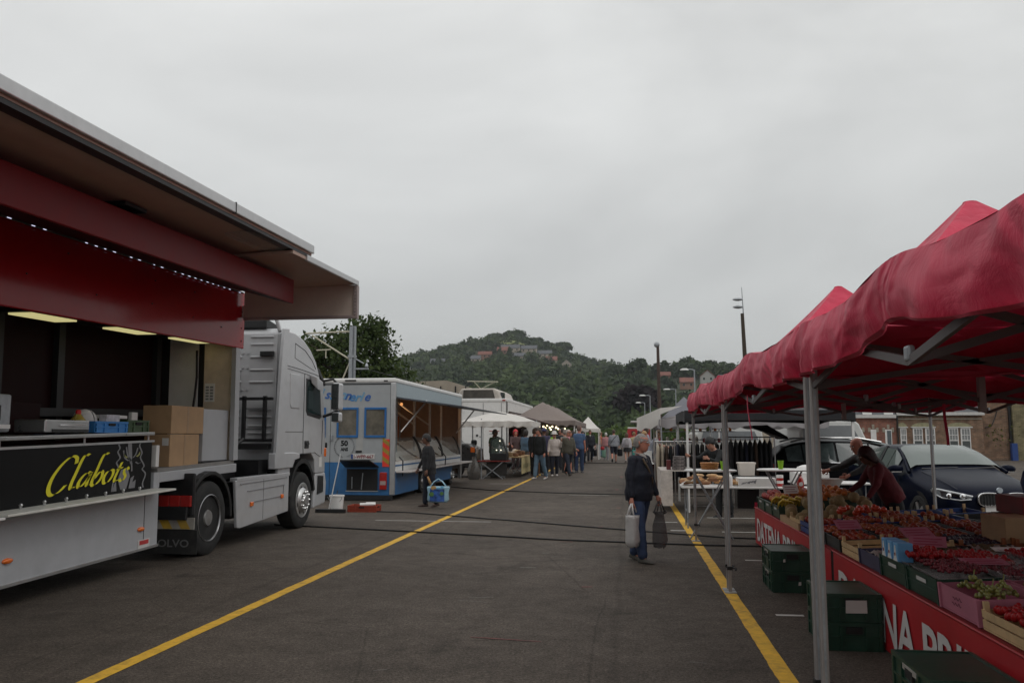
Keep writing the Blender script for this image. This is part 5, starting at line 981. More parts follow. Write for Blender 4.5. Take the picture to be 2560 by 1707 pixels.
mb = MB(); mb.tube([(24.2, 60.35, 2.2), (24.6, 60.3, 2.3), (24.9, 60.35, 2.9), (25.1, 60.35, 3.6)], .03, 5); mb.build('wall_cable', m_black, T)
T = thing('stone_building', 'olive stone wall of the building at the far right edge', 'building', (29, 60, 0)); mb = MB(); mb.box(25.9, 36, 60.1, 66, -.05, 6); mb.build('wall', m_st, T)
for k in range(5): P = rng_.normal(size=(60, 3))*np.array([.5, .3, .4])+np.array([24.6+k*.1, 59.9, 1.3+k*.12]); D = rng_.normal(size=(60, 3)); 
tag(leaf_mesh('wall_shrub', P, D, .18, m_leaf_y, .4+.2*rng_.normal(size=60)), 'small green shrub by the brick gable wall', 'shrub')
boxthing('dark_blue_bin', 'dark blue post beside the shrub by the gable wall', 'post', 25.4, 25.75, 59.3, 59.6, 0, 1.15, m_dblue)
# ------------------------------------------------------------------ cars
m_navy = M('car_navy', (.004, .006, .016), .3, .0, var=.05, coat=.0, rvar=.03, spec=.05)
m_blk = M('car_black', (.008, .008, .009), .3, .0, var=.05, coat=.0, rvar=.03, spec=.05)
m_ws = glass('windscreen_glass', (.13, .155, .145), .08, .95)
def carbody(name, secs, W, mat, T, loc_m, gl_sec, ws_sec, rw_sec, glassm):
    def ring(s):
        y, wb, wr, zb, zm, zt = s
        return [(-wb*.86, y, zb), (-wb*.97, y, zb+.1), (-wb, y, zb+(zm-zb)*.55), (-wb*.985, y, zm-.05), (-wb*.95, y, zm), (-wr, y, zt-.06), (-wr*.88, y, zt-.012), (-wr*.45, y, zt), (wr*.45, y, zt), (wr*.88, y, zt-.012), (wr, y, zt-.06), (wb*.95, y, zm), (wb*.985, y, zm-.05), (wb, y, zb+(zm-zb)*.55), (wb*.97, y, zb+.1), (wb*.86, y, zb)]
    rg = [ring(s) for s in secs]; rg = [[tuple(loc_m @ Vector(p)) for p in r] for r in rg]
    mb = MB(); mb.loft(rg); mb.build('body', mat, T, smooth=45, sub=2)
    def pane(nm, quads, shrink=.05, out=.012):
        for q in quads:
            q = [Vector(p) for p in q]; c = sum(q, Vector())/len(q); n_ = (q[1]-q[0]).cross(q[2]-q[0]).normalized()
            cc = loc_m @ Vector((0, 0, .9));
            if n_.dot(c-cc) < 0: n_ = -n_
            pts = [p+(c-p)*shrink+n_*out for p in q]; mb = MB(); mb.add(pts+[p-n_*.008 for p in pts], [tuple(range(len(pts)))]+[tuple(range(2*len(pts)-1, len(pts)-1, -1))]+[(i, (i+1) % len(pts), len(pts)+(i+1) % len(pts), len(pts)+i) for i in range(len(pts))]); mb.build(nm, glassm, T)
    for a, b in gl_sec:
        pane('side_window', [[rg[a][4], rg[b][4], rg[b][5], rg[a][5]]], .07, .014); pane('side_window', [[rg[a][11], rg[b][11], rg[b][10], rg[a][10]]], .07, .014)
    a, b = ws_sec; o3 = (loc_m.to_3x3() @ Vector((0, -.5, .85))).normalized(); P = []
    for i in range(7):
        t = .06+.88*i/6; f = a+(b-a)*t; k = min(int(f), b-1); w = f-k; row = [Vector(rg[k][j]).lerp(Vector(rg[k+1][j]), w) for j in (5, 6, 7, 8, 9, 10)]; c_ = (row[0]+row[-1])/2
        P.append([c_+(p-c_)*(1.06-.10*(i/6)) + o3*(.035+.02*math.sin(math.pi*t)) for p in row])
    mb = MB(); mb.grid(P); mb.build('windscreen', glassm, T, smooth=True)
    if rw_sec: a, b = rw_sec; pane('rear_window', [[rg[a][5], rg[a][10], rg[b][10], rg[b][5]]], .06, .02)
    return rg
def car_wheels(T, Mx, ys, hw, r):
    for y in ys:
        for s_ in (-1, 1):
            mb = MB(); mb.lathe((0, 0, 0), [(r*.6, -.2), (r, -.18), (r, -.02), (r*.93, 0), (r*.7, .005), (r*.66, -.02)], 28, 'x'); 
            B = Mx @ Matrix.Translation((s_*hw, y, r)) @ (Matrix.Scale(s_, 4, (1, 0, 0)))
            mb.xf(B); w = mb.build('wheel', m_rubber, T, smooth=35)
            mb = MB(); mb.lathe((0, 0, 0), [(r*.68, -.02), (r*.66, .004), (r*.62, -.03), (r*.15, -.05), (.01, -.05)], 28, 'x', m=0)
            mb.xf(B); mb.build('rim', m_black, w, smooth=35)
            for k in range(5):
                a = k*2*math.pi/5; mb = MB(); mb.bar((-.01, 0, 0), (-.01, math.cos(a)*r*.64, math.sin(a)*r*.64), .03, .07); mb.xf(B); mb.build('spoke', m_alu, w)
            mb = MB(); mb.lathe((0, 0, 0), [(r*1.14, -.21), (r*1.14, -.003), (.02, -.003)], 28, 'x'); mb.xf(B @ Matrix.Translation((-.005, 0, .01))); mb.build('wheel_arch', m_dark, T)
T = thing('hatchback_car', 'dark blue hatchback car facing the fruit stall under the red tents', 'car', (5.72, 16.6, 0))
Mx = Matrix.Translation((5.72, 16.6, 0)) @ Matrix.Rotation(R(5.5), 4, 'Z') @ Matrix.Scale(1.06, 4)
secs = [(-2.14, .62, .45, .3, .52, .60), (-2.08, .76, .55, .24, .60, .70), (-1.9, .85, .62, .2, .68, .80), (-1.5, .885, .68, .19, .76, .89), (-1.0, .89, .70, .19, .86, .985), (-.82, .89, .71, .19, .89, 1.02), (-.35, .885, .655, .19, .91, 1.25), (.05, .885, .60, .19, .92, 1.385), (.55, .885, .585, .19, .93, 1.42), (1.15, .885, .57, .19, .95, 1.38), (1.65, .87, .54, .22, .98, 1.27), (1.98, .82, .52, .28, 1.0, 1.08), (2.12, .74, .5, .34, .9, .95)]
carbody('car', secs, 1.77, m_navy, T, Mx, [(6, 7), (7, 8), (8, 9), (9, 10)], (5, 7), (10, 11), m_ws)
car_wheels(T, Mx, (-1.32, 1.36), .885, .31)
def CB(name, mat, fn, parent=None, **k):
    mb = MB(); fn(mb); mb.xf(Mx); return mb.build(name, mat, parent or T, **k)
for s_ in (-1, 1):
    oval = [(s_*.205+.155*math.copysign(abs(math.cos(a))**.6, math.cos(a)), .60+.095*math.copysign(abs(math.sin(a))**.7, math.sin(a))) for a in np.linspace(0, 2*math.pi, 25)[:-1]]
    g_ = CB('kidney_grille', m_black, lambda mb: mb.prism(oval, 'y', -2.17, -2.06))
    CB('chrome_ring', m_chrome, lambda mb: mb.tube([(x, -2.175, z) for x, z in oval]+[(oval[0][0], -2.175, oval[0][1])], .013, 6), g_)
    for k in range(6): x = s_*.205-.11+k*.044; CB('grille_bar', M('grille_bar', (.03, .03, .03), .3), lambda mb: mb.box(x-.006, x+.006, -2.18, -2.165, .53, .675), g_)
    hl = [(s_*.43, -2.10, .655), (s_*.62, -2.03, .70), (s_*.80, -1.86, .745), (s_*.85, -1.74, .75), (s_*.86, -1.8, .655), (s_*.80, -1.93, .60), (s_*.6, -2.075, .575), (s_*.46, -2.12, .59)]
    h_ = CB('headlight', M('lamp_dark', (.05, .055, .06), .12, .3, coat=1.), lambda mb: mb.loft([[(x, y+.05, z) for x, y, z in hl], [(x*1.005, y-.035, z) for x, y, z in hl]]))
    CB('light_strip', M('lamp_white', (.72, .75, .78), .2, coat=1.), lambda mb: mb.tube([(x*1.005, y-.045, z-.012) for x, y, z in hl[:4]], .017, 6), h_)
    CB('light_ring', M('lamp_white', (.72, .75, .78), .2), lambda mb: mb.tube([(x*1.005, y-.045, z+.012) for x, y, z in hl[4:]], .010, 6), h_)
    for k, (x, y) in enumerate(((.56, -2.11), (.72, -2.02))): CB('lamp_lens', m_chrome, lambda mb: mb.sph((s_*x, y, .645), .045, 10, 6), h_)
    CB('fog_intake', m_black, lambda mb: mb.prism([(s_*.45, .34), (s_*.74, .36), (s_*.72, .45), (s_*.5, .44)], 'y', -2.1, -2.0))
    mr = CB('wing_mirror', m_navy, lambda mb: mb.loft([[(s_*(.93+.12*math.cos(a)*w), -.62+d, 1.0+.07*math.sin(a)*w) for a in np.linspace(0, 6.28, 13)[:-1]] for d, w in ((-.09, .5), (-.05, .95), (.02, 1), (.06, .9))]), smooth=50)
    CB('mirror_trim', m_chrome, lambda mb: mb.bar((s_*.84, -.7, .955), (s_*1.03, -.69, .95), .02, .02), mr)
    CB('pillar', m_navy, lambda mb: mb.tube([(s_*.80, -.84, .95), (s_*.70, -.45, 1.15), (s_*.60, -.05, 1.31), (s_*.56, .1, 1.34)], .03, 6))
    CB('door_seam', m_dark, lambda mb: mb.box(s_*.888-.004, s_*.888+.004, -.62, -.605, .3, .88)); CB('door_seam', m_dark, lambda mb: mb.box(s_*.888-.004, s_*.888+.004, .35, .365, .3, .9))
    CB('door_handle', m_navy, lambda mb: mb.box(s_*.885-.02, s_*.885+.02, .05, .24, .77, .8)); CB('window_post', m_black, lambda mb: mb.bar((s_*.845, .4, .94), (s_*.6, .45, 1.37), .05, .04))
CB('bumper_intake', m_black, lambda mb: mb.box(-.42, .42, -2.13, -2.0, .28, .4)); CB('number_plate', m_white, lambda mb: mb.box(-.26, .26, -2.165, -2.14, .42, .50))
CB('badge', M('badge_ring', (.5, .55, .6), .3, .5), lambda mb: mb.lathe((0, -2.075, .735), [(.042, -.03), (.042, .0), (.03, .008), (.01, .008)], 16, 'y'))
for a, b in ((-.6, 0), (-.05, .6)): CB('wiper', m_black, lambda mb: mb.tube([(a, -.86, 1.01), (b, -.84, 1.03)], .012, 5))
CB('bonnet_crease', M('seam_navy', (.008, .01, .025), .4), lambda mb: mb.tube([(-.58, -2.0, .745), (-.62, -1.5, .885), (-.64, -.95, .975)], .006, 4))
T = thing('estate_car', 'black estate car with its tailgate open behind the clothes rails', 'car', (5.5, 20.5, 0))
Mx = Matrix.Translation((5.55, 20.6, 0)) @ Matrix.Rotation(R(92), 4, 'Z') @ Matrix.Scale(1.06, 4)
secs = [(-2.2, .62, .45, .3, .55, .62), (-2.05, .84, .6, .22, .68, .78), (-1.5, .9, .68, .2, .85, .92), (-.95, .9, .7, .2, .92, 1.0), (-.3, .9, .66, .2, .95, 1.35), (.1, .9, .62, .2, .96, 1.45), (.8, .9, .62, .2, .97, 1.47), (1.5, .9, .6, .2, .99, 1.44), (1.85, .89, .58, .24, 1.0, 1.35), (2.1, .86, .56, .3, 1.0, 1.06), (2.2, .8, .54, .34, .9, .96)]
carbody('car', secs, 1.8, m_blk, T, Mx, [(4, 5), (5, 6), (6, 7), (7, 8)], (3, 5), None, M('estate_glass', (.06, .075, .075), .06, var=.5, scale=2))
car_wheels(T, Mx, (-1.35, 1.4), .9, .33)
for s_ in (-1, 1): CB('roof_rail', m_alu, lambda mb: mb.tube([(s_*.56, -.2, 1.42), (s_*.56, .3, 1.51), (s_*.54, 1.4, 1.5), (s_*.53, 1.7, 1.42)], .022, 6)); CB('window_trim', m_chrome, lambda mb: mb.tube([(s_*.885, -.8, .95), (s_*.885, 1.6, 1.0)], .01, 4)); CB('tail_light', m_rlens, lambda mb: mb.box(s_*.74-.1, s_*.74+.1, 2.08, 2.2, .8, .96))
CB('tailgate', m_blk, lambda mb: mb.loft([[(x, y, z+d) for x, y, z in ((-.58, 1.75, 1.47), (.58, 1.75, 1.47), (.66, 2.2, 1.74), (.6, 2.5, 1.72), (-.6, 2.5, 1.72), (-.66, 2.2, 1.74))] for d in (0, .06)]), bevel=.02)
CB('boot_opening', m_dark, lambda mb: mb.box(-.7, .7, 2.15, 2.225, .62, 1.35))
T = thing('white_van', 'white van with a large grey windscreen behind the estate car', 'van', (6.2, 26, 0)); m_wv = M('van_white', (.6, .6, .58), .35, var=.05, coat=.3)
mb = MB(); mb.loft([[(x, 26+d, z) for x, z in ((6.2-w*1.05, .35), (6.2-w*1.05, 1.3), (6.2-w*.98, 1.95), (6.2-w*.85, 2.1), (6.2+w*.6, 2.1), (6.2+w*.72, 2.0), (6.2+w*1.02, 1.3), (6.2+w*1.05, .35))] for d, w in ((0, .97), (.1, 1.0), (4.4, 1.0), (4.5, .97))]); mb.build('body', m_wv, T, bevel=.04)
mb = MB(); mb.prism([(5.28, 1.45), (5.3, 1.95), (6.7, 1.95), (6.95, 1.45)], 'y', 25.97, 25.99); mb.build('windscreen', M('van_glass', (.2, .21, .22), .12, var=.2, scale=1.5), T)
mb = MB(); mb.box(5.25, 7.15, 25.9, 26, .5, .75); mb.build('bumper', m_black, T)
for x in (5.3, 7.05): mb = MB(); mb.lathe((x, 26.8, .32), [(.32, -.1), (.32, .1)], 16, 'x'); mb.build('wheel', m_rubber, T)
for x, lb, w in ((2.9, 'white curved van roof seen between the grey awning and the clothes rails', 2.0),):
    T = thing('white_van', lb, 'van', (x, 33, 0)); mb = MB(); mb.prism([(x-.2, .4), (x-.2, 1.7), (x, 2.05), (x+w, 2.1), (x+w+.3, 1.85), (x+w+.4, .4)], 'y', 33, 37); mb.build('body', m_wv, T, bevel=.06)
    mb = MB(); mb.prism([(x, 1.5), (x+.08, 1.82), (x+w, 1.82), (x+w+.15, 1.5)], 'y', 32.97, 32.99); mb.build('window', M('van_glass', (.2, .21, .22), .12), T)
boxthing('beige_wall', 'pale beige side wall behind the open tailgate', 'wall', 5.2, 9.4, 37, 37.2, 0, 2.35, m_wall_c)
# ------------------------------------------------------------------ gazebos and stalls at the right, farther back
m_grey = M('awning_grey', (.40, .375, .385), .85, var=.06, trans=.25); m_gaz = M('gazebo_black', (.012, .013, .016), .7, var=.1); m_gz2 = M('gazebo_grey', (.15, .15, .17), .85, var=.06)
gazebo('grey_gazebo', 'dark grey peaked gazebo rising behind the black gazebo', 1.0, 3.2, 29, 32, 2.1, 3.05, .25, m_gz2, m_white)
T = thing('scalloped_awning', 'pale grey awning with a scalloped edge over the clothes rails', 'awning', (3, 24, 0))
wavy_awning(T, .95, 5.6, 24, 28, 2.5, 2.12, .27, m_grey, 10)
for x in (1.0, 2.4, 4.0): mb = MB(); mb.tube([(x, 24.05, 0), (x, 24.05, 2.12)], .022, 6); mb.build('pole', m_galv, T)
T = thing('white_awning', 'off white side awning at the lane end of the grey scalloped awning', 'awning', (.8, 27, 0))
P = [[(.98-.55*t, 23.9+9*t, 2.43-.1*t-s_*.5+.04*math.sin(t*14)*s_) for s_ in (0, .35, .7, 1)] for t in np.linspace(0, 1, 15)]; mb = MB(); mb.grid(P); mb.build('side_sheet', m_pw, T, smooth=True)
mb = MB(); mb.grid([[(.98-.55*t, 23.9+9*t, 2.43-.1*t) for t in (0, 1)], [(1.6, 24.2, 2.5), (1.2, 33, 2.42)]]); mb.build('top_sheet', m_pw, T)
T = gazebo('black_gazebo', 'black gazebo on white legs behind the round tables', 1.28, 4.85, 18.5, 21.8, 2.2, 2.42, .26, m_gaz, m_white, amp=.025)
mb = MB(); mb.box(1.3, 4.8, 18.48, 18.52, 1.98, 2.02); mb.build('beam', m_black, T)
# clothes rails and garments
m_cl = [M('cloth_black', (.008, .008, .010), .9, var=.3), M('cloth_charcoal', (.02, .02, .022), .9, var=.3), M('cloth_navy', (.008, .010, .022), .9, var=.3), M('cloth_pattern', (.055, .05, .045), .9, var=.9, scale=26), M('cloth_cream', (.42, .36, .28), .9, var=.1), M('cloth_brown', (.05, .03, .02), .9, var=.3)]
def rail(label, x0, x1, y, z):
    T = thing('clothes_rail', label, 'clothes rail', ((x0+x1)/2, y, 0))
    mb = MB(); mb.tube([(x0, y, z), (x1, y, z)], .016, 6); mb.build('bar', m_steel, T)
    for x in (x0, x1): mb = MB(); mb.tube([(x, y, z), (x, y, 0)], .016, 6); mb.build('post', m_steel, T)
rail('front clothes rail hung with black coats', 2.3, 3.35, 19.6, 1.62); rail('back clothes rail behind the bending woman', 1.2, 2.6, 21.2, 1.55); rail('short clothes rail beside the white patterned tablecloth', .75, 1.75, 22.5, 1.5)
ON = ['first', 'second', 'third', 'fourth', 'fifth', 'sixth', 'seventh', 'eighth', 'ninth', 'tenth', 'eleventh', 'twelfth', 'thirteenth', 'fourteenth', 'fifteenth', 'sixteenth', 'seventeenth']
GL = {0: 'black coat', 1: 'charcoal coat', 2: 'dark navy coat', 3: 'dark mottled patterned dress', 4: 'cream coat', 5: 'dark brown coat'}
def garment(x, y, z, w, h, c, where, i=0):
    t = thing('garment', GL[c]+', '+ON[i]+' from the left on '+where, 'clothing', (x, y, z-h), 'garments on the clothes rails'); rings = []
    for k, (s_, dz) in enumerate(((.14, 0), (.5, .05), (.85, .09), (.95, .2), (1.0, .6), (1.12, 1))):
        rings.append([(x+.05*s_*math.cos(a)*(1+.3*noise.noise((a*2, dz*3, x*9))), y+w/2*s_*math.sin(a), z-.06-h*dz) for a in np.linspace(0, 6.28, 11)[:-1]])
    mb = MB(); mb.loft(rings); mb.build('cloth', m_cl[c], t, smooth=True)
    mb = MB(); mb.tube([(x, y, z), (x, y+.01, z-.05)], .006, 4); mb.tube([(x, y-w*.4, z-.11), (x, y, z-.05), (x, y+w*.4, z-.11)], .008, 4); mb.build('hanger', M('hanger_pale', (.4, .34, .26), .5), t)
for i in range(9): garment(2.38+i*.108, 19.6, 1.62, .46, .82+.1*((i*7) % 3)/3, (0, 1, 0, 2, 0, 5, 0)[i % 7], 'the front rail by the tailgate', i)
for i in range(11): garment(1.28+i*.12, 21.2, 1.55, .46, .85, (2, 0, 3, 3, 1, 3, 0, 3, 1, 0, 2)[i], 'the back rail', i)
for i in range(8): garment(.84+i*.11, 22.5, 1.5, .5, .95, (4, 4, 5, 0, 1, 0, 2, 0)[i], 'the short rail beside the tablecloth', i)
# shelves of bright goods beyond
T = thing('goods_stand', 'stall stand of red and orange packed goods under the grey awning', 'stand', (1.8, 27, 0)); mb = MB(); mb.box(1.0, 3.2, 26.5, 27.5, 0, 1.1); mb.build('counter', M('counter_dark', (.06, .04, .035), .7), T)
for z in (1.45, 1.8): mb = MB(); mb.box(1.0, 3.4, 26.9, 27.4, z-.03, z); mb.build('shelf', m_galv, T)
for i in range(20):
    x = 1.08+.115*i; mb = MB(); h = .12+.1*((i*3) % 4)/4; mb.lathe((x, 26.98, 1.80 if i % 2 else 1.45), [(.045, 0), (.05, h*.7), (.03, h)], 8); mb.build('jar', [M('jar_red', (.4, .02, .03), .4), M('jar_orange', (.5, .14, .03), .4), M('jar_white', (.55, .5, .45), .4), M('jar_green', (.12, .2, .04), .4)][(i*7) % 4], T)
T = thing('side_stall', 'lane side stall counter with white sheets below the white awning', 'counter', (.55, 26, 0)); mb = MB(); mb.box(.3, .95, 24.6, 30, 0, .82); mb.build('counter', M('counter_dark', (.06, .04, .035), .7), T)
mb = MB(); mb.box(.28, .8, 24.5, 27, .83, .85); mb.box(.5, .75, 24.9, 25.3, .85, 1.2); mb.build('white_sheet', m_white, T); mb = MB(); mb.box(.275, .8, 24.49, 27.2, .7, .828); mb.build('red_trim', m_dred, T)
# white tables, bread, tubs, boxes
def table(label, x0, x1, y0, y1, z, mat=m_white):
    T = thing('folding_table', label, 'table', ((x0+x1)/2, (y0+y1)/2, 0)); mb = MB(); mb.box(x0, x1, y0, y1, z-.04, z); mb.build('table_top', mat, T, bevel=.012)
    for x in (x0+.1, x1-.1):
        for y in (y0+.08, y1-.08): mb = MB(); mb.tube([(x, y, 0), (x, y, z-.04)], .015, 6); mb.build('leg', m_galv, T)
    for x in (x0+.1, x1-.1): mb = MB(); mb.bar((x, y0+.08, .3), (x, y1-.08, .3), .02); mb.build('brace', m_galv, T)
    return T
table('long white folding table with bread and boxes behind the red tent legs', .98, 3.5, 15.3, 16.0, .75)
table('narrow white table at the far side with bottles and a sink tub', 3.2, 4.6, 16.6, 17.4, .76)
T = thing('cloth_table', 'white table covered with a printed cloth beside the yellow line', 'table', (.95, 19, 0)); P = [[(.74+.03*math.sin(i), 18.5+2.0*i/8, z) for i in range(9)] for z in (.9, .55, .12)]; mb = MB(); mb.grid(P); P = [[(.74+.5*i/4, 18.5-.01*math.sin(i*2), z) for i in range(3)] for z in (.9, .5, .14)]; mb.grid(P); mb.box(.74, 1.5, 18.51, 20.5, .88, .905); mb.build('tablecloth', M('cloth_printed', (.52, .47, .43), .85, var=.22, scale=9), T, smooth=30)
for i in range(4): boxthing('black_box', ['lowest', 'second lowest', 'second highest', 'topmost'][i]+' black box with white print stacked on the printed tablecloth', 'box', 1.0+.01*i, 1.28, 18.55, 18.9, .91+i*.075, .98+i*.075, M('box_blackwhite', (.14, .12, .115), .6, var=1., scale=22))
boxthing('dark_red_jar_box', 'small dark red box left of the stacked black boxes', 'box', .88, .97, 18.7, 18.9, .91, 1.12, M('box_darkred', (.12, .02, .02), .5))
def folding_round(label, x, y):
    T = thing('round_table', label, 'table', (x, y, 0), 'white round high tables'); mb = MB(); mb.lathe((x, y, 1.07), [(.4, 0), (.42, .006), (.42, .024), (.4, .03)], 32); mb.build('table_top', m_white, T, smooth=30)
    for a, b in (((x-.26, y-.1, 1.06), (x+.32, y-.16, 0)), ((x+.28, y-.1, 1.06), (x-.36, y-.16, 0)), ((x-.26, y+.1, 1.06), (x+.3, y+.2, 0)), ((x+.26, y+.1, 1.06), (x-.3, y+.2, 0))): mb = MB(); mb.bar(a, b, .03, .02); mb.build('leg', m_galv, T)
folding_round('white round high table with a basket and a green cup', 1.36, 14.0); folding_round('white round high table with one green cup in the middle', 2.58, 14.4)
m_cup = M('cup_green', (.25, .5, .012), .5, var=.04)
for x, y, lb in ((1.56, 13.9, 'bright green paper cup beside the basket on the left round table'), (2.53, 14.3, 'bright green paper cup alone on the right round table')):
    mb = MB(); mb.lathe((x, y, 1.101), [(.036, 0), (.05, .135), (.053, .135), (.053, .14), (.045, .14), (.034, .01)], 16); tag(mb.build('paper_cup', m_cup, smooth=40), lb, 'cup')
T = thing('wicker_basket', 'orange brown wicker basket on the left round table', 'basket', (1.36, 14.1, 1.1)); mb = MB()
for k in range(4): mb.lathe((1.36, 14.1, 1.101+k*.028), [(.13+.006*k, 0), (.14+.006*k, .014), (.13+.006*k, .027)], 18)
mb.build('weave', M('wicker', (.36, .15, .04), .7, var=.25, scale=30), T)
m_br = [M('bread_crust', (.38, .2, .08), .8, var=.3, scale=16), M('bread_dark', (.24, .11, .05), .8, var=.3, scale=16), M('bread_pale', (.5, .33, .18), .8, var=.25, scale=16)]
for i in range(40):
    x = 1.05+rnd.random()*.98; y = 15.4+rnd.random()*.45; z = .80+.17*max(0, 1-abs(x-1.45)/.6)*rnd.random(); a = rnd.uniform(-.6, .6)
    mb = MB(); mb.loft([[(x+math.cos(a)*t*.11-math.sin(a)*s_*.035*math.cos(b), y+math.sin(a)*t*.11+math.cos(a)*s_*.04*math.cos(b), z+s_*.035*math.sin(b)) for b in np.linspace(0, 6.28, 8)[:-1]] for t, s_ in ((-1, .25), (-.7, .8), (0, 1), (.7, .8), (1, .25))])
    tag(mb.build('bread_roll', m_br[i % 3], smooth=True), 'crusty bread roll in the heap on the long white table', 'bread', 'bread rolls heaped on the white table')
mb = MB(); P = [[(1.0+.5*u+.1*noise.noise((u*4, v*4, 2)), 15.31+.6*v, .765+.16*math.sin(u*2.4)*(1-v*.4)+.05*noise.noise((u*5, v*5, 0))) for u in np.linspace(0, .55, 9)] for v in np.linspace(0, 1, 7)]; mb.grid(P); tag(mb.build('white_wrap', m_pw, smooth=True), 'crumpled white wrapping sheet left of the bread rolls', 'wrapping')
mb = MB(); mb.lathe((1.83, 15.36, .752), [(.045, 0), (.048, .16), (.03, .2), (.014, .21), (.008, .26)], 14); tag(mb.build('squeeze_bottle', m_white, smooth=40), 'white squeeze bottle on the long white table', 'bottle')
t = boxthing('white_carton', 'flat white carton with a dark leaf print on the white table', 'box', 1.98, 2.62, 15.32, 15.75, .752, .9, m_white)
mb = MB()
for k in range(5): a = 2.02+.05*k; mb.add([(a, 15.317, .79+.012*k), (a+.045, 15.317, .8+.02*(k % 2)), (a+.07, 15.317, .83+.012*k), (a+.02, 15.317, .815+.01*k)], [(0, 1, 2, 3)])
mb.build('print', m_logog, t)
T = thing('cream_tub', 'square cream plastic tub behind the griddle on the white table', 'tub', (2.25, 16.2, .9)); mb = MB(); mb.loft([[(2.25+s_*w, 16.3+q*.14, z) for s_, q in ((-1, -1), (1, -1), (1, 1), (-1, 1))] for w, z in ((.13, .9), (.15, 1.12), (.165, 1.12), (.165, 1.15))]); mb.build('body', m_offwhite, T, bevel=.01)
T = thing('griddle', 'black and steel griddle on the long white table', 'griddle', (2.4, 15.9, .75)); mb = MB(); mb.box(2.0, 2.75, 15.8, 16.2, .76, .9); mb.build('body', m_black, T, bevel=.01)
mb = MB(); mb.box(1.98, 2.77, 15.79, 16.22, .86, .89); mb.build('steel_rim', m_steel, T)
boxthing('grey_bin_box', 'dark box under the cream tub beside the griddle', 'box', 2.05, 2.45, 16.15, 16.5, .3, .9, m_black)
T = thing('ketchup_bottle', 'dark red sauce bottle with a round pale label near the white pan', 'bottle', (2.95, 14.9, .78)); mb = MB(); mb.lathe((2.95, 14.9, .74), [(.06, 0), (.065, .1), (.05, .18), (.025, .22), (.03, .25)], 12); mb.build('bottle', m_rlens, T, smooth=40); mb = MB(); mb.lathe((2.95, 14.835, .83), [(.035, -.004), (.035, .0)], 12, 'y'); mb.build('label_disc', m_white, T)
T = thing('striped_jar', 'red and white striped jar beside the white table end', 'jar', (2.66, 15.5, .75)); 
for k in range(4): mb = MB(); mb.lathe((2.72, 15.5, .752+k*.05), [(.06, 0), (.06, .049)], 12); mb.build('band', m_white if k % 2 else m_rlens, T)
T = thing('foam_box', 'white foam box with crumpled bag behind the stall keeper pan', 'box', (3.35, 15.6, .7)); mb = MB(); mb.box(3.0, 3.6, 15.6, 16.1, .78, 1.0); mb.build('body', m_white, T, bevel=.02); mb = MB(); mb.sph((3.3, 15.85, 1.04), .18, 10, 6, sq=(1.3, .8, .5)); mb.build('bag', m_white, T, smooth=True)
mb = MB(); mb.loft([[(3.06+w*.24*math.cos(a), 13.35+w*.17*math.sin(a), z) for a in np.linspace(0, 6.28, 17)[:-1]] for w, z in ((.6, .86), (.9, .97), (1.0, 1.0), (1.05, 1.0), (.92, .985))]); tag(mb.build('white_pan', m_white, smooth=40), 'white oval basin the bald man reaches into', 'basin')
boxthing('scale_table', 'small dark stand under the white basin behind the fruit', 'stand', 2.85, 3.3, 13.2, 13.55, 0, .85, m_black)
# ------------------------------------------------------------------ red gazebo tents over the fruit stall
def cloth(name, col, trans, back=None):
    m = bpy.data.materials.new(name); m.use_nodes = True; t = m.node_tree; p = t.nodes['Principled BSDF']; n = t.nodes.new; l = t.links.new
    c = n('ShaderNodeTexCoord'); mp_ = n('ShaderNodeMapping'); mp_.inputs['Scale'].default_value = (1, 1, 1); l(c.outputs['Object'], mp_.inputs[0])
    z = n('ShaderNodeTexNoise'); z.inputs['Scale'].default_value = 2.2; z.inputs['Detail'].default_value = 5; z.inputs['Distortion'].default_value = 1.6; l(mp_.outputs[0], z.inputs[0])
    r = n('ShaderNodeValToRGB'); r.color_ramp.elements[0].position = .3; r.color_ramp.elements[1].position = .75
    r.color_ramp.elements[0].color = tuple(x*.88 for x in col)+(1,); r.color_ramp.elements[1].color = tuple(min(1, x*1.12) for x in col)+(1,); l(z.outputs[0], r.inputs[0]); l(r.outputs[0], p.inputs['Base Color'])
    p.inputs['Roughness'].default_value = .55; p.inputs['Sheen Weight'].default_value = .12; p.inputs['Sheen Tint'].default_value = (1, .6, .65, 1); p.inputs['Specular IOR Level'].default_value = .35
    z2 = n('ShaderNodeTexNoise'); z2.inputs['Scale'].default_value = 6; z2.inputs['Detail'].default_value = 6; z2.inputs['Roughness'].default_value = .6; z2.inputs['Distortion'].default_value = .8; l(mp_.outputs[0], z2.inputs[0])
    z3 = n('ShaderNodeTexNoise'); z3.inputs['Scale'].default_value = 1.6; z3.inputs['Detail'].default_value = 2; z3.inputs['Distortion'].default_value = 1.2; l(c.outputs['Object'], z3.inputs[0])
    b = n('ShaderNodeBump'); b.inputs['Strength'].default_value = .3; b.inputs['Distance'].default_value = .04; l(z2.outputs[0], b.inputs['Height'])
    b2 = n('ShaderNodeBump'); b2.inputs['Strength'].default_value = .65; b2.inputs['Distance'].default_value = .18; l(z3.outputs[0], b2.inputs['Height']); l(b.outputs[0], b2.inputs['Normal']); l(b2.outputs[0], p.inputs['Normal'])
    ts = n('ShaderNodeBsdfTranslucent'); l(r.outputs[0], ts.inputs[0]); ms = n('ShaderNodeMixShader'); ms.inputs[0].default_value = trans
    l(p.outputs[0], ms.inputs[1]); l(ts.outputs[0], ms.inputs[2]); l(ms.outputs[0], t.nodes['Material Output'].inputs[0]); return m
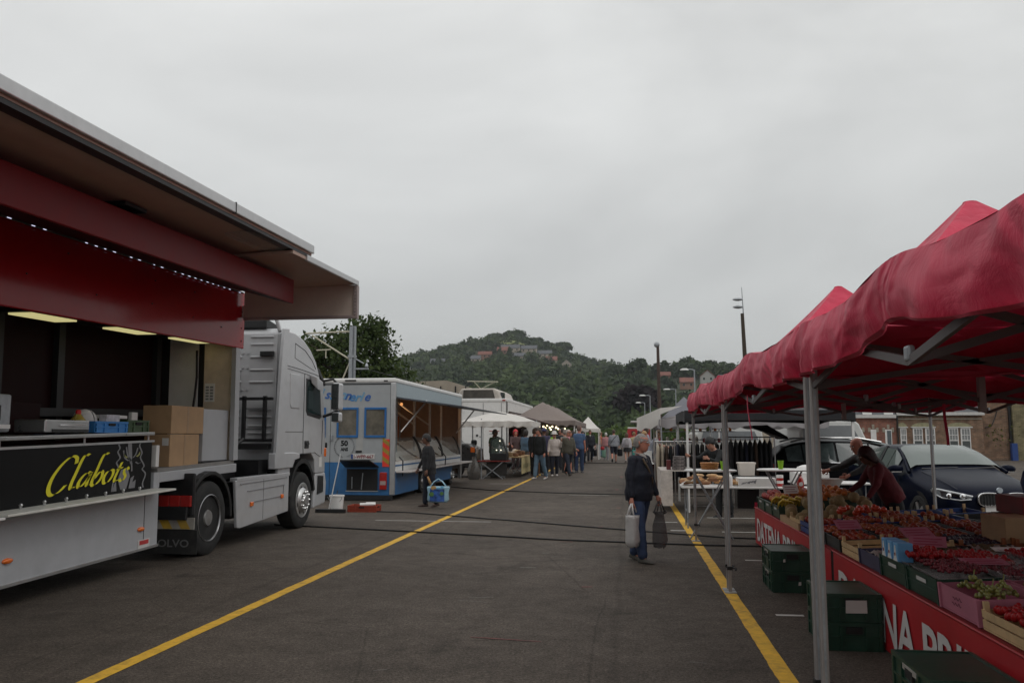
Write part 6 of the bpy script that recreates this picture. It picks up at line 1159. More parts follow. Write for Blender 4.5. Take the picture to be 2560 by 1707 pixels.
m_tent = cloth('tent_red', (.54, .021, .066), .03); m_hem = cloth('tent_hem', (.47, .017, .054), .03); m_leg = M('leg_aluminium', (.34, .315, .305), .45, .4, var=.08); m_truss = M('truss_aluminium', (.13, .115, .115), .5, .3, var=.1)
def red_tent(label, x0, x1, y0, y1, zf, zc, drop, seed):
    t = thing('red_gazebo', label, 'gazebo', ((x0+x1)/2, (y0+y1)/2, 0), 'red gazebos over the fruit stall'); cx, cy = (x0+x1)/2, (y0+y1)/2; n = 40; hx_, hy_ = (x1-x0)/2, (y1-y0)/2
    def eave(x, y):
        q = (y-y0)/(y1-y0) if abs(abs(x-cx)-hx_) < .02 else (x-x0)/(x1-x0); q = min(1, max(0, q))
        return zf-.022*math.sin(2*math.pi*q)**2+.04*math.exp(-((q-.5)/.1)**2)+.012*noise.noise((x*1.1, y*1.1, seed))
    def roof(u, v):
        d = max(abs(u), abs(v)); h = 1-d; x, y = cx+u*hx_, cy+v*hy_; ex, ey = (cx+(u/d if d else 0)*hx_, cy+(v/d if d else 0)*hy_)
        base = eave(ex, ey) if d > .001 else zf; crown = h
        sag = .10*math.sin(math.pi*min(1, h))*(1-abs(abs(u)-abs(v))/max(d, .01)*0)*(1 if abs(abs(u)-abs(v)) > .05 else .4)
        return (x, y, base*d+zf*(1-d)+(zc-zf)*crown**1.5-sag*.5+.03*d*noise.noise((u*3, v*3, seed+4)))
    sq = [(-1+2*k/18, -1) for k in range(18)]+[(1, -1+2*k/18) for k in range(18)]+[(1-2*k/18, 1) for k in range(18)]+[(-1, 1-2*k/18) for k in range(19)]
    mb = MB(); mb.grid([[roof(u*d, v*d) for u, v in sq] for d in (1, .96, .9, .82, .74, .66, .58, .5, .42, .34, .26, .18, .11, .055, .02)]); mb.build('roof', m_tent, t, smooth=24)
    mb = MB(); m_ = 60; per = []
    for (a, b) in (((x0, y0), (x1, y0)), ((x1, y0), (x1, y1)), ((x1, y1), (x0, y1)), ((x0, y1), (x0, y0))):
        for k in range(m_): q = k/m_; per.append((a[0]+(b[0]-a[0])*q, a[1]+(b[1]-a[1])*q, q))
    per.append(per[0]); rows = [[] for _ in range(6)]
    for x, y, q in per:
        sx = 1 if x > cx else -1; sy = 1 if y > cy else -1; ox = sx if abs(abs(x-cx)-hx_) < .01 else 0; oy = sy if abs(abs(y-cy)-hy_) < .01 else 0
        e_ = eave(x, y); c_ = min(q, 1-q); fold = .018*math.sin((x+y)*3.0+seed*3+2*noise.noise((x*1.1, y*1.1, seed)))*min(1, .2+c_*4)+.045*noise.noise((x*1.2, y*1.2, seed+9))+.03*abs(noise.noise((x*2.6, y*2.6, seed+5)))
        for k in range(6):
            s_ = k/5; o = (.03*math.sin(s_*math.pi)+fold*s_*(1.2-.5*s_))+.022*math.sin(q*58+s_*4.5+3*noise.noise((x, y, seed)))*(math.exp(-c_*6)+.35)*(.3+s_)-.045*math.exp(-(c_/.025)**2)*s_; skew = .05*s_*noise.noise((x*2, y*2, seed+2))
            rows[k].append((x+ox*o+oy*skew*0, y+oy*o, e_-drop*s_*(1+.12*noise.noise((x*1.1, y*1.1, seed+20)))+.05*s_*math.sin(q*math.pi)))
    mb.grid(rows); mb.build('valance', m_tent, t, smooth=75)
    mb = MB(); mb.grid([[(a[0]*1.0+(.004 if a[0] > cx else -.004), a[1]+(.004 if a[1] > cy else -.004), a[2]*.15+b[2]*.85) for a, b in zip(rows[4], rows[5])], [(b[0]+(.006 if b[0] > cx else -.006), b[1]+(.006 if b[1] > cy else -.006), b[2]-.002) for b in rows[5]]]); mb.build('hem', m_hem, t, smooth=75)
    mb = MB(); mb.lathe((cx, cy, zc-.09), [(.07, 0), (.05, .05), (.01, .06)], 10); mb.build('peak_cap', m_tent, t)
    for x in (x0+.05, x1-.05):
        for y in (y0+.06, y1-.06):
            mb = MB(); mb.box(x-.021, x+.021, y-.021, y+.021, .26, zf-.04); lg = mb.build('leg', m_leg, t, bevel=.006)
            mb = MB(); mb.box(x-.006, x+.006, y-.025, y-.0212, .28, zf-.05); mb.build('leg_groove', m_galv, lg)
            mb = MB(); mb.box(x-.016, x+.016, y-.016, y+.016, .015, .3); mb.build('lower_leg', m_leg, lg); mb = MB(); mb.box(x-.06, x+.06, y-.06, y+.06, 0, .015); mb.build('foot_plate', m_galv, lg)
            mb = MB(); mb.box(x-.028, x+.028, y-.028, y+.028, .24, .275); mb.tube([(x+.034, y, .26), (x+.06, y-.01, .255), (x+.06, y-.02, .235)], .012, 6); mb.build('leg_clamp', m_black, lg)
    def scissor(a, b, nm='truss_bar'):
        a, b = Vector(a), Vector(b); m_ = (a+b)/2
        for p, q in ((a, m_), (m_, b)):
            for z0, z1 in ((-.09, -.36), (-.36, -.09)):
                mb = MB(); mb.bar((p.x, p.y, zf+z0), (q.x, q.y, zf+z1), .018, .034); mb.build(nm, m_truss, t)
        mb = MB(); mb.obox((m_.x, m_.y, zf-.33), (.03, .055, .06)); mb.build('bracket', m_galv, t, bevel=.01)
    scissor((x0+.05, y0+.06), (x0+.05, y1-.06)); scissor((x1-.05, y0+.06), (x1-.05, y1-.06)); scissor((x0+.05, y0+.06), (x1-.05, y0+.06)); scissor((x0+.05, y1-.06), (x1-.05, y1-.06)); scissor((x0+.05, cy), (cx, cy)); scissor((cx, cy), (x1-.05, cy))
    mb = MB(); mb.box(cx-.025, cx+.025, cy-.025, cy+.025, zf-.45, zc-.12); mb.build('centre_post', m_leg, t)
    return t
red_tent('nearest red gazebo tent, cut by the right edge of the frame', 1.02, 4.7, 1.6, 4.99, 2.29, 3.55, .31, 1.0)
red_tent('middle red gazebo tent with the tallest visible peak', 1.02, 4.7, 5.03, 9.28, 2.29, 3.62, .31, 2.0)
red_tent('farthest red gazebo tent beside the white round tables', 1.02, 4.7, 9.32, 13.6, 2.31, 3.68, .31, 3.0)
mb = MB(); mb.grid([[(1.06+.012*math.sin(z*9), 7.35+.03*math.sin(z*7)+w, z) for w in (0, .035)] for z in np.linspace(2.0, 1.62, 9)]); tag(mb.build('red_strap', m_tent, solid=.004), 'red strap hanging from the middle red tent edge', 'strap')
mb = MB(); mb.grid([[(3.35+.012*math.sin(z*9)+w, 9.35, z) for w in (0, .03)] for z in np.linspace(2.0, 1.55, 6)]); tag(mb.build('red_strap', m_tent, solid=.004), 'thin red strap hanging in front of the sash windows', 'strap')
# ------------------------------------------------------------------ fruit stall
XT = 1.97
T = thing('fruit_stall', 'long low fruit stall table hung with red banners under the red tents', 'market stall', (3.1, 8.7, 0))
def zt(x): return .545+.055*(x-XT)
mb = MB(); mb.add([(XT, 3.6, zt(XT)), (4.15, 3.6, zt(4.15)), (4.15, 11.6, zt(4.15)), (3.3, 11.6, zt(3.3)), (3.3, 13.45, zt(3.3)), (XT, 13.45, zt(XT))], [(0, 1, 2, 3, 4, 5)]); mb.build('table_top', M('table_cloth_red', (.2, .008, .012), .7), T, solid=.02)
for y in (3.8, 6.0, 8.4, 10.9, 13.2):
    for x in (2.15, 3.2): mb = MB(); mb.bar((x, y, 0), (x, y, .5), .03); mb.build('leg', m_galv, T)
m_ban = M('banner_red', (.40, .012, .018), .5, var=.1, scale=3, bump=.1, bscale=5); m_let = M('banner_white', (.60, .58, .57), .6, var=.05)
def banner(y1, y0, txt_y1, txt_y0, xx):
    f = lambda y, z: xx+.012*noise.noise((y*1.4, z*2.0, xx*30))*(1 if z < .5 else .2)-.01*(.55-z)
    ys = np.linspace(y1, y0, 70); zs = np.linspace(.55, .015, 9); mb = MB(); mb.grid([[(f(y, z), y, z) for z in zs] for y in ys]); b_ = mb.build('banner', m_ban, T, smooth=True)
    mb = MB(); mb.tube([(xx-.006, y, .55) for y in ys[::6]], .008, 6); mb.build('banner_hem', m_ban, b_)
    L_ = txt_y1-txt_y0; txt = 'DATENA PRIMEURS'; vs, fs = text_geo(txt, 1., .022, 0, 1.0); v = np.array(vs); a, b = v[:, :2].min(0), v[:, :2].max(0)
    mb = MB(); P = [(0, txt_y1-(x-a[0])/(b[0]-a[0])*L_, .07+(y-a[1])/(b[1]-a[1])*.34) for x, y in v[:, :2]]
    mb.add([(f(y, z)-.010, y, z) for _, y, z in P], fs); mb.build('banner_lettering', m_let, b_)
banner(13.45, 8.62, 13.22, 8.9, XT); banner(8.5, 3.6, 8.28, 3.78, XT-.004)
mb = MB(); mb.grid([[(XT+1.3*t+.0, 13.47+.02*math.sin(t*9), z) for z in (.62, .4, .2, .03)] for t in np.linspace(0, 1, 10)]); mb.build('end_cloth', m_tent, T, smooth=True)
mb = MB(); mb.grid([[(XT+.012*k, y, z) for z in (.545, .02)] for k, y in enumerate((8.66, 8.58, 8.5))]); mb.build('banner_gap', m_dark, T)
# stacked crates standing in front of the banners
def stack_crate(label, x, y, z, paper=None):
    t = crate('stacking_crate', label, (x, y, z), .42, .6, .213, m_green, 'dark green stacking crates before the banners')
    mb = MB(); mb.box(x-.2, x+.2, y-.29, y+.29, z+.2, z+.208); mb.build('lid', m_green, t)
    mb = MB(); mb.box(x-.222, x-.2165, y-.12, y+.10, z+.165, z+.195); mb.build('rim_label', M('label_dull', (.33, .31, .28), .7, dirt=(.1, .1, .08, .6)), t)
    if paper:
        px, pz, w, h = paper; mb = MB(); mb.add([(x+px, y-.318, z+pz), (x+px+w, y-.318, z+pz+.003), (x+px+w, y-.318, z+pz+h), (x+px+.004, y-.318, z+pz+h-.004)], [(0, 1, 2, 3)]); mb.build('paper_label', M('paper_label', (.5, .46, .44), .7), t)
    return t
for k, (x, y, nm) in enumerate(((1.73, 9.6, 'farthest green crate stack'), (1.725, 7.2, 'middle green crate stack'), (1.71, 4.87, 'nearest green crate stack'))):
    stack_crate('lower crate of the '+nm+' before the banner', x, y, 0, ((.05, .08, .03, .04) if k == 0 else None)); stack_crate('upper crate of the '+nm+' before the banner', x, y, .2165, ((-.1, .1, .025, .035), (-.06, .07, .16, .1), None)[k])
# crates of produce
GR = {}
def proto_crate(kind):
    mat, slats, h = {'black': (m_black, 0, .11), 'blue': (m_dblue, 2, .13), 'green': (m_green, 0, .16), 'wood': (m_wood, 2, .12), 'orange': (M('orange_fruitcrate', (.28, .08, .02), .5), 2, .12), 'carton': (M('carton_purple', (.05, .045, .09), .6, var=.3), 0, .12), 'pink': (M('carton_pink', (.42, .14, .2), .6, var=.12), 0, .15)}[kind]
    t = thing('fruit_crate', kind, 'crate', (0, 0, 0)); hx_, hy_, w = .19, .29, .008 if kind not in ('wood',) else .008
    mb = MB(); mb.box(-hx_, hx_, -hy_, hy_, 0, .01)
    n_ = max(1, slats)
    for s_ in (-1, 1):
        for k in range(n_):
            a = .012+(h-.012)*k/n_; b = a+(h-.012)/n_*(1 if n_ == 1 else .8)
            mb.box(min(s_*hx_, s_*(hx_-w)), max(s_*hx_, s_*(hx_-w)), -hy_, hy_, a, b); mb.box(-hx_+w, hx_-w, min(s_*hy_, s_*(hy_-w)), max(s_*hy_, s_*(hy_-w)), a, b)
    mb.build('basket', mat, t)
    mb = MB()
    for sx in (-1, 1):
        for sy in (-1, 1):
            if kind in ('wood', 'blue', 'orange'): mb.box(sx*(hx_-.02)-.014, sx*(hx_-.02)+.014, sy*(hy_-.02)-.014, sy*(hy_-.02)+.014, .01, h+.035)
            else: mb.box(sx*hx_-.012, sx*hx_+.012, sy*hy_-.012, sy*hy_+.012, .0, h+.004)
    mb.split('corner_post', mat if kind != 'blue' else m_wood, t)
    if kind == 'green':
        mb = MB(); mb.box(-hx_-.006, -hx_+.006, -hy_-.006, hy_+.006, h-.02, h+.002); mb.box(-hx_-.005, -hx_+.005, -hy_, hy_, .07, .085); mb.build('rim', mat, t)
        mb = MB(); mb.box(-hx_-.009, -hx_-.006, -.09, .09, h-.055, h-.03); mb.build('rim_label', m_let, t)
    GR[kind] = (t, h); return t
KINDS = {}
ORD = ['first', 'second', 'third', 'fourth', 'fifth', 'sixth', 'seventh', 'eighth', 'ninth', 'tenth', 'eleventh', 'twelfth', 'thirteenth', 'fourteenth', 'fifteenth', 'sixteenth']
def place_crate(kind, content, x, y, rowi, coli, lift=0, rz=0.):
    lb = f'{kind} crate of {content}, {ORD[rowi]} from near end, {["front", "second", "third", "fourth", "back"][coli]} row'
    if kind not in GR: proto_crate(kind); t, h = GR[kind]
    else: t, h = GR[kind]; t = dup(t)
    t.location = (x, y, zt(x)+.018+lift); t.rotation_euler = (0, -.055, rz); t['label'] = lb; t['group'] = 'produce crates on the fruit stall'; return t, h
pr = {}
def fruit(name, label, cat, group, mat, r, loc, sq=(1, 1, 1), stem=None):
    if (name, mat.name) not in pr:
        t = MB().sph((0, 0, 0), 1, 9, 6, sq=sq).build(name, mat, None, smooth=True); pr[(name, mat.name)] = t
    else: t = pr[(name, mat.name)].copy(); COL.objects.link(t)
    t.location = loc; t.scale = (r,)*3; t.rotation_euler = (rnd.uniform(-.5, .5), rnd.uniform(-.5, .5), rnd.uniform(0, 6)); return tag(t, label, cat, group)
m_tom = M('tomato_red', (.24, .028, .012), .45, var=.35, scale=1.2, spec=.3); m_tom2 = M('tomato_orange', (.27, .065, .016), .5, var=.3, scale=1.2, spec=.3)
m_ora = M('orange_fruit', (.50, .14, .018), .5, var=.15, bump=.2); m_apr = M('apricot', (.6, .24, .05), .6, var=.2, scale=1); m_app = M('peach_red', (.45, .07, .06), .5, var=.35, scale=1.2); m_mel = M('melon_skin', (.26, .185, .085), .75, var=.2, scale=4, bump=.5, bscale=16); m_ban2 = M('banana_yellow', (.6, .40, .04), .5, var=.15)
m_straw = M('strawberry_red', (.33, .010, .012), .4, var=.35, scale=14, spec=.3); m_rasp = M('raspberry', (.15, .008, .018), .5, var=.4, scale=30); m_plum = M('plum_dark', (.02, .012, .03), .35, var=.4, scale=10, coat=.2); m_grape = M('grape_green', (.22, .22, .05), .3, var=.25, scale=8, coat=.3); m_leafg = M('leaf_green_fresh', (.05, .12, .02), .6, var=.3)
cols = [XT+.21+.415*k for k in range(5)]
plan = {}       # (col,row) -> kind, content ; rows of 0.62 from the near end
Y0S, DY = 4.86, .62
fr = {0: [('wood', 'strawberries'), ('pink', 'green grapes'), ('green', 'raspberry punnets'), ('green', 'strawberry punnets'), ('carton', 'paper wrapped fruit'), ('wood', 'nothing, an empty one'), ('black', 'tomatoes'), ('black', 'ripe tomatoes'), ('blue', 'red tomatoes'), ('wood', 'small melons'), None, ('green', 'bananas'), ('green', 'orange fruit'), ('green', 'red peaches'), None],
      1: [('wood', 'strawberries'), ('pink', 'grapes'), ('black', 'raspberry punnets'), ('black', 'strawberry punnets'), ('black', 'paper wrapped kiwis'), ('wood', 'nothing, an empty one'), ('black', 'tomatoes'), ('black', 'orange tomatoes'), ('blue', 'red tomatoes'), None, None, None, ('green', 'orange fruit'), ('green', 'red peaches'), None],
      2: [('carton', 'green grapes'), ('pink', 'grapes'), ('black', 'raspberry punnets'), ('black', 'strawberry punnets'), ('black', 'paper wrapped kiwis'), ('orange', 'dark plums'), ('black', 'tomatoes'), ('black', 'orange tomatoes'), ('blue', 'orange tomatoes'), ('blue', 'clustered tomatoes'), None, None, ('green', 'apricots'), ('green', 'apricots'), None],
      3: [('green', 'green grapes'), ('green', 'grapes'), ('black', 'grapes'), ('carton', 'paper wrapped fruit'), ('orange', 'kiwis'), ('orange', 'dark plums'), ('black', 'tomatoes'), ('black', 'tomatoes'), ('blue', 'orange tomatoes'), ('blue', 'clustered tomatoes'), None, None, None, None, None],
      4: [('wood', 'kiwis'), ('wood', 'kiwis'), ('carton', 'paper wrapped fruit'), ('orange', 'kiwis'), ('orange', 'dark plums'), ('black', 'dark plums'), ('black', 'dark plums'), ('black', 'tomatoes'), ('black', 'tomatoes'), ('blue', 'orange tomatoes'), None, None, None, None, None]}
stuff = {'raspberries': [], 'plums': [], 'kiwis': [], 'strawb': []}
ntom = nstr = 0
def inside(x, y, i, j, ni, nj, lift): return (x-.15+.30*(i+.5)/ni+rnd.uniform(-.008, .008), y-.25+.5*(j+.5)/nj+rnd.uniform(-.008, .008), zt(x)+.018+lift)
for c in range(5):
    for r_ in range(15):
        q = fr[c][r_]
        if not q: continue
        kind, content = q; x, y = cols[c], Y0S+DY*r_; h_off = .09 if kind == 'green' and c == 0 and r_ < 6 else 0
        t, h = place_crate(kind, content, x, y, r_, c, 0)
        if 'tomato' in content:
            m_ = m_tom2 if 'orange' in content else m_tom
            for i in range(4):
                for j in range(6):
                    if ntom >= 300: continue
                    fruit('tomato', 'ripe tomato lying in the tomato crates of the stall', 'tomato', 'tomatoes in crates', m_ if rnd.random() < .8 else (m_tom if m_ is m_tom2 else m_tom2), rnd.uniform(.033, .042), inside(x, y, i, j, 4, 6, h-.01+rnd.uniform(-.01, .012)), (1, 1, .82)); ntom += 1
        elif content in ('orange fruit', 'clementines', 'apricots', 'red peaches'):
            m_ = {'orange fruit': m_ora, 'clementines': m_ora, 'apricots': m_apr, 'red peaches': m_app}[content]; nm = {'orange fruit': 'orange', 'clementines': 'clementine', 'apricots': 'apricot', 'red peaches': 'peach'}[content]
            for i in range(4):
                for j in range(6): fruit(nm, f'{nm} heaped in a crate at the far end of the fruit stall', 'fruit', f'{nm} crates at the far end of the stall', m_, rnd.uniform(.038, .046), inside(x, y, i, j, 4, 6, h+.01+.05*(1 if 0 < i < 3 and 0 < j < 5 else 0)+rnd.uniform(0, .02)))
        elif content == 'strawberries' or content == 'strawberry punnets':
            ni, nj = (8, 12) if content == 'strawberries' else (7, 11)
            for i in range(ni):
                for j in range(nj):
                    p = inside(x, y, i, j, ni, nj, h-.01+rnd.uniform(-.012, .02)+(.05 if 'punnet' in content else 0))
                    if nstr < 300: fruit('strawberry', 'ripe strawberry at the near front of the fruit stall', 'strawberry', 'strawberries at the near end', m_straw, rnd.uniform(.017, .023), p, (1, 1, 1.25)); nstr += 1
                    else: stuff['strawb'].append(p)
        elif 'raspberry' in content:
            for i in range(11):
                for j in range(18): stuff['raspberries'].append(inside(x, y, i, j, 11, 18, h+.04+rnd.uniform(-.01, .012)))
        elif 'plum' in content:
            for i in range(7):
                for j in range(11): stuff['plums'].append(inside(x, y, i, j, 7, 11, h-.01+rnd.uniform(-.012, .012)))
        elif 'kiwi' in content:
            for i in range(5):
                for j in range(8): stuff['kiwis'].append(inside(x, y, i, j, 5, 8, h-.01+rnd.uniform(-.012, .012)))
        elif 'grape' in content:
            for b_ in range(3):
                bx, by = x+rnd.uniform(-.07, .07), y-.17+.17*b_; mb = MB()
                for _ in range(34):
                    a, u = rnd.uniform(0, 6.28), rnd.random()**.5; mb.sph((bx+.085*u*math.cos(a), by+.1*u*math.sin(a), zt(x)+h-.005+.07*(1-u)+rnd.uniform(-.01, .015)), .0145, 6, 4)
                mb.tube([(bx, by, zt(x)+h+.04), (bx+.02, by+.02, zt(x)+h+.11)], .004, 4)
                tag(mb.build('grape_bunch', m_grape, smooth=True), ['near', 'middle', 'far'][b_]+f' bunch of green grapes in the {ORD[r_]} crate of the {["front", "second", "third", "fourth", "back"][c]} row', 'grapes', 'bunches of grapes')
def mass(name, label, pts, r, mat, sq=(1, 1, 1)):
    pts = np.array(pts); s_ = MB().sph((0, 0, 0), 1, 6, 4, sq=sq); v = np.array(s_.v); n = len(v); f = np.array([q for q in s_.f if len(q) == 4]); V = (pts[:, None, :]+v[None]*r*(.85+.3*rng_.random((len(pts), 1, 1)))).reshape(-1, 3)
    F = (f[None]+(np.arange(len(pts))*n)[:, None, None]).reshape(-1, 4); me = bpy.data.meshes.new(name); me.vertices.add(len(V)); me.loops.add(F.size); me.polygons.add(len(F)); me.vertices.foreach_set('co', V.reshape(-1)); me.loops.foreach_set('vertex_index', F.reshape(-1).astype(np.int32)); me.polygons.foreach_set('loop_start', np.arange(0, F.size, 4, dtype=np.int32)); me.update(calc_edges=True); me.polygons.foreach_set('use_smooth', [True]*len(F)); me.materials.append(mat)
    o = bpy.data.objects.new(name, me); COL.objects.link(o); tag(o, label, name); o['kind'] = 'stuff'; return o
mass('raspberries', 'dark red raspberries heaped in clear punnets at the near end', stuff['raspberries'], .012, m_rasp); mass('plums', 'dark plums filling crates at the back of the stall', stuff['plums'], .024, m_plum); mass('kiwis', 'brown kiwis filling crates at the back of the stall', stuff['kiwis'], .028, M('kiwi_brown', (.11, .075, .035), .85, var=.3)); mass('strawberries', 'further strawberries in the punnets', stuff['strawb'], .021, m_straw)
# melons, bananas, punnets, price cards, cartons
k = 0
for (x, y, zz) in [(2.05, 9.75, 0), (2.17, 10.05, 0), (2.05, 10.35, 0), (2.33, 9.85, 0), (2.3, 10.25, 0), (2.12, 10.75, 0), (2.18, 9.95, .14), (2.25, 10.4, .13), (2.5, 10.0, 0), (2.55, 10.4, 0), (2.7, 10.15, 0), (2.72, 10.6, .02), (2.6, 10.25, .14), (2.9, 10.3, 0), (3.05, 10.7, .02), (2.95, 10.9, .12), (3.1, 11.1, .04), (2.5, 10.9, .02), (2.35, 10.95, .04), (2.75, 11.1, .05), (3.0, 11.5, .06), (2.5, 11.4, .06)]:
    r_ = rnd.uniform(.072, .084); lb = ('front of the heap', 'top of the heap', 'rear of the heap')[0 if y < 10.2 and zz < .1 else 1 if zz >= .1 else 2]
    fruit('melon', f'netted tan melon at the {lb} beyond the blue crates', 'melon', 'melons heaped on the stall', m_mel, r_, (x, y+.6, zt(x)+.06+r_+zz), (1, 1, .95))
mb = MB(); mb.box(XT+.0, XT+1.25, 10.15, 11.3, zt(XT)+.0, zt(XT)+.09); tag(mb.build('cardboard_tray', m_card), 'shallow cardboard tray under the melons', 'tray')
for b_ in range(5):
    bx, by = 2.05+.12*(b_ % 3), 11.3+.17*b_; mb = MB()
    for k in range(5):
        a0 = -.5+.25*k; mb.tube([(bx+.015*k, by, zt(bx)+.25), (bx+.03*k-.02, by+.06+.01*k, zt(bx)+.27-.01*k), (bx+.04*k-.06, by+.12, zt(bx)+.22-.01*k), (bx+.045*k-.08, by+.15, zt(bx)+.15)], [.008, .018, .018, .006], 7)
    tag(mb.build('banana_bunch', m_ban2, smooth=True), ['nearest', 'second nearest', 'third nearest', 'fourth nearest', 'farthest'][b_]+' bunch of yellow bananas at the front edge past the melons', 'bananas', 'bunches of bananas')
for i in range(40):
    x = 2.35+.75*rnd.random(); y = 12.0+1.2*rnd.random(); fruit('orange', 'orange in the loose heap at the far end of the stall', 'fruit', 'loose oranges in a heap', m_ora, .042, (x, y, zt(x)+.24+.06*rnd.random()))
for i in range(26):
    x = 2.45+.5*rnd.random(); y = 10.2+.35*rnd.random(); fruit('vine_tomato', 'bright red vine tomato in the heap beside the melons', 'tomato', 'vine tomatoes beside the melons', M('tomato_bright', (.55, .05, .015), .3, coat=.3), .034, (x, y, zt(x)+.17+.05*rnd.random()))
m_pun = glass('punnet_plastic', (.55, .5, .5), .08, .22)
def punnet(label, x, y, z, sx=.125, sy=.19, h=.085):
    mb = MB(); mb.loft([[(x+a*sx*w/2, y+b*sy*w/2, z+hh) for a, b in ((-1, -.8), (-.8, -1), (.8, -1), (1, -.8), (1, .8), (.8, 1), (-.8, 1), (-1, .8))] for w, hh in ((.82, 0), (1, h), (1.06, h), (1.06, h+.006))], cap=False); tag(mb.build('punnet', m_pun, smooth=30), label, 'punnet', 'clear punnets of berries')
for c in range(3):
    for r_, nm in ((2, 'raspberries'), (3, 'strawberries')):
        for i in range(2):
            for j in range(3):
                x = cols[c]-.09+.18*i; y = Y0S+DY*r_-.19+.19*j; punnet(f'clear punnet of {nm}, {["first", "second", "third", "fourth", "fifth", "sixth"][i*3+j]} in the {["front", "second", "third"][c]} crate of the berry rows', x, y, zt(x)+.06, .17, .185, .12)
m_pink = M('price_card_pink', (.40, .14, .20), .6, var=.06); m_ink = M('card_ink', (.3, .02, .05), .7)
def card(label, x, y, w, h, a=.35, mat=None, z=.17, tilt=.5, ink=True):
    t = thing('price_card', label, 'price card', (x, y, zt(x)+z), 'price cards on the stall'); Mc = Matrix.Translation((x, y, zt(x)+z)) @ Matrix.Rotation(a, 4, 'Z') @ Matrix.Rotation(tilt, 4, 'X')
    mb = MB(); mb.box(-w/2, w/2, -.001, .001, 0, h); mb.xf(Mc); mb.build('card', mat or m_pink, t)
    if ink:
        mb = MB()
        for k in range(3): mb.box(-w*.38, w*(.38-.12*(k % 2)), -.0022, -.0012, h*(.2+.25*k), h*(.2+.25*k)+h*.06)
        mb.xf(Mc); mb.build('written_lines', m_ink, t)
card('pink price card tilted over the black tomato crates', 2.2, 8.75, .26, .13, .3, tilt=-.9); card('pink price card farther right over the orange tomatoes', 2.6, 7.95, .3, .14, .35, tilt=-1.0); card('pink price card just below the other over the wooden crates', 2.45, 7.35, .28, .14, -.3, tilt=-1.0); card('pink price card lying on the raspberry punnets', 2.45, 6.2, .3, .12, .05, z=.2, tilt=-1.35); card('pink price card leaning at the grapes by the right edge', 2.6, 5.45, .34, .12, .1, z=.16, tilt=-.7); card('pink price card over the strawberries at the right edge', 2.5, 4.85, .22, .16, .5, z=.14, tilt=-.7)
card('white price card standing among the fruit at the far end', 2.3, 12.2, .26, .13, .5, m_white, .28, -.4); card('white folded card lying above the paper wrapped kiwis', 2.95, 6.95, .3, .08, .1, m_white, .17, -1.3, False); card('white paper sheet at the right behind the punnets', 3.1, 6.15, .22, .07, .1, m_white, .2, -1.3, False)
m_bw = M('punnet_bluewhite', (.12, .33, .6), .5, var=.1)
for i in range(3):
    x, y = 2.03, 6.92-.14*i; t = boxthing('berry_box', ['farthest', 'middle', 'nearest'][i]+' of the three small blue and white fruit boxes at the front', 'box', x-.05, x+.06, y-.055, y+.055, zt(x)+.17, zt(x)+.31, m_bw, 'small blue and white boxes')
    mb = MB(); mb.prism([(y-.045, zt(x)+.175), (y+.045, zt(x)+.175), (y+.02, zt(x)+.23), (y+.008, zt(x)+.29), (y-.008, zt(x)+.29), (y-.02, zt(x)+.22)], 'x', x-.053, x-.0505); mb.build('white_print', m_white, t)
    mb = MB(); mb.lathe((x-.054, y, zt(x)+.225), [(.014, -.001), (.014, 0)], 8, 'x'); mb.build('red_dot', m_rlens, t)
m_wrap = M('paper_wrap', (.35, .3, .28), .6, var=.25, scale=6, trans=.1)
for c, r_ in ((1, 4), (2, 4), (3, 3), (0, 4), (4, 2)):
    x, y = cols[c], Y0S+DY*r_; P = [[(x-.17+.34*i/10, y-.26+.52*j/14, zt(x)+.12+.05*noise.noise((i*.55+c*3, j*.55, r_))+.03*noise.noise((i*1.3, j*1.3, c))) for j in range(15)] for i in range(11)]
    mb = MB(); mb.grid(P); tag(mb.build('wrapping_paper', m_wrap, smooth=True), f'crumpled pale wrapping over fruit in the {ORD[r_]} crate of the {["front", "second", "third", "fourth", "back"][c]} row', 'wrapping', 'wrapping paper on fruit')
# printed pink carton walls with dark script
t = GR['pink'][0]
mb = MB()
def squig(fn, n=9, h=.03, w=.018):
    pen(mb, [(i*w, h*.5+h*.5*math.sin(i*2.2+(i*i) % 3)) for i in range(n)], fn, .006, 40, .0015)
for o in (t,):
    b = Vector(o.location); Rm = Euler(o.rotation_euler).to_matrix()
    for k in range(2): squig(lambda a, c: (-.1915, .09-a+.02*k, .085-.035*k+c))
    for k in range(2): squig(lambda a, c: (-.10+a+.02*k, -.2915, .085-.035*k+c), 12)
    m2 = MB(); m2.v, m2.f, m2.mi = mb.v, mb.f, mb.mi; me_o = m2.build('carton_print', M('print_purple', (.12, .01, .04), .7), None); me_o.parent = o
for ch in [q for q in COL.objects if q.name.startswith('fruit_crate') and q is not t and 'pink' in q['label']]:
    d = me_o.copy(); COL.objects.link(d); d.parent = ch
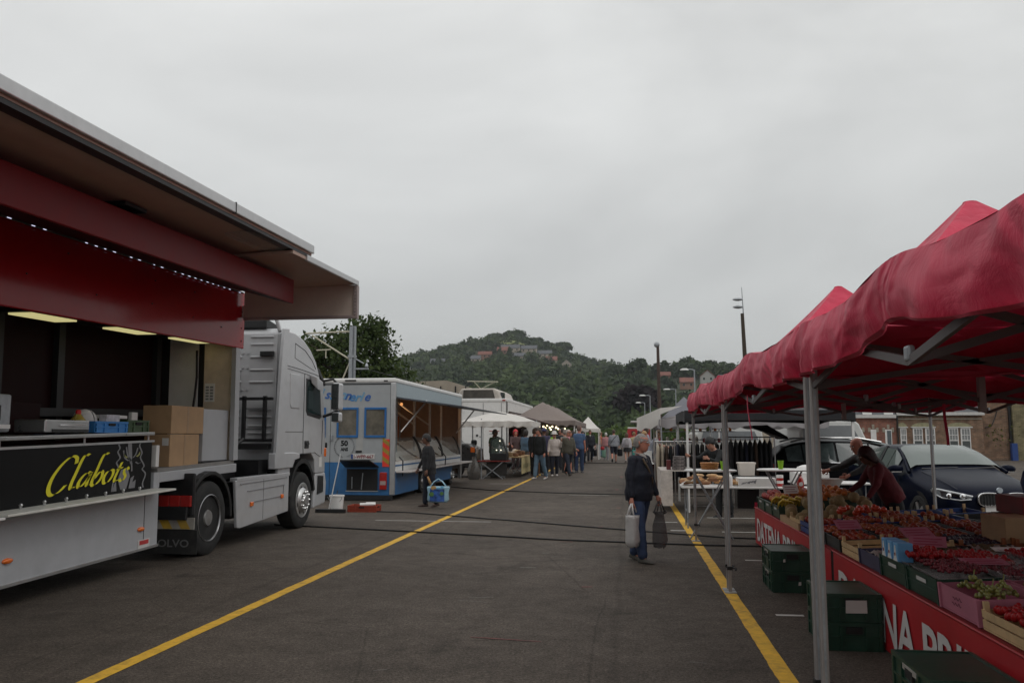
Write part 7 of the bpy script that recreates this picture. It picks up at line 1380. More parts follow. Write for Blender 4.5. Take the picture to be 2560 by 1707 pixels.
# stacked cartons at the back right
for lb, x0, x1, y0, y1, z0, z1, mt in (('green and white carton low in the stack at the back right', 3.45, 3.95, 8.0, 8.6, .75, .93, M('carton_greenwhite', (.3, .32, .26), .6, var=.8, scale=4)), ('dark red carton upper in the stack at the back right', 3.5, 3.95, 8.05, 8.6, .935, 1.1, M('carton_darkred', (.2, .02, .025), .6, var=.3, scale=6)), ('bright red carton beside the green one at the right edge', 3.9, 4.3, 7.55, 8.0, .75, 1.1, M('carton_red', (.38, .02, .02), .6, var=.3, scale=5)), ('tan open carton in front of the stacked cartons', 3.2, 3.5, 7.7, 8.2, .72, .95, m_card), ('brown carton at the right edge below the red carton', 3.65, 4.1, 6.9, 7.4, .74, .9, m_card)): boxthing('fruit_carton', lb, 'carton', x0, x1, y0, y1, z0, z1, mt, 'cartons at the back right')
mb = MB(); P = [[(3.75+.12*s_*math.cos(a)*(1+.2*noise.noise((a, z*5, 1))), 8.3+.12*s_*math.sin(a), z) for a in np.linspace(0, 6.28, 13)] for z, s_ in ((1.1, 1), (1.22, 1.1), (1.32, .9), (1.36, .6))]; mb.grid(P); tag(mb.build('blue_bag', m_dblue, smooth=True), 'dark blue bag standing on the red carton at the back right', 'bag')
mb = MB(); mb.sph((3.73, 8.27, 1.4), .055, 8, 6, sq=(1, .8, 1.1)); tag(mb.build('tissue', m_white, smooth=True), 'white tissue sticking out of the dark blue bag', 'tissue')
# ------------------------------------------------------------------ people
PEND = []
def V3(*a): return Vector(a)
def limb(mb, pts, rads, n=10):
    """tapered limb with rounded ends"""
    P = [Vector(p) for p in pts]; d0 = (P[0]-P[1]).normalized(); d1 = (P[-1]-P[-2]).normalized()
    mb.tube([P[0]+d0*rads[0]*.8, P[0]+d0*rads[0]*.45]+P+[P[-1]+d1*rads[-1]*.45, P[-1]+d1*rads[-1]*.8], [rads[0]*.4, rads[0]*.85]+list(rads)+[rads[-1]*.85, rads[-1]*.4], n)
def ell(c, rx, ry, fw, n=18):
    """ring around c, fw: 3x3 frame"""
    return [c+fw @ Vector((rx*math.cos(a), ry*math.sin(a), 0)) for a in np.linspace(0, 2*math.pi, n+1)[:-1]]
def fabric(col): return M('fabric_%02d_%02d_%02d' % tuple(int(c*99) for c in col), col, .85, var=.14, scale=9, bump=.25, bscale=22)
def hairm(col): return M('hair_%02d_%02d_%02d' % tuple(int(c*99) for c in col), col, .6, var=.3, scale=30, bump=.5, bscale=60)
def person(label, loc, rz, h=1.72, fat=1.0, skin=None, top=(.02, .02, .03), sleeve='long', bottom=(.02, .03, .06), kind='trousers', shoes=(.03, .03, .03), hair=('short', (.03, .02, .015)), legs=((0, 0), (0, 0)), arms=((0, 8, 10), (0, 8, 10)), lean=0, head=(0, 0), vox=.02, topl=.0, glasses=False, fem=False, inner=None):
    """legs: (thigh swing, knee bend) right then left; arms: (swing forward, out, elbow bend) right, left; faces -y before rz"""
    T = thing('person', label, 'person', loc); s = h/1.74*(1.11 if loc[1] > 28 and loc[0] < 1.5 else 1); skin = skin or m_skin; Mx = Matrix.Translation(loc) @ Matrix.Rotation(rz, 4, 'Z') @ Matrix.Scale(s, 4)
    Rl = Matrix.Rotation(R(lean), 3, 'X'); pel = V3(0, 0, .94)
    hip = [V3(-.09, 0, .92), V3(.09, 0, .92)]; knee, ank, toe = [], [], []
    for k in (0, 1):
        a, b = R(legs[k][0]), R(legs[k][1]); kn = hip[k]+V3((-.01, .01)[k], -math.sin(a)*.43, -math.cos(a)*.43); an = kn+V3(0, -math.sin(a-b)*.41, -math.cos(a-b)*.41); knee.append(kn); ank.append(an)
    lo = min(a.z for a in ank)-.085
    def up_(p): return pel+Rl @ (p-pel)
    sh_w = .175 if fem else .195; sp = [up_(V3(0, 0, z)) for z in (.86, .95, 1.06, 1.2, 1.34, 1.43, 1.48)]
    F = Rl; w_ = [.165*fat, .175*fat, .158*fat, .165*fat, sh_w*.95, sh_w*.72, .065]; d_ = [.115*fat, .125*fat, .118*fat, .122*fat, .112, .09, .06]
    if fem: w_[1] *= 1.05; d_[3] *= 1.08
    shd = [up_(V3(-sh_w, 0, 1.41)), up_(V3(sh_w, 0, 1.41))]; elb, wri, hdir = [], [], []
    for k in (0, 1):
        sg_ = (-1, 1)[k]; a, o, b = [R(x) for x in arms[k]]
        u = V3(sg_*math.sin(o), -math.sin(a)*math.cos(o), -math.cos(a)*math.cos(o)); e_ = shd[k]+u*.285
        a2 = a+b; f = V3(sg_*math.sin(o*.4), -math.sin(a2)*math.cos(o*.4), -math.cos(a2)*math.cos(o*.4)); wv = e_+f*.245; elb.append(e_); wri.append(wv); hdir.append(f)
    hy, hp = R(head[0]), R(head[1]); nb = sp[-1]; Hm = Matrix.Rotation(hy, 3, 'Z') @ Matrix.Rotation(R(lean*.45)+hp, 3, 'X'); hc = nb+Rl @ V3(0, -.012, .04)+Hm @ V3(0, -.012, .115)
    # body: one surface
    mb = MB(); k9 = .90
    mb.loft([ell(c, a*k9, b*k9, F) for c, a, b in zip(sp, w_, d_)]); limb(mb, [sp[5], nb+Rl @ V3(0, 0, .03), hc+Hm @ V3(0, .01, -.05)], [.062, .056, .055])
    hr = [(-.125, .03, .035, -.035), (-.11, .05, .058, -.025), (-.07, .064, .085, -.012), (-.02, .072, .096, 0), (.03, .077, .1, .002), (.075, .07, .09, .006), (.105, .048, .062, .01), (.118, .015, .02, .012)]
    mb.loft([[hc+Hm @ V3(rx*math.cos(a), ry*math.sin(a)+oy, z) for a in np.linspace(0, 6.2832, 19)[:-1]] for z, rx, ry, oy in hr])
    limb(mb, [hc+Hm @ V3(0, -.088, .02), hc+Hm @ V3(0, -.108, -.022)], [.011, .016], 8)
    for sg_ in (-1, 1): limb(mb, [hc+Hm @ V3(sg_*.076, .012, .015), hc+Hm @ V3(sg_*.078, .006, -.025)], [.016, .012], 8)
    for k in (0, 1):
        limb(mb, [hip[k], (hip[k]+knee[k])/2, knee[k]], [.088*fat, .07, .052]); limb(mb, [knee[k], knee[k].lerp(ank[k], .35), ank[k]], [.05, .052, .036]); limb(mb, [ank[k], ank[k]+V3(0, -.06, -.055)], [.034, .02])
        limb(mb, [shd[k]+Rl @ V3((.035, -.035)[k], 0, -.03), shd[k].lerp(elb[k], .5), elb[k]], [.038, .04, .036]); limb(mb, [elb[k], elb[k].lerp(wri[k], .3), wri[k]], [.036, .037, .025])
        f = hdir[k]; limb(mb, [wri[k], wri[k]+f*.05, wri[k]+f*.085], [.024, .03, .03], 8)
    D = V3(0, 0, -lo)
    def fin(m_): m_.xf(Mx @ Matrix.Translation(D)); return m_
    ex = MB()     # fingers, eyes, mouth
    for k in (0, 1):
        f = hdir[k]; b0 = wri[k]+f*.085; side = f.cross(V3((-1, 1)[k], 0, 0)); side = side.normalized() if side.length > .1 else V3(0, -1, 0); inn = V3((1, -1)[k], 0, 0)
        for q, ln in ((-.027, .058), (-.009, .07), (.009, .074), (.027, .064)):
            p = b0+side*q; ex.tube([p, p+f*ln*.45+inn*.008, p+f*ln*.8+inn*.028, p+f*ln*.9+inn*.042], [.0105, .0098, .009, .006], 6, m=0)
        p = wri[k]+f*.035-side*.0+side*.028; ex.tube([p, p+side*.022+f*.025+inn*.012, p+side*.022+f*.055+inn*.02], [.012, .0105, .007], 6, m=0)
    for sg_ in (-1, 1):
        ex.sph(hc+Hm @ V3(sg_*.031, -.089, .018), .0125, 8, 6, m=1); ex.sph(hc+Hm @ V3(sg_*.031, -.0985, .018), .006, 6, 5, m=2)
        ex.tube([hc+Hm @ V3(sg_*.016, -.1, .036), hc+Hm @ V3(sg_*.048, -.088, .036)], .005, 5, m=2)
    ex.tube([hc+Hm @ V3(-.022, -.091, -.058), hc+Hm @ V3(0, -.101, -.058), hc+Hm @ V3(.022, -.091, -.058)], .006, 6, m=3)
    b_ = fin(mb).build('body', skin, T, smooth=True); PEND.append((b_, vox*.62 if vox > .012 else vox*.8, fin(ex), [skin, m_eye, m_iris, m_lip]))
    # clothes
    tm = top if not isinstance(top, tuple) else fabric(top); bmt = fabric(bottom)
    mb = MB(); z0 = sp[0]+Rl @ V3(0, 0, .03-topl); tr = [ell(z0, w_[0]*1.16, d_[0]*1.22, F)] if topl >= 0 else []
    for c, a, b in zip(sp[(0 if topl > -.05 else 1):-1], w_[(0 if topl > -.05 else 1):], d_[(0 if topl > -.05 else 1):]): tr.append(ell(c, a*1.1+.012, b*1.12+.014, F))
    tr.append(ell(sp[-1]+Rl @ V3(0, 0, -.012), .075, .07, F)); mb.loft(tr)
    for k in (0, 1):
        if sleeve == 'long': limb(mb, [shd[k]+Rl @ V3((.02, -.02)[k], 0, -.005), shd[k].lerp(elb[k], .5), elb[k]], [.075, .064, .056]); limb(mb, [elb[k], elb[k].lerp(wri[k], .5), wri[k]-hdir[k]*.02], [.051, .047, .04])
        elif sleeve == 'short': limb(mb, [shd[k]+Rl @ V3((.02, -.02)[k], 0, -.01), shd[k].lerp(elb[k], .6)], [.066, .062])
        else: limb(mb, [shd[k]+Rl @ V3((.03, -.03)[k], 0, -.01), shd[k].lerp(elb[k], .08)], [.06, .058])
    t_ = fin(mb).build('shirt' if sleeve != 'long' else 'jacket', tm, T, smooth=True); PEND.append((t_, vox, None, None))
    mb = MB(); lg = V3(0, 0, .0)
    if kind in ('trousers', 'shorts'):
        mb.loft([ell(pel+V3(0, 0, z), a*fat, b*fat, Matrix.Identity(3)) for z, a, b in ((.1, .158, .118), (.04, .172, .13), (-.05, .178, .135), (-.11, .15, .115))])
        for k in (0, 1):
            limb(mb, [hip[k], hip[k].lerp(knee[k], .55), knee[k]], [.1*fat, .092*fat, .08 if kind == 'trousers' else .085])
            if kind == 'trousers': limb(mb, [knee[k], knee[k].lerp(ank[k], .5), ank[k]+V3(0, 0, .02)], [.078, .075, .07])
    else:
        ln = .30 if kind == 'skirt' else .62; c2 = (knee[0]+knee[1])/2; mb.loft([ell(pel+V3(0, (c2.y)*max(0, -z)/.8, z), a*fat, b*fat, Matrix.Identity(3)) for z, a, b in ((.1, .15, .115), (.0, .185, .14), (-ln*.5, .2, .165), (-ln, .215, .19))])
    PEND.append((fin(mb).build({'trousers': 'trousers', 'shorts': 'shorts', 'skirt': 'skirt', 'dress': 'long_skirt'}[kind], bmt, T, smooth=True), vox, None, None))
    for k in (0, 1):
        mb = MB(); a = ank[k]; mb.loft([[a+V3(x*w, y, z) for x, z in ((-1, -.083), (1, -.083), (1, -.06), (.85, -.045+hh), (0, -.02+hh), (-.85, -.045+hh), (-1, -.06))] for y, w, hh in ((.075, .026, .02), (.05, .04, .03), (-.03, .043, .02), (-.1, .046, -.005), (-.15, .042, -.02), (-.185, .022, -.032))])
        if abs(legs[k][0]-legs[k][1]) > 12: mb.xf(Matrix.Translation(a) @ Matrix.Rotation(-R(legs[k][0]-legs[k][1])*.9, 4, 'X') @ Matrix.Translation(-a))
        fin(mb).build('shoe', fabric(shoes), T, smooth=50, sub=1)
    st, hcx = hair; hm = hairm(hcx)
    if st != 'bald':
        mb = MB(); g_ = 1.0
        def cap_(sx, sy, sz, zlo, oy=.012, front=-.02):
            rr = []
            for i in range(12):
                ring = []
                for a in np.linspace(0, 6.2832, 25)[:-1]:
                    ct = math.sin(a); lim = zlo if ct > .1 else zlo+(front+.06-zlo)*min(1, (.1-ct)/.5)
                    if i < 4: zz = zlo*(1-i/3); wv = .93+.07*i/3
                    else: q_ = (i-3)/8; zz = sz*math.sin(q_*math.pi/2); wv = math.cos(q_*math.pi/2*.97)
                    zz = max(zz, lim)
                    ring.append(hc+Hm @ V3(sx*wv*math.cos(a), sy*wv*math.sin(a)+oy, zz+.007*noise.noise((a*3, i*.7, sx*90))))
                rr.append(ring)
            mb.loft(rr)
        if st == 'short': cap_(.087, .111, .134, -.075, .01)
        elif st == 'crop': cap_(.084, .108, .129, -.07, .01)
        elif st == 'bob': cap_(.104, .125, .145, -.13, .012)
        elif st == 'curly':
            for i in range(60):
                a, p = rnd.uniform(0, 6.28), rnd.uniform(-.5, 1.5); q = V3(.095*math.cos(a)*math.cos(p), .115*math.sin(a)*math.cos(p)+.02, .1*math.sin(p)+.035)
                if q.y < -.06 and q.z < .06: continue
                mb.sph(hc+Hm @ q, .032, 6, 4)
        elif st == 'long':
            cap_(.096, .12, .143, -.08, .008); mb.loft([[hc+Hm @ V3(.088*math.cos(a)*w, .05+.055*math.sin(a)*w, z) for a in np.linspace(0, 6.2832, 13)[:-1]] for z, w in ((.02, 1), (-.1, 1.1), (-.22, 1.05), (-.32, .6))])
        elif st == 'tail': cap_(.093, .118, .142, -.05, .008); limb(mb, [hc+Hm @ V3(0, .1, .05), hc+Hm @ V3(0, .15, 0), hc+Hm @ V3(0, .13, -.12)], [.035, .035, .012], 8)
        elif st == 'hat': mb.loft([[hc+Hm @ V3(r_*math.cos(a), r_*1.12*math.sin(a)+.008, z) for a in np.linspace(0, 6.2832, 19)[:-1]] for r_, z in ((.15, .028), (.155, .034), (.1, .055), (.095, .1), (.085, .135), (.05, .15))])
        elif st == 'cap': cap_(.092, .116, .142, -.0, .006); mb.loft([[hc+Hm @ V3(x*w, y, .062-.1*abs(y+.08)+dz) for x in (-1, -.5, .5, 1) for dz in ((0,) if abs(x) == 1 else (0,))]+[hc+Hm @ V3(x*w, y, .055-.1*abs(y+.08)) for x in (1, -1)] for y, w in ((-.09, .075), (-.15, .06), (-.17, .03))])
        elif st == 'hood': cap_(.11, .13, .15, -.16, .02)
        fin(mb).build({'hat': 'hat', 'cap': 'cap', 'hood': 'hood'}.get(st, 'hair'), hm, T, smooth=True)
    if glasses:
        mb = MB()
        for sg_ in (-1, 1): mb.tube([hc+Hm @ V3(sg_*.033+.024*math.cos(a), -.107, .017+.018*math.sin(a)) for a in np.linspace(0, 6.2832, 13)], .003, 5); mb.tube([hc+Hm @ V3(sg_*.057, -.105, .022), hc+Hm @ V3(sg_*.079, .01, .022)], .003, 5)
        if glasses == 'dark':
            for sg_ in (-1, 1): mb.lathe(hc+Hm @ V3(sg_*.033, -.106, .017), [(.024, -.003), (.024, .002)], 12, 'y')
        fin(mb).build('glasses', m_black if glasses == 'dark' else m_galv, T)
    def wp(v): return Mx @ (Vector(v)+D)
    if inner:
        mb = MB(); mb.loft([ell(sp[4]+Rl @ V3(0, -.05, .03), .05, .09, F), ell(sp[5]+Rl @ V3(0, -.035, .02), .052, .07, F), ell(sp[6]+Rl @ V3(0, -.012, .012), .06, .06, F)]); fin(mb).build('inner_shirt', fabric(inner), T, smooth=True)
    return T, [wp(wri[k]+hdir[k]*.1) for k in (0, 1)], wp
m_eye = M('eye_white', (.6, .57, .54), .3); m_iris = M('eye_dark', (.02, .015, .01), .3); m_lip = M('lip', (.33, .11, .09), .5)
PI = math.pi
def bagmesh(name, label, top, w, d, h, mat, rz=0, handles=True, waist=1.0, cat='bag', soft=.12):
    t = thing(name, label, cat, (top.x, top.y, top.z-h-.16)); Mb = Matrix.Translation((top.x, top.y, top.z)) @ Matrix.Rotation(rz, 4, 'Z')
    mb = MB(); hd = .16 if handles else .03
    rings = []
    for k, (z, s_) in enumerate(((-hd, 1.0), (-hd-.03, .98*waist), (-hd-h*.4, .95), (-hd-h*.8, 1.0), (-hd-h*.97, .9), (-hd-h, .55))):
        rings.append([(w/2*s_*math.copysign(abs(math.cos(a))**.55, math.cos(a))*(1+soft*noise.noise((a*1.5, z*7, w*20))), d/2*s_*math.copysign(abs(math.sin(a))**.7, math.sin(a))*(1+soft*noise.noise((a*1.5, z*7, 7))), z+soft*.15*noise.noise((a*2, k, 2))) for a in np.linspace(0, 6.2832, 21)[:-1]])
    mb.loft(rings); mb.xf(Mb); mb.build('bag_body', mat, t, smooth=True)
    if handles:
        for s_ in (-1, 1):
            mb = MB(); mb.tube([(-w*.36, s_*d*.3, -hd), (-w*.2, s_*d*.12, -hd*.35), (0, 0, .012), (w*.2, s_*d*.12, -hd*.35), (w*.36, s_*d*.3, -hd)], .012, 6); mb.xf(Mb); mb.build('handle', mat, t, smooth=True)
    return t
# the woman in the middle
W1, hd, wp = person('elderly woman in navy jumper and jeans standing in the lane, holding two bags', (.16, 11.3, 0), R(54), 1.66, 1.17, m_skin2, (.008, .010, .020), 'long', (.030, .050, .11), 'trousers', (.09, .085, .075), ('crop', (.22, .20, .185)), ((10, 4), (-9, 5)), ((2, 13, 6), (6, 13, 12)), 2, (20, 4), .011, .05, True, True, (.3, .28, .26))
m_plw = M('plastic_white', (.72, .7, .68), .5)
mb = MB(); 
for s_ in (0,): mb.tube([wp(p) for p in ((-.10, -.145, 1.42), (-.02, -.178, 1.28), (.09, -.172, 1.12), (.17, -.1, 1.0))], .014, 6)
tag(mb.build('shoulder_strap', M('strap_brown', (.09, .06, .035), .7), smooth=True), 'brown strap across the chest of the woman in navy', 'strap')
mb = MB(); mb.tube([wp((.073*math.cos(a), .068*math.sin(a)-.008, 1.492-.02*math.sin(-a))) for a in np.linspace(0, 6.2832, 15)], .009, 6); mb.build('collar', fabric((.3, .28, .26)), W1, smooth=True)
bagmesh('plastic_bag', 'white plastic carrier bag in the near hand of the woman in navy', hd[0]+V3(0, 0, .03), .27, .15, .40, M('carrier_white', (.66, .64, .63), .4, var=.06, scale=14, bump=.5, bscale=14, trans=.25), R(75), soft=.2)
bagmesh('net_bag', 'dark grey net bag in the far hand of the woman in navy', hd[1]+V3(0, 0, .03), .25, .17, .46, glass('net_grey', (.075, .065, .068), .7, .62), R(75), waist=.55, soft=.25)
# man in black with the shopping bag
_, hd, wp = person('dark haired person in black coat holding a blue shopping bag by the blue trailer', (-4.6, 19.2, 0), R(-62), 1.68, 1.12, m_skind, (.012, .012, .014), 'long', (.01, .01, .012), 'trousers', (.05, .03, .025), ('short', (.008, .007, .007)), ((6, 4), (-8, 6)), ((10, 9, 18), (4, 8, 10)), 4, (-6, 6), .016, .12)
t = bagmesh('shopping_bag', 'blue and white printed shopping bag held low by the person in black', V3(-4.27, 18.75, .66), .50, .22, .36, M('bag_paleblue', (.28, .45, .55), .35, var=.2, scale=5), R(8), waist=1.05, soft=.08)
mb = MB(); P = [[(-4.27-.17+.34*i/8, 18.625-.012*math.sin(i/8*PI), .17+.28*j/6) for j in range(7)] for i in range(9)]; mb.grid(P); mb.build('bag_print', M('print_bluegreen', (.03, .08, .26), .35, var=.95, scale=9), t, smooth=True)
mb = MB()
for (a, b, c, m_) in ((-.08, .42, .07, 0), (.03, .40, .06, 1), (-.12, .28, .07, 2), (.1, .3, .06, 2), (-.02, .25, .05, 0), (.12, .44, .04, 1)): mb.sph((-4.27+a, 18.618, .05+b), c, 8, 5, m_, (1, .06, .7))
mb.build('printed_shapes', [M('print_sand', (.4, .25, .1), .5), M('print_sky', (.15, .4, .6), .5), M('print_leaf', (.08, .18, .05), .5)], t)
mb = MB(); mb.tube([(-4.45, 18.8, .52), (-4.52, 18.75, .72)], [.03, .022], 8); tag(mb.build('baguette', m_br[0], smooth=True), 'orange brown loaf sticking out of the blue shopping bag', 'bread')
# crowd on the left
_, hd, wp = person('man in black jacket and pale blue jeans at the edge of the crowd', (-3.3, 32.0, 0), R(-35), 1.76, 1.05, m_skin2, (.008, .009, .010), 'long', (.10, .16, .22), 'trousers', (.42, .40, .38), ('short', (.05, .035, .025)), ((12, 4), (-10, 8)), ((4, 8, 12), (-2, 8, 10)), 2, (-12, 8), .02, .06)
person('woman in white bucket hat and pale jacket with her hand at her mouth', (-2.95, 34.5, 0), R(8), 1.62, 1.12, m_skin, (.46, .40, .37), 'long', (.010, .010, .013), 'trousers', (.5, .47, .45), ('hat', (.62, .59, .55)), ((8, 6), (-6, 4)), ((10, 12, 20), (25, 14, 125)), 0, (-14, 4), .02, .1, 'dark', True)
person('grey haired man in pink shirt and dark jacket with sunglasses, stepping to the right', (-2.42, 35.0, 0), R(30), 1.76, 1.1, m_skin2, (.075, .068, .05), 'long', (.015, .02, .035), 'trousers', (.09, .08, .07), ('crop', (.36, .33, .29)), ((24, 4), (-20, 18)), ((-10, 8, 14), (12, 8, 14)), 2, (10, 0), .02, .05, 'dark', inner=(.5, .22, .26))
person('tall balding man in blue t-shirt and jeans seen from behind', (-2.1, 37.7, 0), R(160), 1.88, 1.08, m_skin2, (.055, .10, .19), 'short', (.022, .04, .09), 'trousers', (.1, .1, .11), ('crop', (.10, .06, .045)), ((2, 2), (-3, 3)), ((-4, 6, 12), (2, 6, 14)), 0, (-20, 0), .02, .04)
person('person in red top and dark shorts behind the tall man in blue', (-2.55, 37.2, 0), R(100), 1.68, 1.0, m_skin2, (.36, .09, .06), 'short', (.02, .022, .028), 'shorts', (.03, .03, .03), ('short', (.2, .1, .05)), ((8, 4), (-8, 6)), ((15, 8, 40), (5, 8, 20)), 2, (0, 0), .022)
person('man in grey shirt behind the man with sunglasses', (-2.75, 37.8, 0), R(140), 1.72, 1.12, m_skin, (.17, .17, .165), 'short', (.04, .04, .045), 'trousers', (.03, .03, .03), ('crop', (.2, .17, .15)), vox=.022)
person('dark haired person in denim jacket seen from behind at the stall', (-4.35, 36.2, 0), R(165), 1.70, 1.08, m_skin, (.06, .105, .16), 'long', (.11, .10, .105), 'trousers', (.05, .04, .04), ('bob', (.02, .014, .010)), arms=((15, 8, 30), (20, 8, 30)), vox=.02, fem=True)
person('person in dark clothes behind the man in black jacket', (-3.75, 34.2, 0), R(150), 1.74, 1.05, m_skin2, (.015, .016, .024), 'long', (.012, .012, .015), 'trousers', (.06, .03, .025), ('short', (.07, .035, .02)), vox=.022)
person('person in purple top and blue cap behind the man in black jacket', (-3.45, 35.2, 0), R(170), 1.76, 1.05, m_skind, (.045, .04, .085), 'long', (.02, .02, .03), 'trousers', (.3, .3, .3), ('cap', (.03, .035, .11)), vox=.022)
person('person in dark top with a neon green bag in the crowd', (-3.3, 38.5, 0), R(190), 1.78, 1.0, m_skin, (.018, .018, .02), 'long', (.02, .02, .025), 'trousers', (.04, .04, .04), ('tail', (.03, .02, .015)), vox=.022, fem=True)
for (x, y, h, rz, tp, bt, hr, lb) in ((-3.9, 41.0, 1.72, 150, (.2, .19, .2), (.02, .02, .03), ('bob', (.05, .03, .02)), 'person in pale grey top in the thick of the crowd'), (-3.4, 43.2, 1.78, 20, (.03, .035, .05), (.03, .04, .08), ('crop', (.2, .18, .16)), 'grey haired man in navy deep in the crowd'), (-2.6, 41.6, 1.66, 200, (.3, .05, .05), (.03, .03, .03), ('long', (.03, .02, .015)), 'long haired woman in a red top behind the tall man'), (-2.95, 46.5, 1.74, 170, (.25, .24, .2), (.1, .09, .07), ('short', (.08, .05, .03)), 'person in beige jacket beneath the beige gazebos'), (-2.45, 47.5, 1.7, 10, (.02, .02, .022), (.02, .02, .03), ('tail', (.02, .015, .01)), 'dark clothed person facing the camera by the beige gazebos'), (.9, 45, 1.7, 100, (.05, .1, .16), (.03, .03, .04), ('short', (.06, .04, .02)), 'person in a blue top at the far right stalls'), (1.05, 56, 1.74, 150, (.12, .12, .13), (.03, .03, .04), ('crop', (.1, .07, .05)), 'person in charcoal top at the farthest right stall')):
    person(lb, (x, y, 0), R(rz), h, 1.05, m_skin2, tp, 'long', bt, 'trousers', (.06, .05, .05), hr, ((5, 4), (-7, 6)), vox=.024)
bagmesh('neon_bag', 'neon green bag carried in the middle of the crowd', V3(-3.32, 38.2, 1.6), .26, .12, .34, M('neon_green', (.3, .6, .05), .6), 0, False)
person('dark haired person under the beige gazebo behind the hat woman', (-3.05, 40.5, 0), R(175), 1.80, 1.0, m_skin, (.012, .012, .012), 'long', (.02, .02, .025), 'trousers', (.03, .03, .03), ('short', (.03, .018, .012)), vox=.024)
person('stall keeper in green shirt behind the glass display case', (-5.3, 33.3, 0), R(60), 1.70, 1.1, m_skind, (.03, .06, .02), 'short', (.03, .02, .02), 'trousers', (.03, .03, .03), ('crop', (.015, .012, .01)), arms=((10, 25, 60), (30, 10, 50)), head=(30, 12), vox=.02)
person('seller in red cap and dark top inside the white trailer', (-5.2, 39.2, 0), R(20), 1.72, 1.0, m_skin2, (.07, .04, .04), 'long', (.04, .02, .02), 'trousers', (.03, .03, .03), ('hood', (.45, .02, .025)), arms=((30, 8, 40), (30, 8, 40)), vox=.024)
bagmesh('paper_bag', 'brown paper bag standing beyond the yellow bannered table', V3(-3.75, 36.6, .62), .5, .2, .5, M('kraft_brown', (.2, .09, .04), .8), 0)
_, hd, wp = person('bearded man in dark jacket and pale shirt walking towards the camera', (-2.28, 53.4, 0), R(10), 1.80, 1.18, m_skin2, (.015, .018, .028), 'long', (.02, .024, .035), 'trousers', (.05, .03, .025), ('short', (.1, .05, .03)), ((6, 4), (-8, 6)), ((2, 10, 15), (2, 12, 15)), 0, (0, 0), .024, .05, inner=(.5, .46, .4))
bagmesh('dark_bag', 'dark bag held by the bearded man in dark jacket', V3(-1.96, 53.4, .92), .25, .2, .4, m_cl[0], 0)
person('woman in long black dress left of the bearded man', (-2.75, 53.9, 0), R(170), 1.70, 1.05, m_skin, (.012, .011, .012), 'long', (.011, .011, .012), 'dress', (.4, .38, .38), ('long', (.012, .010, .010)), vox=.024, fem=True)
_, hd, wp = person('man in grey jumper and black shorts walking away in the lane', (-.75, 52.0, 0), R(182), 1.82, 1.2, m_skin2, (.26, .27, .30), 'long', (.010, .010, .011), 'shorts', (.02, .02, .02), ('crop', (.06, .035, .025)), ((10, 4), (-16, 26)), ((-4, 12, 18), (4, 12, 18)), 0, (0, 0), .022, .04)
mb = MB(); mb.tube([wp(p) for p in ((-.16, .10, 1.45), (-.02, .165, 1.3), (.13, .15, 1.1), (.19, .08, .98))], .022, 6); tag(mb.build('shoulder_strap', m_black, smooth=True), 'black strap across the back of the man in grey jumper', 'strap')
bagmesh('green_bag', 'pale green plastic bag left of the man in grey jumper', V3(-1.38, 52, .92), .28, .2, .45, M('plastic_green', (.25, .42, .33), .4, trans=.3), 0, soft=.25)
t = bagmesh('flower_bunch', 'red flowers sticking out beside the pale green bag', V3(-1.45, 52, 1.0), .22, .2, .18, M('flower_red', (.5, .03, .04), .6), 0, False, soft=.4)
_, hd, wp = person('woman in white top and black skirt with a pale backpack walking away', (.05, 52.3, 0), R(184), 1.62, 1.08, m_skin, (.5, .48, .52), 'long', (.012, .011, .012), 'skirt', (.45, .38, .38), ('bob', (.10, .05, .03)), ((12, 6), (-14, 20)), ((2, 14, 12), (6, 16, 14)), 0, (0, 0), .022, .02, False, True)
t = thing('backpack', 'pale grey backpack on the back of the woman in white', 'backpack', wp((0, .2, 1.05))); mb = MB(); mb.loft([[(x*w, y, z) for x, y in ((-.14, .12), (.14, .12), (.16, .2), (.1, .3), (-.1, .3), (-.16, .2))] for z, w in ((.98, .8), (1.0, 1), (1.25, 1), (1.4, .85), (1.45, .5))]); mb.v = [tuple(wp(v)) for v in mb.v]; mb.build('pack', fabric((.36, .34, .35)), t, smooth=60, bevel=.02)
mb = MB(); mb.box(-.1, .1, .29, .325, 1.05, 1.2); mb.v = [tuple(wp(v)) for v in mb.v]; mb.build('pocket', fabric((.3, .28, .3)), t, bevel=.015)
bagmesh('black_bag', 'black handbag in the left hand of the woman in white top', V3(-.38, 52.2, .98), .32, .2, .42, m_cl[0], 0, soft=.1)
bagmesh('turquoise_bag', 'turquoise plastic bag in the right hand of the woman in white top', V3(.5, 52.2, .93), .27, .15, .42, M('turquoise', (.06, .33, .28), .4), 0, soft=.2)
person('woman with long black hair in black top and coral trousers by the right stalls', (.75, 49, 0), R(200), 1.70, 1.05, m_skin, (.010, .009, .010), 'long', (.5, .2, .15), 'trousers', (.04, .04, .04), ('long', (.008, .007, .007)), arms=((20, 8, 70), (15, 10, 60)), vox=.022, fem=True)
person('person in orange top far down the lane', (-2.0, 66, 0), R(100), 1.74, 1.0, m_skin2, (.36, .1, .04), 'short', (.08, .14, .2), 'trousers', (.04, .04, .04), ('bob', (.16, .09, .04)), vox=.028)
person('white haired person in pink top far down the lane left of the man in grey', (-1.35, 57, 0), R(175), 1.66, 1.1, m_skin2, (.42, .2, .2), 'long', (.25, .24, .26), 'trousers', (.3, .3, .3), ('short', (.5, .48, .45)), vox=.026)
person('child in white shirt far down the lane by the white gazebo', (-2.55, 64, 0), R(10), 1.2, 1.0, m_skin2, (.5, .47, .44), 'short', (.07, .1, .16), 'trousers', (.4, .4, .4), ('short', (.1, .06, .03)), vox=.024)
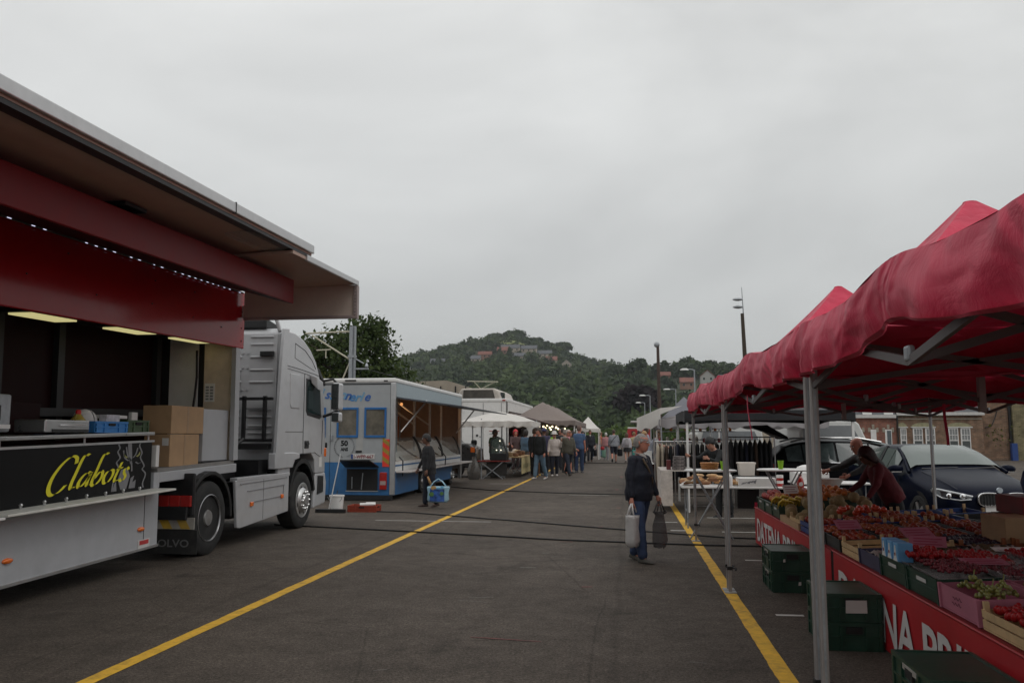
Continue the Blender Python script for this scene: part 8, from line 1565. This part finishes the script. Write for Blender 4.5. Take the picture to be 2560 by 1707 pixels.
person('blonde person partly behind the woman in white top', (.55, 58, 0), R(180), 1.66, 1.0, m_skin2, (.4, .33, .2), 'short', (.04, .04, .05), 'trousers', (.04, .04, .04), ('curly', (.3, .18, .08)), vox=.026)
person('man in grey shirt browsing under the white side awning', (.95, 40, 0), R(100), 1.82, 1.1, m_skind, (.28, .27, .31), 'long', (.03, .03, .035), 'trousers', (.03, .03, .03), ('crop', (.02, .015, .012)), arms=((20, 8, 30), (20, 8, 30)), vox=.022)
person('curly haired woman bending at the side stall under the white awning', (1.0, 33.5, 0), R(80), 1.68, 1.05, m_skin, (.24, .25, .29), 'short', (.06, .06, .08), 'trousers', (.04, .04, .04), ('curly', (.16, .09, .05)), arms=((45, 8, 30), (45, 8, 30)), lean=22, head=(0, 10), vox=.022, fem=True)
person('blonde person behind the head of the woman in navy', (.62, 37, 0), R(80), 1.66, 1.1, m_skin2, (.34, .24, .12), 'long', (.03, .03, .04), 'trousers', (.04, .04, .04), ('bob', (.34, .2, .09)), arms=((40, 8, 40), (40, 8, 40)), lean=14, vox=.022, fem=True)
# right: sellers
person('woman with black hair in black, bending over the bread table to write', (1.95, 17.5, 0), R(-48), 1.70, 1.0, m_skin, (.007, .007, .008), 'long', (.012, .012, .016), 'trousers', (.02, .02, .02), ('tail', (.008, .007, .006)), ((4, 4), (-4, 4)), ((60, 10, 45), (45, 10, 60)), 30, (0, 16), .016, .05, False, True)
mb = MB(); mb.tube([(1.62, 16.85, 1.02), (1.66, 16.88, 1.14)], .006, 6); tag(mb.build('pen', m_white), 'white pen in the hand of the bending woman in black', 'pen')
_, hd, wp = person('bald man in black gilet leaning over the white basin', (4.0, 13.85, 0), R(-72), 1.74, 1.12, m_skin2, (.022, .024, .027), 'long', (.02, .02, .03), 'trousers', (.02, .02, .02), ('bald', (0, 0, 0)), ((5, 4), (-12, 10)), ((62, 6, 12), (50, 8, 20)), 38, (0, 6), .015, .04)
_, hd, wp = person('dark haired person in dark red jacket bending over the fruit stall', (3.6, 12.1, 0), R(-85), 1.56, 1.12, m_skind, (.10, .008, .014), 'long', (.015, .012, .015), 'trousers', (.02, .02, .02), ('hood', (.03, .006, .006)), ((5, 4), (-10, 8)), ((30, 8, 25), (20, 25, 20)), 30, (0, 14), .015, .06, False, True)
# turn the lofted limbs into continuous surfaces
for o, vx, ex, mats in PEND:
    q = o.modifiers.new('remesh', 'REMESH'); q.mode = 'VOXEL'; q.voxel_size = vx; q.use_smooth_shade = True
    q = o.modifiers.new('smooth', 'SMOOTH'); q.factor = .5; q.iterations = 3 if ex else 5
bpy.context.view_layer.update(); dg = bpy.context.evaluated_depsgraph_get()
for o, vx, ex, mats in PEND:
    me = bpy.data.meshes.new_from_object(o.evaluated_get(dg), depsgraph=dg)
    bm = bmesh.new(); bm.from_mesh(me); me2 = o.data
    if ex is not None:
        off = Vector(offs(o.parent)); b0 = len(bm.verts); vs = [bm.verts.new(Vector(v)-off) for v in ex.v]
        for f, mi in zip(ex.f, ex.mi):
            try: fc = bm.faces.new([vs[i] for i in f]); fc.material_index = mi; fc.smooth = True
            except ValueError: pass
    old = o.data; o.modifiers.clear(); nm = bpy.data.meshes.new(o.name); bm.to_mesh(nm); bm.free()
    for q in (mats or [old.materials[0]]): nm.materials.append(q)
    nm.polygons.foreach_set('use_smooth', [True]*len(nm.polygons)); o.data = nm; bpy.data.meshes.remove(me)
    if ex is None:
        tx = bpy.data.textures.get('cloth_folds') or bpy.data.textures.new('cloth_folds', 'CLOUDS'); tx.noise_scale = .11
        q = o.modifiers.new('folds', 'DISPLACE'); q.texture = tx; q.strength = .022; q.mid_level = .5; q.texture_coords = 'LOCAL'
# ------------------------------------------------------------------ air
mh = bpy.data.materials.new('haze_air'); mh.use_nodes = True; t_ = mh.node_tree; t_.nodes.clear(); o_ = t_.nodes.new('ShaderNodeOutputMaterial'); v_ = t_.nodes.new('ShaderNodeVolumePrincipled')
v_.inputs['Color'].default_value = (.86, .9, .95, 1); v_.inputs['Density'].default_value = .00014; v_.inputs['Anisotropy'].default_value = .0; t_.links.new(v_.outputs[0], o_.inputs['Volume'])
hz = MB().box(-1050, 1050, -80, 1560, -1.6, 150).build('haze', mh); hz['kind'] = 'stuff'
